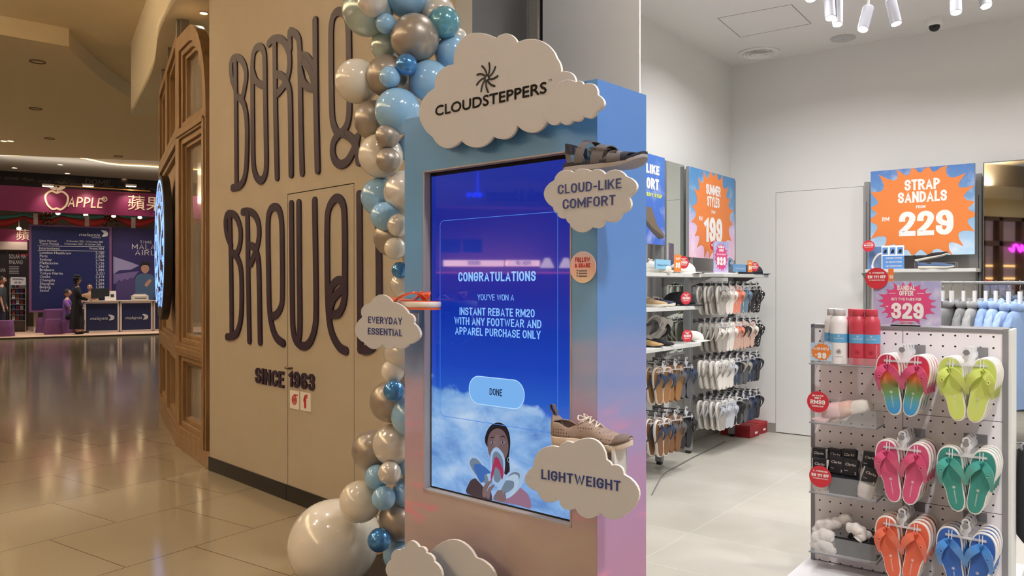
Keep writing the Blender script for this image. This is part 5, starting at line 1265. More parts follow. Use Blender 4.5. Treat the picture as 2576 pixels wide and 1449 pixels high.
# ---------------------------------------------------------------- tags and cards
m_blue_card = mat('card_sky_blue', (136, 190, 220), .5); m_cardw = mat('card_white', (236, 234, 232), .5); m_clr = mat('clear_acrylic', (235, 240, 242), .05, alpha=.12, spec=.9)
def red_tag(F, cx, cz, y, r, lines, lb, rz=0, grp=None, tilt=0, stick=None):
    t = thing('round_tag', lb, 'price tag', F, (cx, y, cz), rz, group=grp)
    mb = MB(); mb.disc((0, 0), r, 0, .003, 40); mb.build('disc', m_pred, t, smooth=False)
    mb = MB()
    for s, zz, hh, ww, tt in lines: stext(mb, s, 0, r*zz, r*hh, r*ww, tt, -.0008, align='c', sp=.08)
    if lines: mb.build('print_lettering', m_pw, t, smooth=False)
    if stick:
        mb = MB(); mb.box(-.0025, .0025, .001, .004, -r-stick, -r*.5); mb.build('stem', m_clr, t, smooth=False)
    return t
OFF = [('11 . 11 PROMOTION', .42, .16, 1.3, .2), ('RM 111 OFF', -.02, .30, 1.55, .24), ('WITH MINIMUM SPEND RM250', -.22, .09, 1.4, .2)]
RM99 = [('MIX & MATCH', .52, .15, 1.0, .2), ('ONLY', .28, .18, .6, .22), ('RM99', -.22, .42, 1.35, .18), ('POUCH & CAP', -.48, .16, 1.05, .2)]
def on_left(px, py, x): return SF.hx(px, py, x)
def ltag(px, py, x, r, lb, lines=RM99):
    y, z = on_left(px, py, x); return red_tag(SF, x, z, y, r, lines, lb, PI/2-.5)
ltag(1720, 660, .555, .05, 'red round price tag in front of the white cap, top shelf of the near rack')
ltag(1726, 750, .555, .05, 'red round price tag in front of the black cap, middle shelf of the near rack')
ltag(1729, 845, .555, .05, 'red round price tag leaning on the white sandals, bottom shelf of the near rack')
ltag(1797, 618, .33, .045, 'red round tag at the foot of the summer poster, above the pink card', OFF)
ltag(1899, 671, .555, .045, 'red round price tag beside the navy cap at the end of the far rack shelf')
def otag(px, py, x, w, h, lb, s='99'):
    y, z = on_left(px, py, x); t = thing('price_card', lb, 'price card', SF, (x, y, z-h/2), PI/2-.5)
    mb = MB(); mb.box(-w/2, w/2, 0, .003, 0, h); mb.build('card', m_por, t, smooth=False); mb = MB(); stext(mb, s, 0, h*.2, h*.35, w*.6, .24, -.001, align='c'); stext(mb, 'CAP', 0, h*.7, h*.14, w*.6, .2, -.001, align='c'); mb.build('print_lettering', m_pw, t, smooth=False); return t
otag(1705, 662, .54, .065, .13, 'small orange price card in front of the white cap')
otag(1887, 670, .54, .055, .11, 'small orange price card in front of the navy cap at the shelf end')
zS = 1.60
def lbox(nm, lb, cat, px0, px1, py0, py1, x, m_, text=None, mt=None, F=SF):
    y0, z1 = on_left(px0, py0, x); y1, _ = on_left(px1, py0, x); z0 = on_left(px0, py1, x)[1]
    t = thing(nm, lb, cat, SF, (x, (y0+y1)/2, z0), PI/2); w = y1-y0; h = z1-z0
    mb = MB(); mb.box(-w/2, w/2, 0, .012, 0, h); mb.build('card', m_, t, smooth=False)
    if text: mb = MB(); ftext(mb, text, 0, h*.32, h*.22, w*.8, -.001, align='c'); mb.build('print_lettering', mt, t, smooth=False)
    return t
m_ctext = mat('card_print_navy', (50, 84, 120), .5)
lbox('shelf_card', 'pale blue card under the white sneaker on the top shelf', 'shelf card', 1650, 1687, 652, 676, .55, m_blue_card, 'Seleno Foam', m_ctext)
lbox('shelf_card', 'blue boxed card between the pink offer card and the navy cap', 'shelf card', 1847, 1877, 664, 683, .53, mat('card_mid_blue', (98, 156, 206), .5), 'CLOUD-LIKE COMFORT', m_pw)
# pink 329 card on a white stand
y0, z0 = on_left(1799, 678, .44); y1, z1 = on_left(1829, 622, .44)
t = thing('offer_card', 'small pink sandal offer card on a white stand, far rack shelf', 'offer card', SF, (.44, (y0+y1)/2, 1.62), PI/2-.25); w = .21; h = .28
mb = MB(); mb.box(-.16, .16, -.05, .06, -.01, .0); mb.build('stand', m_cardw, t, smooth=False); mb = MB(); mb.box(-w/2, w/2, 0, .006, 0, h); mb.build('card', m_skyl, t, smooth=False)
mb = MB(); mb.face(burst(0, h*.5, w*.46, h*.47, 18, .18, 3, (-w/2, w/2, 0, h)), -.001); mb.build('starburst', m_ppk, t, smooth=False)
mb = MB(); stext(mb, 'SANDAL', 0, h*.78, h*.09, w*.4, .24, -.002, align='c'); stext(mb, 'OFFER', 0, h*.67, h*.09, w*.3, .24, -.002, align='c'); stext(mb, 'BUY TWO PAIRS FOR', 0, h*.56, h*.05, w*.6, .2, -.002, align='c'); stext(mb, '329', 0, h*.24, h*.27, w*.6, .26, -.002, align='c'); mb.build('print_lettering', m_pw, t, smooth=False)

# ---------------------------------------------------------------- shoes and caps on the left shelves
m_ws = mat('white_sneaker_upper', (226, 222, 212), .7); m_cs = mat('ivory_sole', (226, 220, 204), .6); m_gs = mat('grey_suede', (108, 98, 92), .85); m_dk = mat('dark_lining', (40, 38, 42), .8); m_tn = mat('tan_suede', (176, 148, 108), .8); m_nv = mat('navy_canvas', (44, 52, 78), .8); m_bk = mat('black_canvas', (28, 28, 32), .8); m_bls = mat('slip_on_blue', (78, 98, 132), .8); m_cm = mat('camel_leather', (176, 142, 96), .6)
LOW = [(0, .045), (.12, .048), (.3, .036), (.45, .042), (.65, .036), (.88, .024), (1, .008)]
def sneaker(lb, F, loc, rz, ms, mu, ml, lac=True, Lg=.28, grp=None, nm='sneaker', sh_=.028, table=LOW, opx=(.05, .38), cat='shoe', ry=0):
    t = thing(nm, lb, cat, F, loc, rz, group=grp)
    if ry: t.rotation_euler = (0, ry, F.rz+rz)
    shoe(t, Lg, .095, lambda u: sh_-.008*smooth1(.3, .95, u), table, lambda u: .45 if opx[0] < u < opx[1] else 0, ms, mu, ml, m_lace, .012, (.42, .62, 5) if lac else None)
    return t
def yl(px, x, py=700): return on_left(px, py, x)[0]
HIGH = [(0, .07), (.12, .07), (.28, .052), (.4, .062), (.5, .056), (.7, .038), (.9, .024), (1, .008)]
y = yl(1636, .40); sneaker('white chunky sneaker at the kiosk edge on the top shelf', SF, (.30, y-.06, 1.60), .25, m_cs, m_ws, m_dk, table=HIGH, sh_=.038)
sneaker('grey suede sneaker behind the white one on the top shelf', SF, (.26, y+.10, 1.60), .35, m_cs, m_gs, m_dk, table=HIGH)
def cap(lb, F, loc, rz, mc, r=.09, brim=True, cat='cap', grp=None, h=.85, scl=(1, 1, 1), tilt=0, seams=True):
    t = thing('baseball_cap', lb, cat, F, loc, rz, group=grp)
    if tilt: t.rotation_euler = (0, 0, 0); t.matrix_world = Matrix.Translation(t.location) @ Matrix.Rotation(F.rz+rz, 4, 'Z') @ Matrix.Rotation(tilt, 4, 'Y')
    mb = MB(); rings = []
    for i in range(11):
        a = PI/2*i/10*.99; k = math.cos(a)**.8
        rings.append([(r*1.12*k*math.cos(2*PI*j/32), r*.98*k*math.sin(2*PI*j/32), r*h*math.sin(a)**.8+.012) for j in range(32)])
    mb.loft(rings, caps=True); mb.build('crown', mc, t, ang=120)
    if brim:
        mb = MB(); R = []
        for i in range(9):
            a = -1.15+2.3*i/8; R.append([(r*1.06*math.cos(a), r*.94*math.sin(a), .014), (r*1.06*math.cos(a)+r*.75*math.cos(a)**.6, r*.98*math.sin(a), .006-.02*abs(math.sin(a))**2+.006), (r*1.06*math.cos(a)+r*.75*math.cos(a)**.6, r*.98*math.sin(a), .008-.02*abs(math.sin(a))**2+.001), (r*1.06*math.cos(a), r*.94*math.sin(a), .010)])
        mb.loft(R); mb.build('brim', mc, t, ang=60)
    mb = MB()
    for k_ in range(3 if seams else 0):
        a_ = PI*k_/3+PI/6; mb.tube([(r*1.12*math.cos(q_)*math.cos(a_)*1.005, r*.98*math.cos(q_)*math.sin(a_)*1.005, r*h*abs(math.sin(q_))**.8*1.005+.012) for q_ in [PI*i/20 for i in range(21)]], .0012, 5)
    if seams: mb.build('seams', mc, t)
    t.scale = scl
    return t
m_wcap = mat('white_cotton', (230, 226, 218), .85); m_ncap = mat('navy_cotton', (44, 48, 62), .85)
cap('white cotton cap behind the orange price card on the top shelf', SF, (.42, yl(1716, .42), 1.60), -.2, m_wcap, .10)
cap('black cap on the middle shelf of the near rack', SF, (.38, yl(1714, .40), 1.34), 0, mat('black_cotton', (32, 32, 40), .85), .12)
cap('navy cap at the far end of the far rack shelf', SF, (.40, yl(1888, .40), 1.61), .1, m_ncap, .105)
y = yl(1650, .45, 770)
sneaker('tan and navy sneaker on the middle shelf at the kiosk edge', SF, (.28, y-.06, 1.34), .1, m_cs, m_tn, m_nv)
sneaker('white soled navy sneaker beside the tan one, middle shelf', SF, (.27, y+.09, 1.34), .15, m_cs, m_nv, m_dk)
y = yl(1640, .45, 860)
sneaker('camel moccasin on the bottom shelf at the kiosk edge', SF, (.28, y-.03, 1.04), .0, m_bk, m_cm, m_dk, False, sh_=.016, nm='loafer')
sneaker('black moccasin beside the camel one, bottom shelf', SF, (.28, y+.13, 1.04), .05, m_bk, m_bk, m_lin, False, sh_=.016, nm='loafer')
def sole_flip(lb, F, loc, rot, cols, k=1.0):
    t = thing('flip_flop', lb, 'sandal', F, loc); o = make_flip(t, 1, *cols); o.name = 'sandal'; t.rotation_euler = rot; t.scale = (k, k, k); return t
y = yl(1690, .42, 850)
for k, (lb, cc) in enumerate((('grey striped slide leaning on the bottom shelf', ('white', 'grey', 'dgrey')), ('white slide leaning beside the striped one on the bottom shelf', ('white', 'white', 'white')), ('black strapped slide leaning at the back of the bottom shelf', ('white', 'white', 'black')))):
    sole_flip(lb, SF, (.30+.01*k, y-.02+.085*k, 1.30-.015*k), (math.radians(22), math.radians(35), SF.rz+PI/2-.5), tuple(fm(c) for c in cc))
cap('white cap at the right end of the bottom shelf behind the red tag', SF, (.42, yl(1742, .42), 1.04), 0, m_wcap, .085)
y = yl(1843, .42, 660)
sole_flip('blue and white sandal standing beside the blue card on the far shelf', SF, (.38, y, 1.80), (math.radians(-8), math.radians(30), SF.rz+PI/2-.9), (fm('white'), fm('slate'), fm('slate')), .8)
# clear tray at the top shelf end
y = yl(1900, .5)
# red shoe boxes under the far rack
x, yy = SF.hz(1885, 1092, 0)
for k, (a, lb, dz_) in enumerate(((.0, 'red shoe box with a white label on the floor under the far rack', 0), (-.23, 'second red shoe box on the floor, left of the labelled one', 0))):
    t = thing('shoe_box', lb, 'box', SF, (x-.05, yy+.10+a, .004), PI/2-.1, group=None)
    mb = MB(); mb.box(-.10, .10, -.16, .16, 0, .085); mb.build('carton', mat('red_carton', (150, 28, 36), .6), t, smooth=False, bevel=.002)
    mb = MB(); mb.box(-.102, .102, -.162, .162, .085, .118); mb.build('lid', mat('red_carton_lid', (168, 36, 44), .6), t, smooth=False, bevel=.002)
    mb = MB(); mb.box(.01, .06, -.1625, -.160, .03, .05); mb.build('label', m_pw, t, smooth=False)
# power cable along the floor
P = [SF.hz(*p, .01) for p in ((1640, 1245), (1668, 1195), (1700, 1175), (1745, 1150), (1790, 1128), (1825, 1110))]
t = tag(MB().tube([(p[0], p[1], .010) for p in crom(P, 5)], .004, 6).build('power_cable', mat('grey_cable', (110, 108, 104), .5)), 'grey power cable running along the floor under the left racks', 'cable'); place(t, SF)

# ================================================================== BACK WALL DISPLAY
pxs = (2183, 2463)
xp0 = SF.hy(2181, 500, -.06)[0]; xp1 = SF.hy(2462, 500, -.06)[0]
t = thing('display_rack', 'grey slotted rack on the back wall carrying the strap sandals poster', 'display rack', SF, (xp0, -.02, 0))
for x in (0, xp1-xp0):
    mb = MB(); mb.box(x-.022, x+.022, -.055, -.005, .0, SF.hy(2462, 437, -.06)[1]); mb.box(x-.003, x+.003, -.0555, -.055, .3, 2.3, 1); mb.build('post', [m_rack, m_slot], t, smooth=False)
xs0 = SF.hy(2176, 690, -.42)[0]-xp0; xs1 = SF.hy(2455, 690, -.42)[0]-xp0; zs = SF.hy(2300, 676, -.42)[1]
mb = MB(); mb.box(xs0, xs1, -.40, -.055, zs-.03, zs); sh1 = mb.build('shelf', m_shelf, t, smooth=False, bevel=.002)
mb = MB(); mb.box(xs0+.05, xs1-.02, -.05, -.02, zs+.0, zs+.14); mb.build('back_panel', m_rack, t, smooth=False)
for x in (0, xp1-xp0):
    mb = MB(); mb.add([(x, -.055, zs-.03), (x, -.25, zs-.03), (x, -.055, zs-.12)], [(0, 1, 2)]); mb.build('bracket', m_rack, sh1, smooth=False)
mb = MB(); mb.box(.02, xp1-xp0-.02, -.05, -.03, 1.0, 1.03); mb.build('crossbar', m_rack, t, smooth=False)
# display photo, card, riser, slip-ons
x0, z1 = SF.hy(2180, 621, -.40); x1, _ = SF.hy(2238, 621, -.40); zsh = zs
t = thing('shoe_picture_card', 'blue photo panel of a slip-on shoe at the left end of the back shelf', 'shelf card', SF, ((x0+x1)/2, -.36, zsh)); w = x1-x0
mb = MB(); mb.box(-w/2, w/2, 0, .012, 0, z1-zsh); mb.build('panel', m_bls if False else mat('photo_blue', (96, 130, 178), .5), t, smooth=False)
mb = MB(); mb.face(crom([(-.05, .0), (-.06, .06), (-.02, .135), (.03, .15), (.06, .12), (.075, .02)], 5, True), -.001); mb.face(crom([(-.035, .01), (-.045, .06), (-.01, .12), (.03, .135), (.055, .1), (.06, .02)], 5, True), -.0015, 1); mb.build('shoe_picture', [m_pw, mat('photo_shoe_blue', (108, 130, 164), .6)], t, smooth=False)
x0, z1 = SF.hy(2216, 618, -.42); x1, _ = SF.hy(2273, 617, -.42)
t = thing('feature_card', 'white and blue feature card with three small shoe pictures on the back shelf', 'shelf card', SF, ((x0+x1)/2, -.40, zsh)); w = x1-x0; h = z1-zsh
mb = MB(); mb.box(-w/2, w/2, 0, .006, 0, h); mb.build('card', m_cardw, t, smooth=False)
mb = MB(); mb.box(-w/2+.008, w/2, -.001, 0, 0, h*.56)
for k in range(3): mb.box(-w/2+.008+k*w*.33, -w/2+k*w*.33+w*.29, -.001, 0, h*.62, h*.92)
mb.build('blue_fields', mat('card_strong_blue', (92, 142, 206), .5), t, smooth=False)
mb = MB()
for k, s in enumerate(('CUSHIONY FOOTBED', 'SLIP-RESISTANT OUTSOLE', 'SOFT COMFORT UPPER')): stext(mb, s, -w*.3, h*(.44-.17*k), h*.05, w*.7, .2, -.002)
mb.build('print_lettering', m_pw, t, smooth=False)
mb = MB()
for k in range(3): mb.face(crom([(-w*.35+k*w*.33-.012, h*.70), (-w*.35+k*w*.33+.004, h*.84), (-w*.35+k*w*.33+.016, h*.8), (-w*.35+k*w*.33+.012, h*.68)], 4, True), -.002)
mb.build('shoe_pictures', m_bk, t, smooth=False)
x0, z1 = SF.hy(2297, 664, -.40); x1, _ = SF.hy(2402, 664, -.40)
t = thing('clear_riser', 'clear acrylic riser holding the black slip-on shoe', 'riser', SF, ((x0+x1)/2, -.30, zsh)); w = x1-x0
mb = MB(); mb.box(-w/2, w/2, -.06, .06, .052, .056); mb.box(-w/2, -w/2+.004, -.06, .06, 0, .052); mb.box(w/2-.004, w/2, -.06, .06, 0, .052); mb.build('shelf', m_clr, t, smooth=False)
SL = [(0, .040), (.15, .042), (.35, .026), (.45, .036), (.7, .032), (.9, .022), (1, .008)]
x0, _ = SF.hy(2308, 680, -.40); x1, _ = SF.hy(2400, 680, -.40)
sneaker('navy slip-on shoe with white sole standing on the back shelf', SF, (x0, -.39, zsh), 0, m_cs, m_bls, m_dk, False, x1-x0, nm='slip_on_shoe', sh_=.022, table=SL, opx=(.04, .40))
x0, z_ = SF.hy(2300, 664, -.34); x1, _ = SF.hy(2385, 640, -.34)
sneaker('black slip-on shoe with white sole on the clear riser', SF, (x0, -.31, zsh+.062), 0, m_cs, m_bk, m_dk, False, (x1-x0)*1.03, nm='slip_on_shoe', sh_=.018, table=SL, opx=(.04, .5), ry=math.radians(-12))
x, z = SF.hy(2185, 619, -.43); red_tag(SF, x, z, -.43, .052, OFF, 'red round promotion tag above the photo panel on the back shelf', stick=.12)
# rack below the sign, hidden mostly: dark shoe behind
# big wall mirror at right
xm, zm = SF.hy(2473, 409, -.15)
MRF = SF.sub(xm, -.15, 0, math.radians(3.2))
t = thing('wall_mirror', 'large wall mirror at the right edge of the picture', 'mirror', MRF, (0, 0, .0))
mb = MB(); mb.box(0, 2.2, 0, .029, 0.1, zm); mb.build('frame', mat('mirror_edge', (110, 106, 100), .4, .5), t, smooth=False)
mb = MB(); mb.box(.008, 2.19, -.004, 0, .12, zm-.008); mb.build('glass', m_mir if False else mat('mirror_silver', (176, 176, 172), .02, 1.0), t, smooth=False)

# ---------------------------------------------------------------- hoodies on a rail
RY = -1.6
xr0, zr = SF.hy(2360, 711, RY); xr1 = xr0+1.75
t = thing('clothes_rail', 'thin grey clothes rail with hoodies behind the pegboard stand', 'clothes rail', SF, (xr0-.1, RY, 0))
mb = MB(); mb.tube([(0, 0, zr), (xr1-xr0, 0, zr)], .010, 12); mb.build('rail', m_rack, t)
for x, zb0 in ((.02, .0), (xr1-xr0-.02, .522)):
    mb = MB(); mb.tube([(x, 0, zb0+.02), (x, 0, zr)], .014, 12); mb.box(x-.02, x+.02, -.22, .22, zb0+.004, zb0+.03); mb.build('upright', m_rack, t)
m_hgr = mat('white_plastic_hanger', (232, 232, 230), .4); m_wire = mat('hook_wire', (150, 150, 152), .3, .8)
def hoodie_meshes():
    # profile seen along the rail: y across the body, thin in x
    body = MB(); R = []
    for z, hy, hx, yo in ((-.165, .05, .020, 0), (-.18, .10, .026, 0), (-.20, .17, .028, 0), (-.245, .215, .030, 0), (-.32, .235, .032, 0), (-.45, .255, .038, 0), (-.60, .26, .040, 0), (-.72, .255, .040, 0), (-.75, .235, .036, 0), (-.80, .23, .036, 0)):
        R.append([(hx*math.cos(2*PI*k/20)*(1+.12*math.sin(5*k)), yo+hy*math.sin(2*PI*k/20), z) for k in range(20)])
    body.loft(R)
    hood = MB(); rings = []
    for k in range(37):
        a = 2*PI*k/36; cy, cx = -.085*math.cos(a), .030*math.sin(a); cz = -.150-.012*math.cos(a)+.005*math.sin(5*a); rr_ = .022+.004*math.sin(3*a+1)
        rings.append([(cx+rr_*.9*math.sin(a)*math.cos(b_), cy-rr_*math.cos(a)*math.cos(b_), cz+rr_*1.15*math.sin(b_)) for b_ in [2*PI*j/12 for j in range(12)]])
    hood.loft(rings, caps=False)
    hood.sph((.0, .10, -.185), (.040, .075, .065), 16, 10)
    sl = []
    for s_ in (-1, 1):
        mb = MB(); P = crom([(0, s_*.13, -.195), (.004, s_*.205, -.27), (.008, s_*.248, -.40), (.004, s_*.272, -.56), (.0, s_*.272, -.70), (0, s_*.268, -.80)], 5); n_ = len(P)
        rings = []
        for i, p in enumerate(P):
            q = i/(n_-1); a = .050*(1-.15*q)*min(1, .45+q*3); b_ = .036*min(1, .35+q*1.4)*(1-.15*max(0, q-.7)); w_ = 1+.07*math.sin(i*2.1)
            rings.append([(p[0]+b_*w_*math.cos(2*PI*k/14), p[1]+a*w_*math.sin(2*PI*k/14)*.8, p[2]+.3*a*math.sin(2*PI*k/14)*-s_*(1-q)) for k in range(14)])
        mb.loft(rings); sl.append(mb)
    return body, hood, sl
HC = {'charcoal': (66, 66, 68), 'heather grey': (150, 150, 148), 'mid grey': (124, 124, 124), 'powder blue': (150, 172, 206), 'dusty blue': (132, 156, 194)}
hs = [(2372, 'charcoal', 'charcoal hoodie at the left end of the rail, half behind the offer sign'), (2394, 'mid grey', 'grey hoodie, leftmost in full view on the rail'), (2424, 'mid grey', 'grey hoodie in the middle of the three grey ones'), (2452, 'heather grey', 'heather grey hoodie, last before the blue ones'),
      (2480, 'dusty blue', 'dusty blue hoodie, leftmost of the blue ones'), (2505, 'powder blue', 'powder blue hoodie, second of the blue ones'), (2537, 'powder blue', 'powder blue hoodie with a long sleeve hanging beside the stand'), (2566, 'dusty blue', 'dusty blue hoodie at the right picture edge')]
hp = None
for k, (px, cn, lb) in enumerate(hs):
    x = SF.hy(px, 760, RY)[0]; mt_ = mat('fleece_'+cn.replace(' ', '_'), HC[cn], .95, noise=(30, .05))
    if hp is None:
        hp = thing('hoodie', lb, 'hoodie', SF, (x, RY, zr), 0, group='hoodies on the rail'); bd, hd, sls = hoodie_meshes()
        B0 = bd.build('torso', mt_, hp, ang=80); hd.build('hood', mt_, hp, ang=80)
        for s_ in sls: s_.build('sleeve', mt_, hp, ang=80)
        mb = MB(); mb.tube(crom([(0, -.14, -.205), (0, -.06, -.17), (0, 0, -.13), (0, .06, -.17), (0, .14, -.205)], 4), .007, 8); mb.box(-.008, .008, -.016, .016, -.14, -.058); hg = mb.build('hanger', m_hgr, hp)
        mb = MB(); mb.tube(crom([(0, 0, -.06), (0, 0, -.030), (0, .014, -.010), (0, .014, .008), (0, 0, .0135), (0, -.012, .006)], 4), .0022, 6); mb.build('hook', m_wire, hg)
        m0 = mt_.name; o = hp
    else:
        o = copy_tree(hp, remap={m0: mt_}); o['label'] = lb
    place(o, SF, (x, RY, zr), math.radians(random.uniform(-14, 10)-14))
    o.scale = (1.15, .95, 1 if k < 6 else 1.08)
# white stepped plinth at the right edge
for k, (x0p, x1p, y0p, y1p, z_, lb) in enumerate(((0, 1.6, -2.6, -.9, .16, 'low white display plinth step under the hoodies, lowest tier'), (.06, 1.6, -2.3, -.9, .34, 'middle white display plinth tier under the hoodies'), (.14, 1.6, -2.0, -1.0, .52, 'upper white display plinth tier under the hoodies'))):
    xb_ = 2.93
    mb = MB(); mb.box(xb_+x0p, xb_+x1p, y0p, y1p, .004 if k == 0 else [.16, .34][k-1], z_); o = mb.build('display_plinth', mat('plinth_white', (214, 214, 208), .5), smooth=False, bevel=.003); place(o, SF); tag(o, lb, 'plinth')
D.objects.remove(_tmp)

# ================================================================== PEGBOARD STAND
PF = SF.sub(2.029, -3.955, 0.004)
PW, PH = .850, 1.305
m, nt, b, N, L = nodes('pegboard_white', .5)
tc = N('TexCoord'); sp = N('SeparateXYZ'); L(tc.outputs['Object'], sp.inputs[0])
def fr(src, off):
    a = N('Math', operation='ADD'); a.inputs[1].default_value = off; L(src, a.inputs[0]); m_ = N('Math', operation='PINGPONG'); m_.inputs[1].default_value = .025; L(a.outputs[0], m_.inputs[0]); return m_.outputs[0]
hx = fr(sp.outputs[0], -.043+5); hz = fr(sp.outputs[2], -.0205+5)
s1 = N('Math', operation='MULTIPLY'); L(hx, s1.inputs[0]); L(hx, s1.inputs[1]); s2 = N('Math', operation='MULTIPLY_ADD'); L(hz, s2.inputs[0]); L(hz, s2.inputs[1]); L(s1.outputs[0], s2.inputs[2])
c1 = N('Math', operation='GREATER_THAN'); L(s2.outputs[0], c1.inputs[0]); c1.inputs[1].default_value = .0045**2
# panel joints
def line(src, v):
    a = N('Math', operation='SUBTRACT'); L(src, a.inputs[0]); a.inputs[1].default_value = v; b_ = N('Math', operation='ABSOLUTE'); L(a.outputs[0], b_.inputs[0]); c = N('Math', operation='GREATER_THAN'); L(b_.outputs[0], c.inputs[0]); c.inputs[1].default_value = .0012; return c.outputs[0]
acc = c1.outputs[0]
for src, v in ((sp.outputs[0], .425), (sp.outputs[2], .895), (sp.outputs[2], .485), (sp.outputs[2], .10)):
    q = N('Math', operation='MULTIPLY'); L(acc, q.inputs[0]); L(line(src, v), q.inputs[1]); acc = q.outputs[0]
mx = N('Mix', data_type='RGBA'); L(acc, mx.inputs[0]); mx.inputs[6].default_value = s2l((26, 26, 28)); mx.inputs[7].default_value = s2l((236, 232, 236)); L(mx.outputs[2], b.inputs['Base Color'])
m_peg = m
m_fr = mat('stand_frame_grey', (140, 140, 144), .4, .3)
t = thing('pegboard_stand', 'white pegboard stand with grey frame holding colourful flip-flops and trays', 'display stand', PF)
mb = MB(); mb.box(.018, PW-.018, 0.004, .03, .12, PH-.018); mb.build('pegboard_panel', m_peg, t, smooth=False)
mb = MB(); mb.box(.018, PW-.018, .19, .215, .12, PH-.018); mb.build('pegboard_panel', m_peg, t, smooth=False)
mb = MB(); mb.box(0, .018, 0, .04, .1, PH); mb.box(PW-.022, PW, -.002, .04, .1, PH); mb.box(0, .018, .18, .22, .1, PH); mb.box(PW-.018, PW, .18, .22, .1, PH); mb.box(0, PW, 0, .22, PH-.018, PH); mb.box(0, .018, .04, .18, .6, .64)
mb.box(PW-.002, PW+.012, .01, .21, .1, PH-.002, 1)
mb.build('frame', [m_fr, m_white], t, smooth=False, bevel=.0015)
mb = MB(); mb.box(-.02, PW+.02, -.34, .56, .075, .115); mb.build('base', mat('base_white', (220, 218, 220), .45), t, smooth=False, bevel=.003)
mb = MB(); mb.box(.0, PW, -.30, .52, .0, .075); mb.build('base_plinth', m_fr, t, smooth=False)
# trays
trays = []
for k, (px, py, d_) in enumerate(((2037, 913, .15), (2037, 1061, .15), (2037, 1236, .15), (2037, 1386, .15))):
    x0, z = PF.hy(px, py, -d_); z -= 0; x1 = PF.hy(2205, py, -d_)[0]; trays.append((x0, x1, z, d_)); w = x1-x0
    lb = ['clear acrylic tray holding the water bottles, top of the pegboard stand', 'clear acrylic tray holding the pink caps', 'clear acrylic tray holding the packed Clarks socks', 'clear acrylic tray with loose white ankle socks, lowest on the stand'][k].replace('Clarks ', '')
    q = thing('acrylic_tray', lb, 'tray', PF, (x0, -.001, z), group='trays on the pegboard stand')
    mb = MB(); mb.box(0, w, -d_, 0, -.004, .0); mb.box(0, w, -.004, 0, 0, .10); mb.build('tray_floor', m_clr, q, smooth=False)
    hh = .085 if k else .10
    mb = MB(); mb.box(0, .003, -d_, 0, 0, hh); mb.box(w-.003, w, -d_, 0, 0, hh); mb.box(0, w, -d_, -d_+.003, 0, .035 if k == 0 else hh); mb.build('tray_walls', m_clr, q, smooth=False)
    mb = MB(); mb.tube([(0, -d_-.003, -.003), (w, -d_-.003, -.003), (w+.001, 0, -.003)], .0035, 6); mb.tube([(0, -d_-.003, -.003), (0, 0, -.003)], .0035, 6); mb.build('edge_rod', m_fr, q)
# bottles
m_bw = mat('bottle_white', (232, 228, 226), .35); m_br = mat('bottle_red', (192, 62, 78), .35); m_band = mat('bottle_band', (96, 164, 208), .5); m_btx = mat('bottle_print', (60, 60, 66), .5); m_brt = mat('bottle_print_red', (150, 26, 40), .5)
x0, x1, z, d_ = trays[0]
BT = [(2111, -.115, 'w', 'white water bottle standing in front at the left of the tray'), (2158, -.11, 'r', 'red water bottle in the middle of the tray, front row'), (2192, -.105, 'r', 'red water bottle at the right end of the tray'), (2096, -.055, 'w', 'white water bottle half hidden behind the front white one'), (2149, -.045, 'r', 'red water bottle hidden behind the middle one, only its cap edge showing')]
for px, y, c, lb in BT:
    x = PF.hy(px, 900, y)[0]; t = thing('water_bottle', lb, 'water bottle', PF, (x, y, z), math.radians(12), group='water bottles in the top tray'); mb_ = m_bw if c == 'w' else m_br
    mb = MB(); mb.lathe([(.036, 0), (.0395, .004), (.0395, .195), (.037, .212), (.030, .226), (.0275, .232)], n=36); mb.build('body', mb_, t)
    mb = MB(); mb.lathe([(.0270, .232), (.0285, .234), (.0285, .262), (.027, .265)], n=36); mb.build('cap', mat('cap_silver_white', (206, 204, 206), .35, .3) if c == 'w' else m_br, t, bevel=.001)
    mb = MB(); R = 24; mb.loft([[(.0400*math.cos(2*PI*k/36), .0400*math.sin(2*PI*k/36), zz) for k in range(36)] for zz in (.105, .147)], caps=False); mb.build('paper_band', m_band, t)
    mb = MB(); ftext(mb, 'CLOUDSTEPPERS', 0, .122, .006, .048, -.0408, align='c'); sun(mb, 0, .137, .005, -.0408)
    mb.v = [(.0406*math.sin(v[0]/.0406), -.0406*math.cos(v[0]/.0406), v[2]) for v in mb.v]; mb.build('band_lettering', m_pw, t, smooth=False)
    mb = MB(); sun(mb, 0, .062, .013, -.04); ftext(mb, 'CLOUDSTEPPERS', 0, .036, .0035, .034, -.04, align='c'); mb.v = [(.0399*math.sin(v[0]/.0399), -.0399*math.cos(v[0]/.0399), v[2]) for v in mb.v]; mb.build('logo', m_btx if c == 'w' else m_brt, t, smooth=False)
# price card
xa, za = PF.hy(2040, 862, -.152); xb, zb = PF.hy(2093, 909, -.152)
t = thing('price_card', 'orange water bottle price card on the tray front, reading 39', 'price card', PF, (xa, -.156, zb)); w = xb-xa; h = za-zb
mb = MB(); mb.box(0, w, 0, .003, 0, h); mb.build('card', m_skyp, t, smooth=False)
mb = MB(); mb.face(burst(w/2, h/2, w*.5, h*.52, 16, .12, 5, (0, w, 0, h)), -.0005); mb.build('starburst', m_por, t, smooth=False)
mb = MB(); stext(mb, 'WATER BOTTLE', w/2, h*.6, h*.15, w*.74, .22, -.001, align='c'); stext(mb, '39', w*.54, h*.13, h*.34, w*.42, .24, -.001, align='c'); stext(mb, 'RM', w*.27, h*.28, h*.09, w*.1, .2, -.001, align='c'); mb.build('print_lettering', m_pw, t, smooth=False)
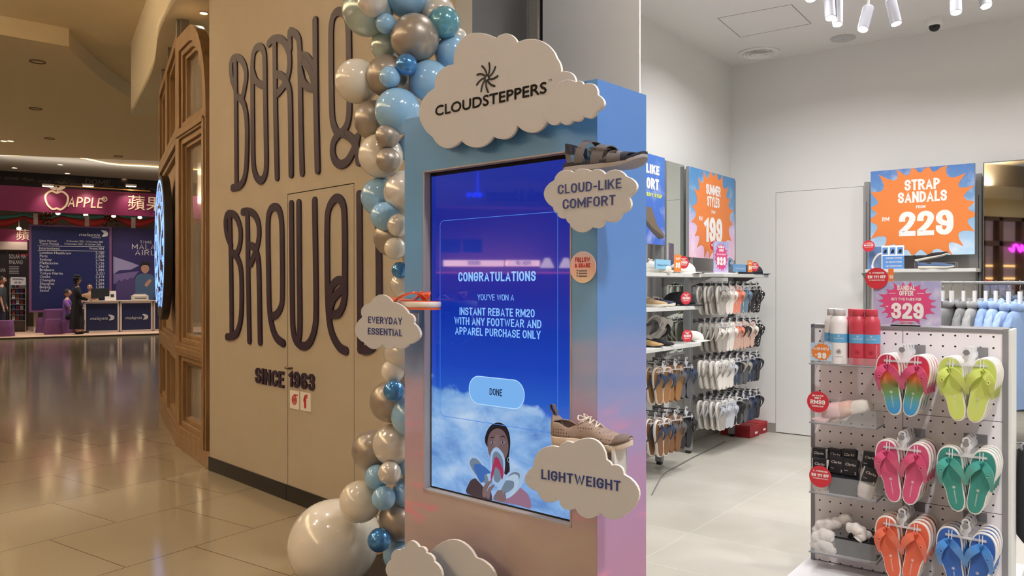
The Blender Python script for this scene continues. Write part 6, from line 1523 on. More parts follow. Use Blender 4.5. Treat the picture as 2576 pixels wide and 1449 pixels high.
# caps
x0, x1, z, d_ = trays[1]
m_pk = mat('cap_dusty_pink', (214, 176, 176), .85); m_pe = mat('cap_peach', (208, 172, 156), .85)
cap('dusty pink cap at the front left of the clear tray', PF, (x0+.115, -.078, z+.020), math.radians(192), m_pk, .068, h=.95, scl=(1, 1, 1), tilt=math.radians(10), seams=False)
cap('peach cap in the middle of the clear tray', PF, (x0+.165, -.076, z+.034), math.radians(188), m_pe, .066, h=.95, scl=(1, 1, 1), tilt=math.radians(14), seams=False)
cap('white cap at the right of the clear tray behind the peach one', PF, (x0+.212, -.074, z+.046), math.radians(184), m_wcap, .064, h=.9, scl=(1, 1, 1), tilt=math.radians(18), seams=False)
x, zz = PF.hy(2058, 1011, -.165); red_tag(PF, x, zz, -.168, .051, RM99, 'red round tag for pouch and cap in front of the cap tray')
x, zz = PF.hy(2064, 1199, -.165); red_tag(PF, x, zz, -.168, .052, OFF, 'red round promotion tag in front of the packed socks')
# sock packs
m_lab = mat('sock_label_black', (34, 34, 38), .45); m_swh = mat('sock_white', (214, 208, 204), .9); m_sbk = mat('sock_black', (30, 31, 38), .9)
def sockpack(lb, F, loc, rot, c, w=.075, h=.135, label=True, d=.022):
    t = thing('sock_pack', lb, 'socks', F, loc, 0, group='packed socks in the tray'); t.rotation_euler = (rot[0], rot[1], F.rz+rot[2])
    mb = MB(); R = []
    for i in range(13):
        q = i/12; hw = w/2*(1+.05*math.sin(7*q)+(.06 if q > .8 else 0)); dd = d/2*(1+.25*math.sin(5*q+1)); R.append([(hw*math.cos(2*PI*k/16), dd*math.copysign(abs(math.sin(2*PI*k/16))**.6, math.sin(2*PI*k/16)), h*q) for k in range(16)])
    mb.loft(R); mb.build('folded_socks', c, t, ang=80)
    if label:
        mb = MB(); mb.box(-w*.42, w*.42, -d/2-.004, d/2+.004, h*.50, h*1.02); lbm = mb.build('paper_label', m_lab, t, smooth=False, bevel=.001)
        mb = MB(); ftext(mb, 'Clarks', 0, h*.82, h*.085, w*.62, -d/2-.0046, align='c', shear=.25); ftext(mb, 'Socks', -w*.34, h*.64, h*.035, None, -d/2-.0046); ftext(mb, '2', w*.28, h*.56, h*.08, None, -d/2-.0046); mb.build('label_lettering', m_pw, lbm, smooth=False)
    return t
x0, x1, z, d_ = trays[2]
def sp_(px, py, y, c, lb, rot=(0, 0, 0), **k):
    x, zt = PF.hy(px, py, y); h = k.get('h', .135); return sockpack(lb, PF, (x, y, max(z+.003, zt-h)), rot, c, **k)
SP = [(2062, 1128, -.045, m_swh, 'white sock pack at the back left of the sock tray', (0, 0, 0)), (2100, 1130, -.035, m_sbk, 'black sock pack at the back, second from left', (0, .05, 0)), (2140, 1132, -.04, m_sbk, 'black sock pack at the back middle of the tray', (0, -.04, .1)), (2183, 1138, -.04, m_swh, 'white sock pack at the back right of the tray', (0, .1, .1)),
      (2064, 1155, -.10, m_swh, 'white sock pack front left behind the red promotion tag', (0, 0, 0)), (2104, 1150, -.085, m_sbk, 'black sock pack in front with its label facing out', (0, .03, 0)), (2137, 1156, -.075, m_sbk, 'black sock pack partly hidden behind the tilted white one', (0, .05, .1)), (2172, 1178, -.118, m_swh, 'white sock pack tilted at the front right of the tray', (-.12, .28, 0))]
for i, (px, py, y, c, lb, rot) in enumerate(SP): sp_(px, py, y, c, lb, rot, h=.15 if i < 7 else .14)
t = thing('black_box', 'black open box inside the sock tray behind the clear front', 'box', PF, (x0+.145, -.13, z+.002)); mb = MB(); mb.box(-.06, .07, 0, .004, 0, .08); mb.box(-.06, .07, 0, .1, 0, .003); mb.build('box', m_sbk, t, smooth=False)
# loose ankle socks
x0, x1, z, d_ = trays[3]
t = thing('black_box', 'black card box in the lowest tray under the ankle socks', 'box', PF, (x0+.20, -.125, z+.002)); mb = MB(); mb.box(-.09, .095, 0, .004, 0, .085); mb.box(-.09, .095, 0, .1, 0, .003); mb.build('box', m_sbk, t, smooth=False)
def sock(lb, loc, pts, r, c=m_swh, lab=None):
    t = thing('ankle_sock', lb, 'socks', PF, loc, group='loose ankle socks in the lowest tray')
    P = crom(pts, 5); n_ = len(P); mb = MB(); mb.tube(P, [r*(.75+.35*math.sin(PI*min(1, (i+.6)/n_))+.12*math.sin(i*1.7)) for i in range(n_)], 14); mb.build('sock', c, t, ang=90)
    return t
for i, (px, py, y, lb, pts, r) in enumerate((
 (2080, 1335, -.06, 'white ankle sock lying at the back left of the lowest tray', [(-.05, 0, -.02), (-.02, 0, .02), (.03, 0, .035), (.07, .01, .06)], .030), (2070, 1355, -.10, 'white ankle sock folded over the left wall of the lowest tray', [(-.035, 0, -.05), (-.02, 0, .0), (.02, 0, .02), (.05, 0, .0)], .030),
 (2075, 1375, -.115, 'white ankle sock bunched at the front left corner of the lowest tray', [(-.04, 0, -.02), (-.01, 0, .0), (.03, 0, -.02), (.05, 0, -.035)], .026), (2150, 1335, -.12, 'white ankle sock hanging over the black box front', [(-.03, 0, .01), (.01, -.01, .012), (.035, -.012, -.005), (.02, -.02, -.035)], .026),
 (2115, 1320, -.05, 'white ankle sock with a black label pointing up to the right', [(-.02, 0, .0), (.02, 0, .03), (.05, 0, .045)], .024), (2165, 1345, -.07, 'white ankle sock behind the hanging one in the lowest tray', [(-.03, 0, 0), (.01, 0, .01), (.05, 0, .0)], .024))):
    x, zz = PF.hy(px, py, y); sock(lb, (x, y, max(z+.035, zz)), pts, r)
for i, (px, py, y, rz_, s, lb) in enumerate(((2193, 1310, -.085, .0, '3', 'black sock label card standing at the right of the lowest tray'), (2150, 1308, -.06, .35, '2', 'black sock label card leaning left in the lowest tray'))):
    x, zz = PF.hy(px, py, y); t = thing('sock_label', lb, 'label card', PF, (x, y, z+.055)); t.rotation_euler = (-.1, rz_+.15, PF.rz)
    mb = MB(); mb.box(-.038, .038, 0, .004, 0, .075); mb.build('card', m_lab, t, smooth=False); mb = MB(); ftext(mb, 'Clarks', 0, .045, .014, .05, -.001, align='c', shear=.25); ftext(mb, s, -.02, .012, .012, None, -.001); mb.build('label_lettering', m_pw, t, smooth=False)
# hooks with four pairs each
PAIR = {'rainbow': None, 'lime': ((192, 206, 104), (204, 218, 112)), 'pink': ((198, 78, 118), (214, 92, 136)), 'teal': ((52, 134, 124), (72, 162, 152)), 'coral': ((212, 98, 70), (222, 106, 78)), 'blue': ((44, 92, 168), (70, 134, 206))}
m, nt, b, N, L = nodes('rainbow_footbed', .5); tc = N('TexCoord'); sp = N('SeparateXYZ'); L(tc.outputs['Object'], sp.inputs[0]); mr = N('MapRange'); mr.inputs[1].default_value = -.28; mr.inputs[2].default_value = 0; L(sp.outputs[2], mr.inputs[0])
r = ramp(nt, [(.08, (56, 140, 196)), (.2, (72, 150, 180)), (.36, (96, 140, 84)), (.5, (130, 128, 70)), (.62, (222, 120, 70)), (.74, (210, 60, 64)), (1, (186, 34, 84))]); L(mr.outputs[0], r.inputs[0]); L(r.outputs[0], b.inputs['Base Color']); m_rain = m
HK = [(2301, 878, 'rainbow', 'top left'), (2456, 885, 'lime', 'top right'), (2300, 1088, 'pink', 'middle left'), (2455, 1103, 'teal', 'middle right'), (2300, 1274, 'coral', 'lower left'), (2454, 1299, 'blue', 'lower right')]
m_print = mat('footbed_print', (232, 226, 222), .5)
for px, py, cn, wh in HK:
    x, zz = PF.hy(px, py, 0)
    t = thing('display_hook', 'grey display hook at the %s of the pegboard carrying %s flip-flops' % (wh, cn), 'hook', PF, (x, 0.0, zz), group='hooks on the pegboard')
    mb = MB(); mb.box(-.046, .046, -.006, .0035, -.02, .02); mb.build('plate', m_fr, t, smooth=False)
    mb = MB(); mb.tube([(-.006, -.004, .005), (-.006, -.24, .012)], .0045, 10); mb.build('prong', m_prong, t)
    mb = MB(); mb.tube([(-.006, -.240, .012), (-.006, -.247, .012)], .0125, 20); mb.build('end_cap', m_fr, t)
    mi = m_rain if cn == 'rainbow' else mat('footbed_'+cn, PAIR[cn][0], .55); mst = mat('strap_pink', (206, 78, 120), .18, coat=.6) if cn == 'rainbow' else mat('strap_'+cn, PAIR[cn][1], .18, coat=.6)
    pr = None
    for k in range(4):
        lb = '%s flip-flops, %s on the %s hook of the pegboard' % (cn if cn != 'rainbow' else 'pink strapped rainbow', ['frontmost', 'second from the front', 'third from the front', 'rearmost'][k], wh)
        y = -.222+.055*k; loc = (x-.006, y+.016, zz+.010-.002*k)
        if pr is None:
            pr = flip_pair('flip_flop_pair', lb, m_wsole, mi, mst, '%s flip-flops on one hook' % cn, PF, loc, 0, .073, 9); o = pr
            for c in [c for c in D.objects if c.parent == pr and c.name.startswith('sandal')]:
                mb = MB(); ftext(mb, 'CLOUDSTEPPERS', -.028, -.0025, .005, .056, 0); sun(mb, .040, 0, .007, 0)
                mb.v = [(-v[2]*1.0, -.0146, -.215+v[0]) for v in mb.v]; mb.build('heel_print', m_print, c, smooth=False)
        else: o = copy_tree(pr); place(o, PF, loc); o['label'] = lb
        o.rotation_euler = (math.radians(-3), 0, PF.rz+math.radians(-4+2*k)); o.scale = (1.0, 1.0, 1.0)
# offer sign on top
xa, za = PF.hy(2197, 708, .06); xb, zb = PF.hy(2367, 712, .06); w = xb-xa; h = za-PH
t = thing('offer_sign', 'pink and mauve sandal offer sign standing on top of the pegboard stand', 'sign', PF, ((xa+xb)/2, .06, PH))
mb = MB(); mb.box(-w/2, w/2, 0, .004, .004, h); mb.build('panel', m_skyl, t, smooth=False)
mb = MB(); mb.box(-w/2, w/2, -.02, .05, 0, .004); mb.box(-w*.22, w*.22, -.021, -.018, 0, .006, 1); mb.build('foot', [m_clr, m_black], t, smooth=False)
mb = MB(); mb.ribbon([(-w/2, .004), (w/2, .004), (w/2, h), (-w/2, h)], .002, -.001, .005, closed=True); mb.build('clear_edge', m_clr, t, smooth=False)
mb = MB(); mb.face(burst(0, h*.5, w*.44, h*.50, 20, .2, 11, (-w/2, w/2, .004, h)), -.001); mb.build('starburst', m_ppk, t, smooth=False)
mb = MB(); stext(mb, 'SANDAL', 0, h*.80, h*.11, w*.27, .20, -.002, align='c', sp=.06); stext(mb, 'OFFER', 0, h*.68, h*.11, w*.21, .20, -.002, align='c', sp=.06); stext(mb, 'BUY TWO PAIRS FOR', 0, h*.565, h*.07, w*.44, .17, -.002, align='c'); mb.build('heading', m_pw, t, smooth=False); mb = MB(); stext(mb, '329', .005, h*.16, h*.36, w*.48, .2, -.002, align='c', sp=.05)
stext(mb, 'RM', -w*.29, h*.42, h*.03, w*.04, .2, -.002, align='c')
for s_ in (-1, 1): mb.face([(s_*w*.16, h*.725), (s_*w*.26, h*.725), (s_*w*.26, h*.735), (s_*w*.16, h*.735)], -.002)
for q in (.10, .065, .03): mb.face([(-w*.13, h*q), (w*.13, h*q), (w*.13, h*(q+.012)), (-w*.13, h*(q+.012))], -.002)
mb.build('print_lettering', m_pw, t, smooth=False)
x, zz = PF.hy(2205, 700, .05); red_tag(PF, x, zz, .052, .052, OFF, 'large red round promotion tag clipped to the corner of the offer sign')
x, zz = PF.hy(2241, 692, .075); t = thing('price_card', 'small orange card reading 199 behind the top edge of the offer sign', 'price card', PF, (x, .075, zz-.03)); mb = MB(); mb.box(-.012, .012, 0, .003, 0, .062); mb.build('card', m_por, t, smooth=False); mb = MB(); stext(mb, '199', 0, .012, .018, .018, .2, -.001, align='c'); mb.build('print_lettering', m_pw, t, smooth=False)
# dark shoes hanging on the back of the stand
x, zz = PF.hy(2560, 1115, .1)
t = thing('black_bag', 'black shoe bag hanging on the right side behind the pegboard stand', 'bag', PF, (PW+.055, .22, zz-.02))
mb = MB(); R = []
for q, hw, z_ in ((0, .02, 0), (.2, .04, -.03), (.5, .045, -.10), (.9, .05, -.2), (1, .048, -.33), (1, .044, -.42), (1, .02, -.45)): R.append([(hw*math.cos(2*PI*k/16), .035*math.sin(2*PI*k/16), z_) for k in range(16)])
mb.loft(R); mb.build('bag', m_bk, t, ang=70)
mb = MB(); mb.sph((0, 0, -.03), (.036, .036, .04), 14, 8); mb.build('collar', mat('bag_grey', (130, 130, 134), .7), t)
mb = MB(); mb.tube([(-.05, .0, 0), (.0, 0, .005)], .004, 8); mb.build('hanging_loop', m_prong, t)
# small latch ring on the far post

# ================================================================== TRAVEL FAIR ACROSS THE MALL
m_mag = mat('magenta_board', (138, 42, 92), .5); m_gold = mat('pale_gold_letter', (236, 208, 176), .4, emis=(236, 208, 176), es=.25); m_nvb = mat('navy_board', (30, 34, 84), .4); m_nvp = mat('navy_poster', (52, 40, 92), .45)
m_frp = mat('purple_trim', (120, 72, 116), .6); m_frw = mat('white_profile', (214, 200, 190), .4); m_pt = mat('pale_print', (206, 202, 206), .5); m_tealc = mat('teal_drape', (60, 110, 104), .85); m_redc = mat('red_drape', (166, 44, 44), .85); m_carp = mat('beige_carpet', (196, 160, 136), .95); m_cedge = mat('carpet_edge_dark', (74, 62, 52), .7)
m_ctr = mat('counter_navy', (28, 36, 78), .45); m_cloth = mat('purple_cloth', (112, 66, 112), .85, noise=(6, .2)); m_skin = mat('skin', (188, 140, 116), .6); m_hair = mat('dark_hair', (28, 22, 22), .7)
mb = MB(); mb.box(-4, 9, 0, 7, 0.0, .05); mb.box(-4, 9, -.03, 0, 0, .055, 1); o = tag(place(mb.build('event_carpet', [m_carp, m_cedge], smooth=False), MF), 'beige carpet platform under the travel fair booth', 'carpet')
# main fascia with fruit logo
yS = 2.6
x0, z1 = MF.hy(-60, 463, yS); x1, _ = MF.hy(560, 470, yS); z1 = MF.hy(100, 471, yS)[1]; z0 = MF.hy(100, 533, yS)[1]
t = thing('booth_fascia', 'long magenta booth fascia with a fruit logo and gold lettering', 'sign', MF, (x0, yS, z0)); w = x1-x0; h = z1-z0
mb = MB(); mb.box(0, w, 0, .12, 0, h); mb.build('board', m_mag, t, smooth=False)
def mx_(px, py, y=yS): x, z = MF.hy(px, py, y); return x-x0, z-z0
mb = MB()
c = mx_(143, 504); R = .30
P = crom([(c[0], c[1]+R*.78), (c[0]+R*.5, c[1]+R*.95), (c[0]+R*1.02, c[1]+R*.45), (c[0]+R*.9, c[1]-R*.4), (c[0]+R*.4, c[1]-R*.95), (c[0], c[1]-R*.85), (c[0]-R*.4, c[1]-R*.95), (c[0]-R*.9, c[1]-R*.4), (c[0]-R*1.02, c[1]+R*.45), (c[0]-R*.5, c[1]+R*.95)], 5, True)
mb.ribbon(P, .028, -.03, -.001, closed=True); mb.ribbon(crom([(c[0], c[1]+R*.78), (c[0]+.03, c[1]+R*1.15), (c[0]-.02, c[1]+R*1.4)], 4), .02, -.03, -.001)
for s_ in (-1, 1): mb.prism(crom([(c[0], c[1]+R*1.1), (c[0]+s_*.1, c[1]+R*1.5), (c[0]+s_*.25, c[1]+R*1.45), (c[0]+s_*.12, c[1]+R*1.1)], 4, True), -.03, -.001)
mb.build('fruit_logo', m_gold, t)
mb = MB(); a = mx_(170, 520); b_ = mx_(257, 523); stext(mb, 'APPLE', a[0], a[1], .33, b_[0]-a[0], .13, -.03, -.001, sp=.12, shear=.15)
c = mx_(263, 501); mb.ribbon(circ(c[0], c[1], .07, 16), .012, -.03, -.001, closed=True); stext(mb, 'R', c[0], c[1]-.035, .07, None, .16, -.03, align='c'); mb.build('lettering', m_gold, t)
mb = MB(); a = mx_(322, 526); ftext(mb, '蘋果旅', a[0], a[1]+.02, .38, 1.62, -.03, -.001); mb.build('chinese_lettering', m_gold, t)
# arm lamps over the fascia
lampx = []
for k, (px, lb) in enumerate(((121, 'lit arm lamp over the left side of the magenta fascia'), (222, 'lit arm lamp over the middle of the magenta fascia'), (330, 'lit arm lamp over the right side of the magenta fascia'))):
    x, z = MF.hy(px, 471, yS-.5); q = thing('arm_lamp', lb, 'lamp', MF, (x, yS, z), group='arm lamps over the magenta fascia')
    mb = MB(); mb.tube([(0, .06, .05), (0, -.45, .06)], .015, 6); mb.build('arm', m_frw, q)
    mb = MB(); mb.box(-.16, .16, -.58, -.42, .03, .09); mb.build('head', m_frw, q, smooth=False); mb = MB(); mb.box(-.14, .14, -.57, -.43, .02, .03); mb.build('lens', m_glow, q, smooth=False)
    p = MF.w(x, yS-.5, z); pt = MF.w(x, yS, z-.75); spot('arm_lamp_light', (p[0], p[1], z), (pt[0], pt[1], z-.62), 34, (1, .80, .68), 78, .05, .9)
mb = MB(); a = MF.hy(112, 463, yS-.45); b_ = MF.hy(380, 480, yS-.45); mb.tube([(a[0], yS-.3, a[1]), (b_[0], yS-.3, b_[1])], .02, 6); tag(place(mb.build('lamp_rail', mat('warm_rail', (200, 150, 96), .4)), MF), 'thin warm rail running between the lamps above the magenta fascia', 'rail')
# posts
for px, lb in ((90, 'white post under the fascia behind the left part of the price board'), (219, 'white post under the fascia at the middle of the price board'), (336, 'white post under the fascia behind the airline poster')):
    x, _ = MF.hy(px, 560, 3.3); mb = MB(); mb.box(x-.06, x+.06, 3.28, 3.36, .05, z0); tag(place(mb.build('booth_post', m_frw, smooth=False), MF), lb, 'post', 'posts of the booth')
# drapes behind
yD_ = 4.6
for k, (cm_, top, nm, lb) in enumerate(((m_tealc, 536, 'teal_drape', 'teal swagged drape behind the booth posts'), (m_redc, 541, 'red_drape', 'red swagged drape hanging just below the teal one'))):
    mb = MB(); rows = []
    span = [(-60, 60), (60, 155), (155, 290), (290, 400), (400, 520)]
    for (a, b2) in span:
        R = []
        for i in range(13):
            q = i/12; px = a+(b2-a)*q; dip = 4*q*(1-q); zt = MF.hy(px, top+dip*(6 if k == 0 else 12), yD_)[1]; zb_ = MF.hy(px, top+7+dip*(9 if k == 0 else 24), yD_)[1]; x = MF.hy(px, top, yD_)[0]
            R.append([(x, yD_+.02*k+.03*math.sin(j*1.3), zt+(zb_-zt)*j/5) for j in range(6)]+[(x, yD_+.1, zt+(zb_-zt)*j/5) for j in (5, 0)])
        mb.loft(R)
    tag(place(mb.build(nm, cm_, ang=80), MF), lb, 'drape')
# wreaths
for px, lb in ((118, 'dark ornament ball cluster at the left drape knot'), (280, 'dark ornament ball cluster at the right drape knot')):
    x, z = MF.hy(px, 552, yD_-.25); t2 = thing('ornament_cluster', lb, 'ornament', MF, (x, yD_-.25, z)); rg = random.Random(px)
    mb = MB()
    for j in range(16): mb.sph((rg.uniform(-.22, .22), rg.uniform(-.08, .08), rg.uniform(-.18, .2)), rg.uniform(.05, .09), 10, 6)
    mb.build('baubles', mat('bronze_bauble', (92, 60, 40), .25, .7), t2)
# price board
yP = 3.0
x0, z1 = MF.hy(73, 564, yP); x1, _ = MF.hy(281, 571, yP); z0 = MF.hy(73, 786, yP)[1]
t = thing('price_board', 'tall navy board listing destinations and fares, framed in purple', 'sign', MF, (x0, yP, z0)); w = x1-x0; h = z1-z0
mb = MB(); mb.box(0, w, 0, .1, 0, h); mb.build('frame', m_frp, t, smooth=False)
mb = MB(); mb.box(.07, w-.07, -.005, 0, .07, h-.05); mb.build('panel', m_nvb, t, smooth=False)
mb = MB()
def at(px, py, y=yP): x, z = MF.hy(px, py, y); return x-x0, z-z0
rows = [('London Heathrow', '3,180'), ('Paris', '3,009'), ('Sydney', '2,766'), ('Melbourne', '3,126'), ('Perth', '1,299'), ('Brisbane', '1,989'), ('Tokyo Narita', '2,321'), ('Osaka', '2,374'), ('Chengdu', '1,399'), ('Shanghai', '1,284'), ('Beijing', '1,384'), ('Seoul', '1,880')]
for k, (a_, b_) in enumerate(rows):
    p = at(100, 638.5+k*8.65); ftext(mb, a_, p[0], p[1], .085, None, -.012); q = at(262, 640+k*8.5); ftext(mb, b_, q[0], q[1], .085, None, -.012, align='r')
p = at(99, 627); ftext(mb, 'International', p[0], p[1], .08, None, -.012); q = at(261, 629); ftext(mb, 'From RM', q[0], q[1], .08, None, -.012, align='r')
p = at(99, 608); q = at(259, 611); ftext(mb, 'Sales Period', p[0], p[1], .07, None, -.012); ftext(mb, '13 November 2025 - 16 November 2025', q[0], q[1], .06, q[0]-p[0]-.75, -.012, align='r')
p = at(99, 615); q = at(254, 617.5); ftext(mb, 'Travel Period', p[0], p[1], .07, None, -.012); ftext(mb, '13 November 2025 - 31 October 2026', q[0], q[1], .06, q[0]-p[0]-.7, -.012, align='r')
for py in (619, 630): p = at(95, py); q = at(263, py+2.5); mb.face([(p[0], p[1]), (q[0], q[1]), (q[0], q[1]+.012), (p[0], p[1]+.012)], -.012)
mb.build('fares', m_pt, t, smooth=False)
mb = MB(); p = at(199, 593); q = at(251, 595); ftext(mb, 'malaysia', p[0], p[1], .10, q[0]-p[0], -.012, shear=.3); p2 = at(232, 596.5); ftext(mb, 'airlines', p2[0], p2[1]-.03, .05, .25, -.012)
p = at(256, 592); mb.face(crom([(p[0], p[1]-.04), (p[0]+.16, p[1]-.02), (p[0]+.18, p[1]+.1), (p[0]+.08, p[1]+.16), (p[0]-.02, p[1]+.16), (p[0]+.06, p[1]+.06)], 4, True), -.012); mb.build('airline_logo', m_pt, t, smooth=False)
# airline poster
xq0, z1 = MF.hy(283, 572, yP+.1); xq1, _ = MF.hy(470, 576, yP+.1); z0q = MF.hy(283, 765, yP+.1)[1]
t = thing('airline_poster', 'purple airline poster with a smiling attendant in an aircraft cabin', 'poster', MF, (xq0, yP+.1, z0q)); w = xq1-xq0; h = z1-z0q
mb = MB(); mb.box(0, w, 0, .1, 0, h); mb.build('panel', m_nvp, t, smooth=False)
def aq(px, py): x, z = MF.hy(px, py, yP+.1); return x-xq0, z-z0q
mb = MB(); p = aq(352, 612); stext(mb, 'TIME FOR', p[0], p[1], .09, .75, .13, -.012, sp=.25); p = aq(332, 625); stext(mb, 'MALAYSIA', p[0], p[1]-.02, .17, 1.35, .10, -.012, sp=.2); p = aq(340, 640); stext(mb, 'AIRLINES', p[0], p[1]-.02, .17, 1.25, .10, -.012, sp=.2); mb.build('lettering', m_pt, t, smooth=False)
mb = MB()
P = [aq(*p) for p in ((285, 645), (330, 660), (350, 668), (330, 678), (300, 680), (285, 690))]; mb.face(P, -.004, 0)
P = [aq(*p) for p in ((285, 690), (350, 682), (335, 700), (285, 715))]; mb.face(P, -.004, 1)
for k in range(6): a = aq(300+14*k, 712-3*k); b_ = aq(301+14*k, 758); mb.prism([(a[0]-.10, a[1]), (a[0], a[1]+.12), (a[0]+.10, a[1]), (b_[0]+.10, b_[1]), (b_[0]-.10, b_[1])], -.008-.002*k, -.004, 2)
mb.build('cabin_picture', [mat('print_lilac', (150, 138, 176), .5), mat('print_mauve', (110, 92, 140), .5), mat('print_seat', (74, 56, 104), .5)], t, smooth=False)
mb = MB(); c = aq(365, 675); mb.face(circ(c[0], c[1], .13, 18, .17), -.022, 0); mb.face(crom([(c[0]-.14, c[1]+.02), (c[0]-.12, c[1]+.2), (c[0]+.12, c[1]+.2), (c[0]+.14, c[1]+.02), (c[0]+.08, c[1]+.1), (c[0]-.08, c[1]+.1)], 3, True), -.024, 1)
mb.face(crom([(c[0]-.1, c[1]-.18), (c[0]-.28, c[1]-.3), (c[0]-.3, c[1]-.75), (c[0]-.26, c[1]-1.05), (c[0]+.26, c[1]-1.05), (c[0]+.3, c[1]-.7), (c[0]+.28, c[1]-.3), (c[0]+.1, c[1]-.18)], 4, True), -.020, 2); mb.face(crom([(c[0]-.02, c[1]-.55), (c[0]+.12, c[1]-.38), (c[0]+.2, c[1]-.42), (c[0]+.06, c[1]-.62)], 3, True), -.024, 0)
mb.build('attendant_picture', [mat('print_skin', (176, 128, 108), .5), m_hair, mat('print_teal_dress', (70, 92, 122), .5)], t, smooth=False)
# side booth: pink sign, poster, brochure rack
yT = 4.0
x0, z1 = MF.hy(-60, 574, yT); x1, _ = MF.hy(69, 575, yT); z0 = MF.hy(30, 608, yT)[1]
t = thing('side_booth_sign', 'smaller magenta sign with gold characters left of the price board', 'sign', MF, (x0, yT, z0)); w = x1-x0
mb = MB(); mb.box(0, w, 0, .1, 0, z1-z0); mb.build('board', m_mag, t, smooth=False); mb = MB(); p = MF.hy(41, 601, yT); ftext(mb, '蘋果', p[0]-x0, p[1]-z0, .28, .75, -.03, -.001); mb.build('chinese_lettering', m_gold, t)
mb = MB(); mb.box(0, w, -.02, .12, -.26, -.0); mb.build('valance', m_frw, t, smooth=False)
for px, lb in ((48, 'lit lamp over the small magenta sign'), (146, 'small lit bulb under the fascia left of the middle post'), (216, 'small lit bulb under the fascia at the middle post'), (286, 'small lit bulb under the fascia above the poster'), (352, 'small lit bulb under the fascia at the right end')):
    x, z = MF.hy(px, 575 if px < 60 else 537+.05*(px-146), yT-.5); q = thing('bulb', lb, 'lamp', MF, (x, yT-.5, z)); mb = MB(); mb.sph((0, 0, 0), (.07, .07, .045), 12, 8); mb.build('glass', m_glow, q); mb = MB(); mb.tube([(0, 0, .03), (0, 0, .25)], .012, 6); mb.build('stem', m_frw, q)
    if px < 60: p = MF.w(x, yT-.5, z); pt = MF.w(x, yT, z-.6); spot('bulb_light', (p[0], p[1], z-.05), (pt[0], pt[1], z-.6), 25, (1, .8, .68), 90, .05, .9)
x0, z1 = MF.hy(20, 632, yT+.1); x1, _ = MF.hy(69, 634, yT+.1); z0 = MF.hy(20, 830, yT+.1)[1]
t = thing('tour_poster', 'dark tour poster with solar and Finland headings behind the brochure rack', 'poster', MF, (x0, yT+.1, .06)); w = x1-x0
mb = MB(); mb.box(0, w, 0, .06, 0, z1-.06); mb.build('panel', mat('poster_charcoal', (44, 38, 46), .5), t, smooth=False)
mb = MB(); p = MF.hy(23, 650, yT+.1); ftext(mb, 'SOLAR MA', p[0]-x0, p[1]-.06, .14, w*.86, -.012); p = MF.hy(23, 664, yT+.1); ftext(mb, 'FINLAND', p[0]-x0, p[1]-.06, .13, w*.7, -.012)
for k in range(5): p = MF.hy(23, 672+4*k, yT+.1); mb.face([(p[0]-x0, p[1]-.06), (p[0]-x0+w*.5, p[1]-.06), (p[0]-x0+w*.5, p[1]-.04), (p[0]-x0, p[1]-.04)], -.012)
mb.build('lettering', m_pt, t, smooth=False)
mb = MB(); p = MF.hy(45, 644, yT+.1); ftext(mb, 'LAST', p[0]-x0, p[1]-.06, .09, .4, -.014); mb.build('red_note', m_pred, t, smooth=False)
x0, z1 = MF.hy(-40, 630, yT+.1); x1, _ = MF.hy(17, 632, yT+.1)
t = thing('tour_poster', 'dark tour poster at the left picture edge', 'poster', MF, (x0, yT+.1, .06)); w = x1-x0
mb = MB(); mb.box(0, w, 0, .06, 0, z1-.06); mb.build('panel', MATS['poster_charcoal'], t, smooth=False); mb = MB(); p = MF.hy(-10, 684, yT+.1); ftext(mb, 'SCANDINAVIA', 0.0, p[1]-.06, .13, w*.95, -.012); mb.build('lettering', m_pt, t, smooth=False)
yR = 3.2
x0, _ = MF.hy(24, 800, yR); x1, _ = MF.hy(66, 800, yR); z1 = MF.hy(30, 700, yR)[1]
t = thing('brochure_rack', 'brochure rack with an internal use note, left of the price board', 'brochure rack', MF, (x0, yR, .05)); w = x1-x0
mb = MB(); mb.box(0, .03, 0, .35, 0, z1-.05); mb.box(w-.03, w, 0, .35, 0, z1-.05); mb.box(0, w, .32, .35, 0, z1-.05); mb.build('frame', mat('rack_pale', (150, 140, 132), .5), t, smooth=False)
for k in range(7):
    zz = .35+k*.17; mb = MB(); mb.add([(.03, -.05, zz), (w-.03, -.05, zz), (w-.03, .3, zz+.05), (.03, .3, zz+.05)], [(0, 1, 2, 3)]); mb.box(.03, w-.03, -.05, -.04, zz, zz+.03); mb.build('tier', m_prong, t, smooth=False)
    for j in range(3):
        mb = MB(); xx = .06+j*(w-.12)/3; mb.box(xx, xx+(w-.16)/3.3, .02+.01*j, .04+.01*j, zz+.02, zz+.15); mb.build('brochures', [m_pt, mat('brochure_red', (160, 70, 60), .5), mat('brochure_blue', (60, 80, 120), .5), m_mag][(k+j) % 4], t, smooth=False)
x0n, z1n = MF.hy(27, 697, yR-.06); x1n, _ = MF.hy(65, 697, yR-.06); z0n = MF.hy(27, 717, yR-.06)[1]
mb = MB(); mb.box(x0n-x0, x1n-x0, -.06, -.05, z0n-.05, z1n-.05); nt_ = mb.build('note', m_pt, t, smooth=False); mb = MB()
for k, s in enumerate(('FOR INTERNAL', 'USE ONLY')): stext(mb, s, (x0n+x1n)/2-x0, z0n-.05+.15-.1*k, .06, (x1n-x0n)*(.75-.2*k), .16, -.065, align='c')
mb.build('note_lettering', m_bk, nt_, smooth=False)
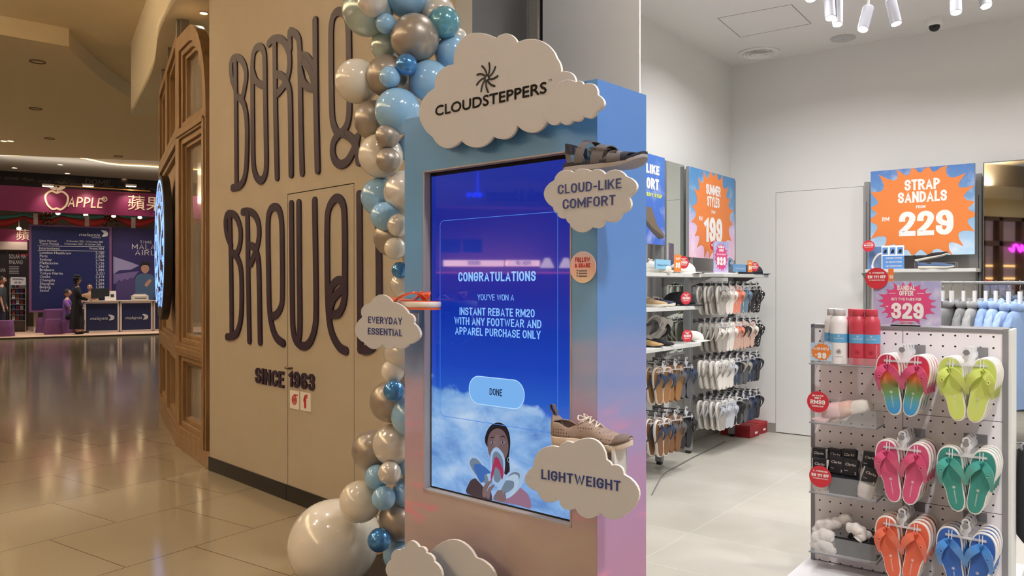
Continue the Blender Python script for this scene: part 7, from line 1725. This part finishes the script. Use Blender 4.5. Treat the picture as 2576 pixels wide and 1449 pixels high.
# counters
def counter(pxa, pxb, lb, py=842):
    yc = 1.5; xa, _ = MF.hy(pxa, py, yc); xb, zt = MF.hy(pxb, 758, yc); t = thing('service_counter', lb, 'counter', MF, (xa, yc, .05), group='navy counters of the airline booth'); w = xb-xa; hh = 1.0
    mb = MB(); mb.box(.04, w-.04, .02, .6, .05, hh-.05); mb.build('front_panel', m_ctr, t, smooth=False)
    mb = MB()
    for x in (0, w-.05): mb.box(x, x+.05, 0, .05, 0, hh-.03); mb.box(x, x+.05, .57, .62, 0, hh-.03)
    mb.box(0, w, 0, .05, 0.0, .06); mb.box(0, w, 0, .05, hh-.09, hh-.03); mb.build('frame', m_frw, t, smooth=False)
    mb = MB(); mb.box(-.02, w+.02, -.03, .65, hh-.03, hh); mb.build('top', m_frw, t, smooth=False)
    mb = MB(); ftext(mb, 'malaysia', w*.16, hh*.40, .10, w*.5, .012, shear=.3); p = (w*.70, hh*.40); mb.face(crom([(p[0], p[1]-.02), (p[0]+.13, p[1]), (p[0]+.15, p[1]+.1), (p[0]+.07, p[1]+.15), (p[0]-.02, p[1]+.15), (p[0]+.05, p[1]+.06)], 4, True), .012); mb.build('airline_logo', m_pt, t, smooth=False)
    return xa, xb
ca = counter(212, 300, 'navy counter with airline logo, left one in front of the price board'); cb = counter(302, 384, 'navy counter with airline logo, middle one under the poster'); cc_ = counter(386, 470, 'navy counter at the right, mostly hidden by the oak front')
def small(nm, lb, cat, px, w, d, h, m_, y=1.8):
    x, _ = MF.hy(px, 750, y); t = thing(nm, lb, cat, MF, (x, y, 1.05)); return t
t = small('monitor', 'black monitor seen from behind on the left navy counter', 'monitor', 252, 0, 0, 0, 0); mb = MB(); mb.box(-.26, .26, -.02, .02, .06, .38); mb.build('screen_back', m_bk, t, smooth=False, bevel=.005); mb = MB(); mb.box(-.04, .04, -.01, .03, 0, .1); mb.box(-.12, .12, -.06, .1, 0, .01); mb.build('stand', m_bk, t, smooth=False)
t = small('table_sign', 'white tent sign with a small picture on the left navy counter', 'sign', 278, 0, 0, 0, 0); mb = MB(); mb.add([(-.16, -.05, 0), (.16, -.05, 0), (.16, .02, .3), (-.16, .02, .3), (-.16, .1, 0), (.16, .1, 0)], [(0, 1, 2, 3), (3, 2, 5, 4), (0, 3, 4), (1, 5, 2), (0, 4, 5, 1)]); mb.build('card', m_frw, t, smooth=False); mb = MB(); mb.add([(.0, -.032, .1), (.1, -.032, .1), (.1, -.008, .2), (.0, -.008, .2)], [(0, 1, 2, 3)]); mb.build('picture', m_dk, t, smooth=False)
t = small('printer', 'cream office printer on the middle navy counter', 'printer', 352, 0, 0, 0, 0); mb = MB(); mb.box(-.24, .24, -.15, .2, 0, .15); mb.build('body', mat('printer_cream', (200, 188, 172), .5), t, smooth=False, bevel=.01); mb = MB(); mb.box(-.18, .18, -.1, .16, .15, .2); mb.box(-.17, .17, -.152, -.15, .05, .08, 1); mb.build('paper_tray', [m_frw, m_bk], t, smooth=False)
# cloth table, stools, storage
x, y = MF.hz(132, 838, .05)
t = thing('cloth_table', 'round table under a purple cloth, behind the purple stool', 'table', MF, (MF.hy(150, 800, 2.3)[0], 2.3, .05))
mb = MB(); R = []
for zz, rr in ((0, .50), (.3, .46), (.68, .44), (.72, .44), (.735, .42)):
    R.append([((rr+(.03*math.sin(7*a) if zz < .6 else 0))*math.cos(a), (rr+(.03*math.sin(7*a) if zz < .6 else 0))*math.sin(a), zz) for a in [2*PI*k/42 for k in range(42)]])
mb.loft(R); mb.build('cloth', m_cloth, t, ang=70)
for px, py, lb, yy in ((134, 838, 'purple cloth covered stool in front of the table', 1.3), (12, 842, 'purple cloth covered stool at the left picture edge', .9), (112, 815, 'purple cloth covered stool behind the front one', 2.6)):
    x, _ = MF.hy(px, py, yy); t = thing('covered_stool', lb, 'stool', MF, (x, yy, .05)); mb = MB(); R = []
    for zz, rr in ((0, .25), (.2, .23), (.43, .215), (.46, .20)): R.append([((rr)*math.copysign(abs(math.cos(a))**.6, math.cos(a))+.008*math.sin(9*a), rr*math.copysign(abs(math.sin(a))**.6, math.sin(a)), zz) for a in [2*PI*k/32 for k in range(32)]])
    mb.loft(R); mb.build('cover', m_cloth, t, ang=60)

# ---------------------------------------------------------------- people
def skinned(name, parent, J, E, m_, sub=1):
    me = D.meshes.new(name); me.from_pydata([j[0] for j in J], E, []); me.materials.append(m_); o = D.objects.new(name, me); COL.objects.link(o); o.parent = parent
    s = o.modifiers.new('skin', 'SKIN'); s.use_smooth_shade = True
    for i, j in enumerate(J): r_ = j[1]; me.skin_vertices[0].data[i].radius = (r_, r_) if not isinstance(r_, tuple) else r_
    me.skin_vertices[0].data[0].use_root = True
    q = o.modifiers.new('sub', 'SUBSURF'); q.levels = sub; q.render_levels = sub
    return o
def hand(J, E, wi, d, up=(0, 0, 1)):
    """five short finger chains rooted in the palm"""
    w = Vector(J[wi][0]); d = Vector(d).normalized(); s = d.cross(Vector(up)).normalized(); pi_ = len(J); J.append((tuple(w+d*.06), (.036, .02))); E.append((wi, pi_))
    for k, (o_, l_) in enumerate(((-.030, .065), (-.010, .08), (.010, .075), (.030, .058))):
        a = len(J); J.append((tuple(w+d*.085+s*o_), .009)); J.append((tuple(w+d*(.085+l_)+s*o_*1.1+Vector((0, 0, -.015))), .007)); E += [(pi_, a), (a, a+1)]
    a = len(J); J.append((tuple(w+d*.04-s*.045), .010)); J.append((tuple(w+d*.075-s*.058), .008)); E += [(wi, a), (a, a+1)]
def person(lb, F, x, y, z, face, H=1.62, pose='stand', top=None, bottom=None, dress=False, hair='long', arms='fold', hat=None, name='person', shoes=m_bk):
    t = thing(name, lb, 'person', F, (x, y, z), face); k = H/1.65
    sit = pose == 'sit'; hz = .50 if sit else .90*k; hz = hz
    c = hz+.0; sh_ = hz+.50*k
    J = [((0, 0, hz), (.13, .10)), ((0, 0, hz+.18*k), (.115, .085)), ((0, 0, hz+.36*k), (.145, .095)), ((0, .0, sh_-.02), (.11, .075)), ((0, -.01, sh_+.06*k), .05), ((0, -.015, sh_+.12*k), .052)]
    E = [(0, 1), (1, 2), (2, 3), (3, 4), (4, 5)]
    for s in (-1, 1):
        a = len(J)
        if sit: J += [((s*.10, -.02, hz-.02), .08), ((s*.12, -.42, hz+.0), .06), ((s*.12, -.44, .08), .04), ((s*.12, -.56, .03), .032)]
        else: J += [((s*.09, 0, hz-.06), .085), ((s*.10, -.01, .48*k), .058), ((s*.10, .01, .08), .038), ((s*.11, -.13, .03), .032)]
        E += [(0, a), (a, a+1), (a+1, a+2), (a+2, a+3)]
        a = len(J)
        if arms == 'fold': P = [(s*.185, 0, sh_-.03), (s*.23, -.06, sh_-.30), (s*.12, -.28, sh_-.36)]
        elif arms == 'down': P = [(s*.185, 0, sh_-.03), (s*.22, -.01, sh_-.31), (s*.24, -.08, sh_-.56)]
        else: P = [(s*.185, 0, sh_-.03), (s*.22, -.14, sh_-.28), (s*.14, -.36, sh_-.26)]
        J += [(P[0], .055), (P[1], .040), (P[2], .026)]; E += [(3, a), (a, a+1), (a+1, a+2)]
        hand(J, E, a+2, Vector(P[2])-Vector(P[1]))
    skinned('body', t, J, E, m_skin)
    # head with face
    hc = (0, -.02, sh_+.225*k)
    mb = MB(); R = []
    for i in range(13):
        q = i/12; a = -PI/2+PI*q; rz_ = .118*k; rr = math.cos(a)
        wx = .078*k*(1-.22*max(0, -math.sin(a))); wy = .094*k
        R.append([(hc[0]+wx*rr*math.sin(2*PI*j/20), hc[1]-wy*rr*math.cos(2*PI*j/20)*(1.0)+(-.010 if j == 0 and abs(math.sin(a)) < .35 else 0), hc[2]+rz_*math.sin(a)) for j in range(20)])
    mb.loft(R)
    mb.sph((hc[0], hc[1]-.100*k, hc[2]-.012), (.012, .016, .02), 8, 6)
    for s in (-1, 1): mb.sph((s*.078*k, hc[1]+.005, hc[2]-.005), (.010, .018, .028), 8, 6)
    hd = mb.build('head', m_skin, t, ang=80)
    mb = MB()
    for s in (-1, 1): mb.sph((s*.030*k, hc[1]-.084*k, hc[2]+.012), (.011, .008, .007), 8, 6); mb.box(s*.030-.015, s*.030+.015, hc[1]-.092*k, hc[1]-.080*k, hc[2]+.030, hc[2]+.036)
    mb.build('eyes', m_hair, hd); mb = MB(); mb.sph((0, hc[1]-.082*k, hc[2]-.052), (.022, .010, .007), 10, 6); mb.build('mouth', mat('lips', (150, 84, 80), .5), hd)
    mb = MB(); R = []
    for i in range(10):
        a = PI/2-PI*.56*i/9; rr = math.cos(a); R.append([(hc[0]+.087*k*max(rr, .02)*math.sin(b_), hc[1]+.012-.099*k*max(rr, .02)*math.cos(b_)*(1 if math.cos(b_) < .45 or a > .5 else .72), hc[2]+.008+.122*k*math.sin(a)) for b_ in [2*PI*j/22 for j in range(22)]])
    if hair == 'long':
        for z_, w_ in ((-.08, .095), (-.17, .11), (-.26, .10)): R.append([(hc[0]+w_*math.sin(b_), hc[1]+.04-.055*math.cos(b_)*(1 if math.cos(b_) < 0 else .3), hc[2]+z_) for b_ in [2*PI*j/22 for j in range(22)]])
    mb.loft(R); mb.build('hair', m_hair, t, ang=80)
    if hat: mb = MB(); mb.lathe([(.155, .05), (.16, .055), (.10, .075), (.098, .14), (.07, .165), (.001, .17)], (hc[0], hc[1]+.01, hc[2]), 28); mb.build('hat', hat, t)
    # clothing
    if top:
        mb = MB(); R = []
        for z_, wx, wy in ((hz-(.10 if not dress else .02), .165, .125), (hz+.12, .15, .115), (hz+.28, .165, .122), (hz+.42*k, .185, .118), (sh_-.0, .165, .10), (sh_+.035, .075, .075)):
            R.append([(wx*math.cos(b_), wy*math.sin(b_), z_) for b_ in [2*PI*j/24 for j in range(24)]])
        mb.loft(R)
        for s in (-1, 1):
            a = (6+4+3+0) if False else 0
            P = [(s*.150, 0, sh_-.03), (s*.19, -.005, sh_-.06), ((s*.235, -.06, sh_-.30) if arms == 'fold' else (s*.225, -.02, sh_-.31) if arms == 'down' else (s*.222, -.14, sh_-.28))]
            if dress: P.append((s*.14, -.25, sh_-.36) if arms == 'fold' else (s*.235, -.07, sh_-.52))
            else: P[2] = tuple(Vector(P[1])+(Vector(P[2])-Vector(P[1]))*.75)
            mb.tube(P, [.07, .072, .058, .048][:len(P)], 12)
        mb.build('top', top, t, ang=80)
    if dress:
        mb = MB(); R = []
        for z_, w_ in ((hz+.1, .15), (hz-.1, .18), (hz-.4, .21), (.22, .25), (.16, .25)): R.append([((w_+.012*math.sin(8*b_))*math.cos(b_), (w_*.8+.012*math.sin(8*b_))*math.sin(b_), z_) for b_ in [2*PI*j/40 for j in range(40)]])
        mb.loft(R); mb.build('skirt', top, t, ang=80)
    elif bottom:
        mb = MB()
        for s in (-1, 1):
            P = [(s*.085, 0, hz+.02), (s*.10, -.40, hz+.01), (s*.12, -.44, hz-.12), (s*.12, -.44, .12)] if sit else [(s*.085, 0, hz+.03), (s*.095, 0, hz-.2), (s*.10, -.01, .48), (s*.10, .01, .08)]
            mb.tube(P, [.11, .085, .075, .062] if sit else [.11, .10, .078, .062], 14)
        mb.build('trousers', bottom, t, ang=80)
    mb = MB()
    for s in (-1, 1): mb.sph((s*.115, (-.52 if sit else -.07), .035), (.045, .12, .038), 12, 6)
    mb.build('shoes', shoes, t)
    return t
m_dress = mat('black_dress_cloth', (20, 18, 22), .9)
xw, _ = MF.hy(193, 842, .95)
person('person in a long black dress and black hat standing by the left counter', MF, xw, .95, .05, math.radians(95), 1.66, 'stand', m_dress, None, True, 'long', 'fold', m_dress)
xw, _ = MF.hy(164, 780, 1.75)
person('seated person with short hair in a purple shirt at the cloth table', MF, xw+.05, 1.75, .05, math.radians(75), 1.7, 'sit', mat('purple_shirt', (112, 72, 136), .85), mat('dark_trousers', (40, 38, 48), .9), False, 'short', 'reach')
x, _ = MF.hy(164, 780, 1.75)
t = thing('covered_stool', 'purple cloth covered stool under the seated person', 'stool', MF, (x+.07, 1.78, .05)); mb = MB(); mb.lathe([(.24, 0), (.22, .3), (.21, .40), (.19, .41)], n=30); mb.build('cover', m_cloth, t)
xw, _ = MF.hy(226, 742, 2.45)
person('staff person in a tan top seated behind the left counter', MF, xw, 2.45, .25, math.radians(-10), 1.62, 'sit', mat('tan_batik', (168, 126, 92), .85), m_dk, False, 'short', 'reach')
t = thing('office_stool', 'dark high stool under the staff person behind the counter', 'stool', MF, (xw, 2.45, .05)); mb = MB(); mb.tube([(0, 0, 0.02), (0, 0, .58)], .03, 10); mb.lathe([(.18, .56), (.19, .60), (.17, .62)], n=24); mb.lathe([(.22, 0), (.22, .02), (.03, .05)], n=24); mb.build('stool', m_bk, t)
xw, _ = MF.hy(4, 800, 2.0)
person('person in a dark jacket with a yellow collar standing at the left picture edge', MF, xw, 2.0, .05, math.radians(80), 1.66, 'stand', mat('dark_jacket', (52, 56, 62), .85), mat('jeans_dark', (44, 48, 66), .9), False, 'short', 'down')

# ================================================================== SHOPS BEHIND THE CAMERA (seen in the screen, the mirror and the floor)
OX = -7.0
OF = Fr(OX, 0, math.radians(90))            # local x = world +y, local y = away (world -x)
mb = MB(); mb.box(-13, 9.2, .35, .5, 0, 5.05); struct(mb.build('wall_opposite', mat('opposite_wall', (150, 136, 116), .6), smooth=False), OF)
def refl(px, py):
    """where the ray mirrored in the kiosk glass meets the opposite front"""
    o, d_, b_ = KF.ray(px, py); tt = (.0285-o[1])/d_[1]; p = (o[0]+tt*d_[0], .0285); z = 1.5+tt*b_; q = Fr(KF.x, KF.y, KF.rz); P = Vector(q.w(p[0], p[1], z)); dv = Vector(q.w(p[0]+d_[0], p[1]-d_[1], 0))-Vector(q.w(p[0], p[1], 0)); k = (OX-P.x)/dv.x
    return P.y+k*dv.y, z+b_*k
a = refl(1095, 520); b_ = refl(1420, 480)
ya, yb = min(a[0], b_[0]), max(a[0], b_[0])
t = thing('opposite_shopfront', 'dim drinks shop front reflected in the kiosk screen', 'shop front', OF, (0, 0, 0))
zf0 = refl(1250, 520)[1]; zf1 = refl(1250, 455)[1]
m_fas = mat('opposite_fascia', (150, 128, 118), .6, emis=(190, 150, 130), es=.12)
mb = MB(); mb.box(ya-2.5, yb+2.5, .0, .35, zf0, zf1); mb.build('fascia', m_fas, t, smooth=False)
mb = MB(); y0_ = refl(1225, 505)[0]; y1_ = refl(1385, 495)[0]; W_ = abs(y1_-y0_); xx = min(y0_, y1_); ftext(mb, 'soymilk & beancurd', xx, (zf0+zf1)/2-.09, .17, W_*1.0, -.02, 0); mb.build('lettering', mat('opposite_letter', (60, 50, 60), .5), t, smooth=False)
y0_ = refl(1172, 505)[0]; y1_ = refl(1214, 505)[0]; xx = min(y0_, y1_); W_ = abs(y1_-y0_); mb = MB()
for q in range(3): mb.ribbon(circ(xx+W_*(.17+.33*q), zf0+.14, W_*.11, 14), W_*.035, -.04, 0, closed=True)
mb.ribbon([(xx+W_*.3, zf0+.14), (xx+W_*.3, zf0+.42)], W_*.03, -.04, 0); mb.build('neon_logo', mat('neon_blue', (40, 60, 255), emis=(40, 60, 255), es=9), t)
s0 = refl(1116, 660); s1 = refl(1268, 660); s2_ = refl(1274, 660); s3 = refl(1357, 660); hh = .045
m_strip = mat('lightbox_pink', (255, 205, 190), emis=(255, 205, 190), es=9)
for (p, q, s) in ((s0, s1, 'ORDER'), (s2_, s3, 'PICK UP')):
    xx, xe = min(p[0], q[0]), max(p[0], q[0]); mb = MB(); mb.box(xx, xe, -.02, .1, p[1]-hh, p[1]+hh*.6); bx_ = mb.build('lightbox', m_strip, t, smooth=False)
    mb = MB(); stext(mb, s, (xx+xe)/2, p[1]-hh*.75, hh*1.1, None, .16, -.03, align='c'); mb.build('lettering', m_bk, bx_, smooth=False)
mb = MB(); zc_ = refl(1250, 830)[1]; mb.box(ya-2, yb+2, -.1, .35, 0.0, zc_); mb.build('counter', mat('opposite_counter', (96, 72, 62), .5), t, smooth=False)
mb = MB(); mb.box(ya-2.4, yb+2.4, -.02, .3, refl(1250, 687)[1], refl(1250, 684)[1]); mb.build('counter_light', mat('counter_glow', (255, 120, 100), emis=(255, 120, 100), es=2.0), t, smooth=False)
for k, (pa_, pb_) in enumerate(((1110, 1160), (1165, 1215))):
    u0, z1_ = refl(pa_, 600); u1, z0_ = refl(pb_, 635); mb = MB(); mb.box(min(u0, u1), max(u0, u1), .1, .15, z0_, z1_); mb.build('menu_screen', mat('menu_glow', (70, 80, 110), emis=(90, 110, 160), es=.5), t, smooth=False)
for px in (1373, 1420):
    u, z_ = refl(px, 664); mb = MB(); mb.lathe([(.03, .07), (.09, -.05), (.085, -.05)], (u, -.1, z_), 20); mb.build('pendant_shade', mat('pendant_glow', (255, 230, 210), emis=(255, 230, 210), es=5), t)
# dark timber grid shop seen in the wall mirror
def mrefl(px, py):
    F = MRF; o, d_, b_ = F.ray(px, py); tt = (-.004-o[1])/d_[1]; P = Vector(F.w(o[0]+tt*d_[0], -.004, 1.5+tt*b_)); dv = Vector(F.w(d_[0], -d_[1], 0))-Vector(F.w(0, 0, 0)); k = (OX-P.x)/dv.x; return P.y+k*dv.y, P.z+b_*k
p0 = mrefl(2474, 545); p1 = mrefl(2640, 545); lo, hi = min(p0[0], p1[0]), max(p0[0], p1[0])
t = thing('timber_shopfront', 'brown timber grid shop front with lit shelves reflected in the wall mirror', 'shop front', OF, (0, 0, 0))
m_tb = mat('dark_timber', (100, 74, 58), .5); m_lsh = mat('lit_shelf', (255, 214, 140), emis=(255, 206, 130), es=2.2); m_shb = mat('shelf_back_glow', (120, 92, 74), .6, emis=(180, 150, 158), es=.55)  # shelf back glows by itself to brighten the mirrored shop front
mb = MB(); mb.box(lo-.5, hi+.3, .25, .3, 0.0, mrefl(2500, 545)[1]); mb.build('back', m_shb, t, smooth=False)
mb = MB(); xs_ = [mrefl(px, 600)[0] for px in (2474, 2519, 2575, 2640)]
for x in xs_: mb.box(x-.08, x+.08, 0, .2, 0, mrefl(2500, 545)[1])
for py in (548, 612, 760): z_ = mrefl(2500, py)[1]; mb.box(lo-.5, hi+.3, 0, .2, z_-.07, z_+.07)
mb.build('grid', m_tb, t, smooth=False)
mb = MB(); mb.box(lo-.5, hi+.3, -.05, .3, mrefl(2500, 545)[1], mrefl(2500, 500)[1]); mb.build('cream_fascia', m_cafe, t, smooth=False)
for py in (668, 700): z_ = mrefl(2500, py)[1]; mb = MB(); mb.box(lo-.4, hi+.2, .21, .24, z_-.03, z_+.03); mb.build('lit_shelf', m_lsh, t, smooth=False)
mb = MB(); u, z_ = mrefl(2560, 626)
P = crom([(0, 0), (.12, .22), (.2, .05), (.3, .2), (.36, .02), (.5, .2), (.62, .18), (.66, .02), (.8, .1)], 5); mb.tube([(u-.4+p[0], -.05, z_-.1+p[1]) for p in P], .025, 8); mb.build('neon_script', mat('neon_magenta', (255, 60, 255), emis=(255, 50, 255), es=8), t)
mb = MB(); mb.box(-9, 9, 0, .35, 3.95, 4.35); struct(mb.build('trim_12', m_cove, smooth=False), OF)
# added uplights, out of view on the shopfront cornice, brightening the mall ceiling
for k in range(3):
    l = area('added_ceiling_uplight', (OX-.2, -5.5+5.6*k, 4.40), 400, 5.0, WARM, (math.radians(180), math.radians(-25), 0), 'RECTANGLE', math.radians(170)); l.data.size = .25; l.data.size_y = 5.2
mb = MB(); mb.box(-16.2, -16.0, 9, 22, 0, 4.8); mb.box(-16.0, -15.6, 9, 22, 3.6, 3.9); struct(mb.build('wall_added_far_left', MATS['opposite_wall'], smooth=False))  # unseen wall and cornice, put in to carry added uplights
for k in range(2):
    l = area('added_ceiling_uplight', (-15.8, 12.5+6*k, 3.95), 260, 5.0, WARM, (math.radians(180), math.radians(-25), 0), 'RECTANGLE', math.radians(170)); l.data.size = .25; l.data.size_y = 5.5  # added out of view to brighten the far mall ceiling
p = MF.w(2, 3.2, 4.75); l = area('added_booth_uplight', p, 30, 5, WARM, (math.radians(180), 0, MF.rz), 'RECTANGLE', math.radians(175)); l.data.size = 7; l.data.size_y = .4  # uplight added above the booth to brighten the far ceiling
p = MF.w(2, 5.8, 5.5); area('soffit_lamp', p, 14, .5, WARM, spread=math.radians(160))
for k, (x, y) in enumerate(((.5, .6), (3.4, .8), (5.8, 2.2))): p = MF.w(x, y, 5.5); area('fair_downlight_lamp', (p[0], p[1], 4.75 if k < 2 else 5.4), 60, .2, WARM, spread=math.radians(120))
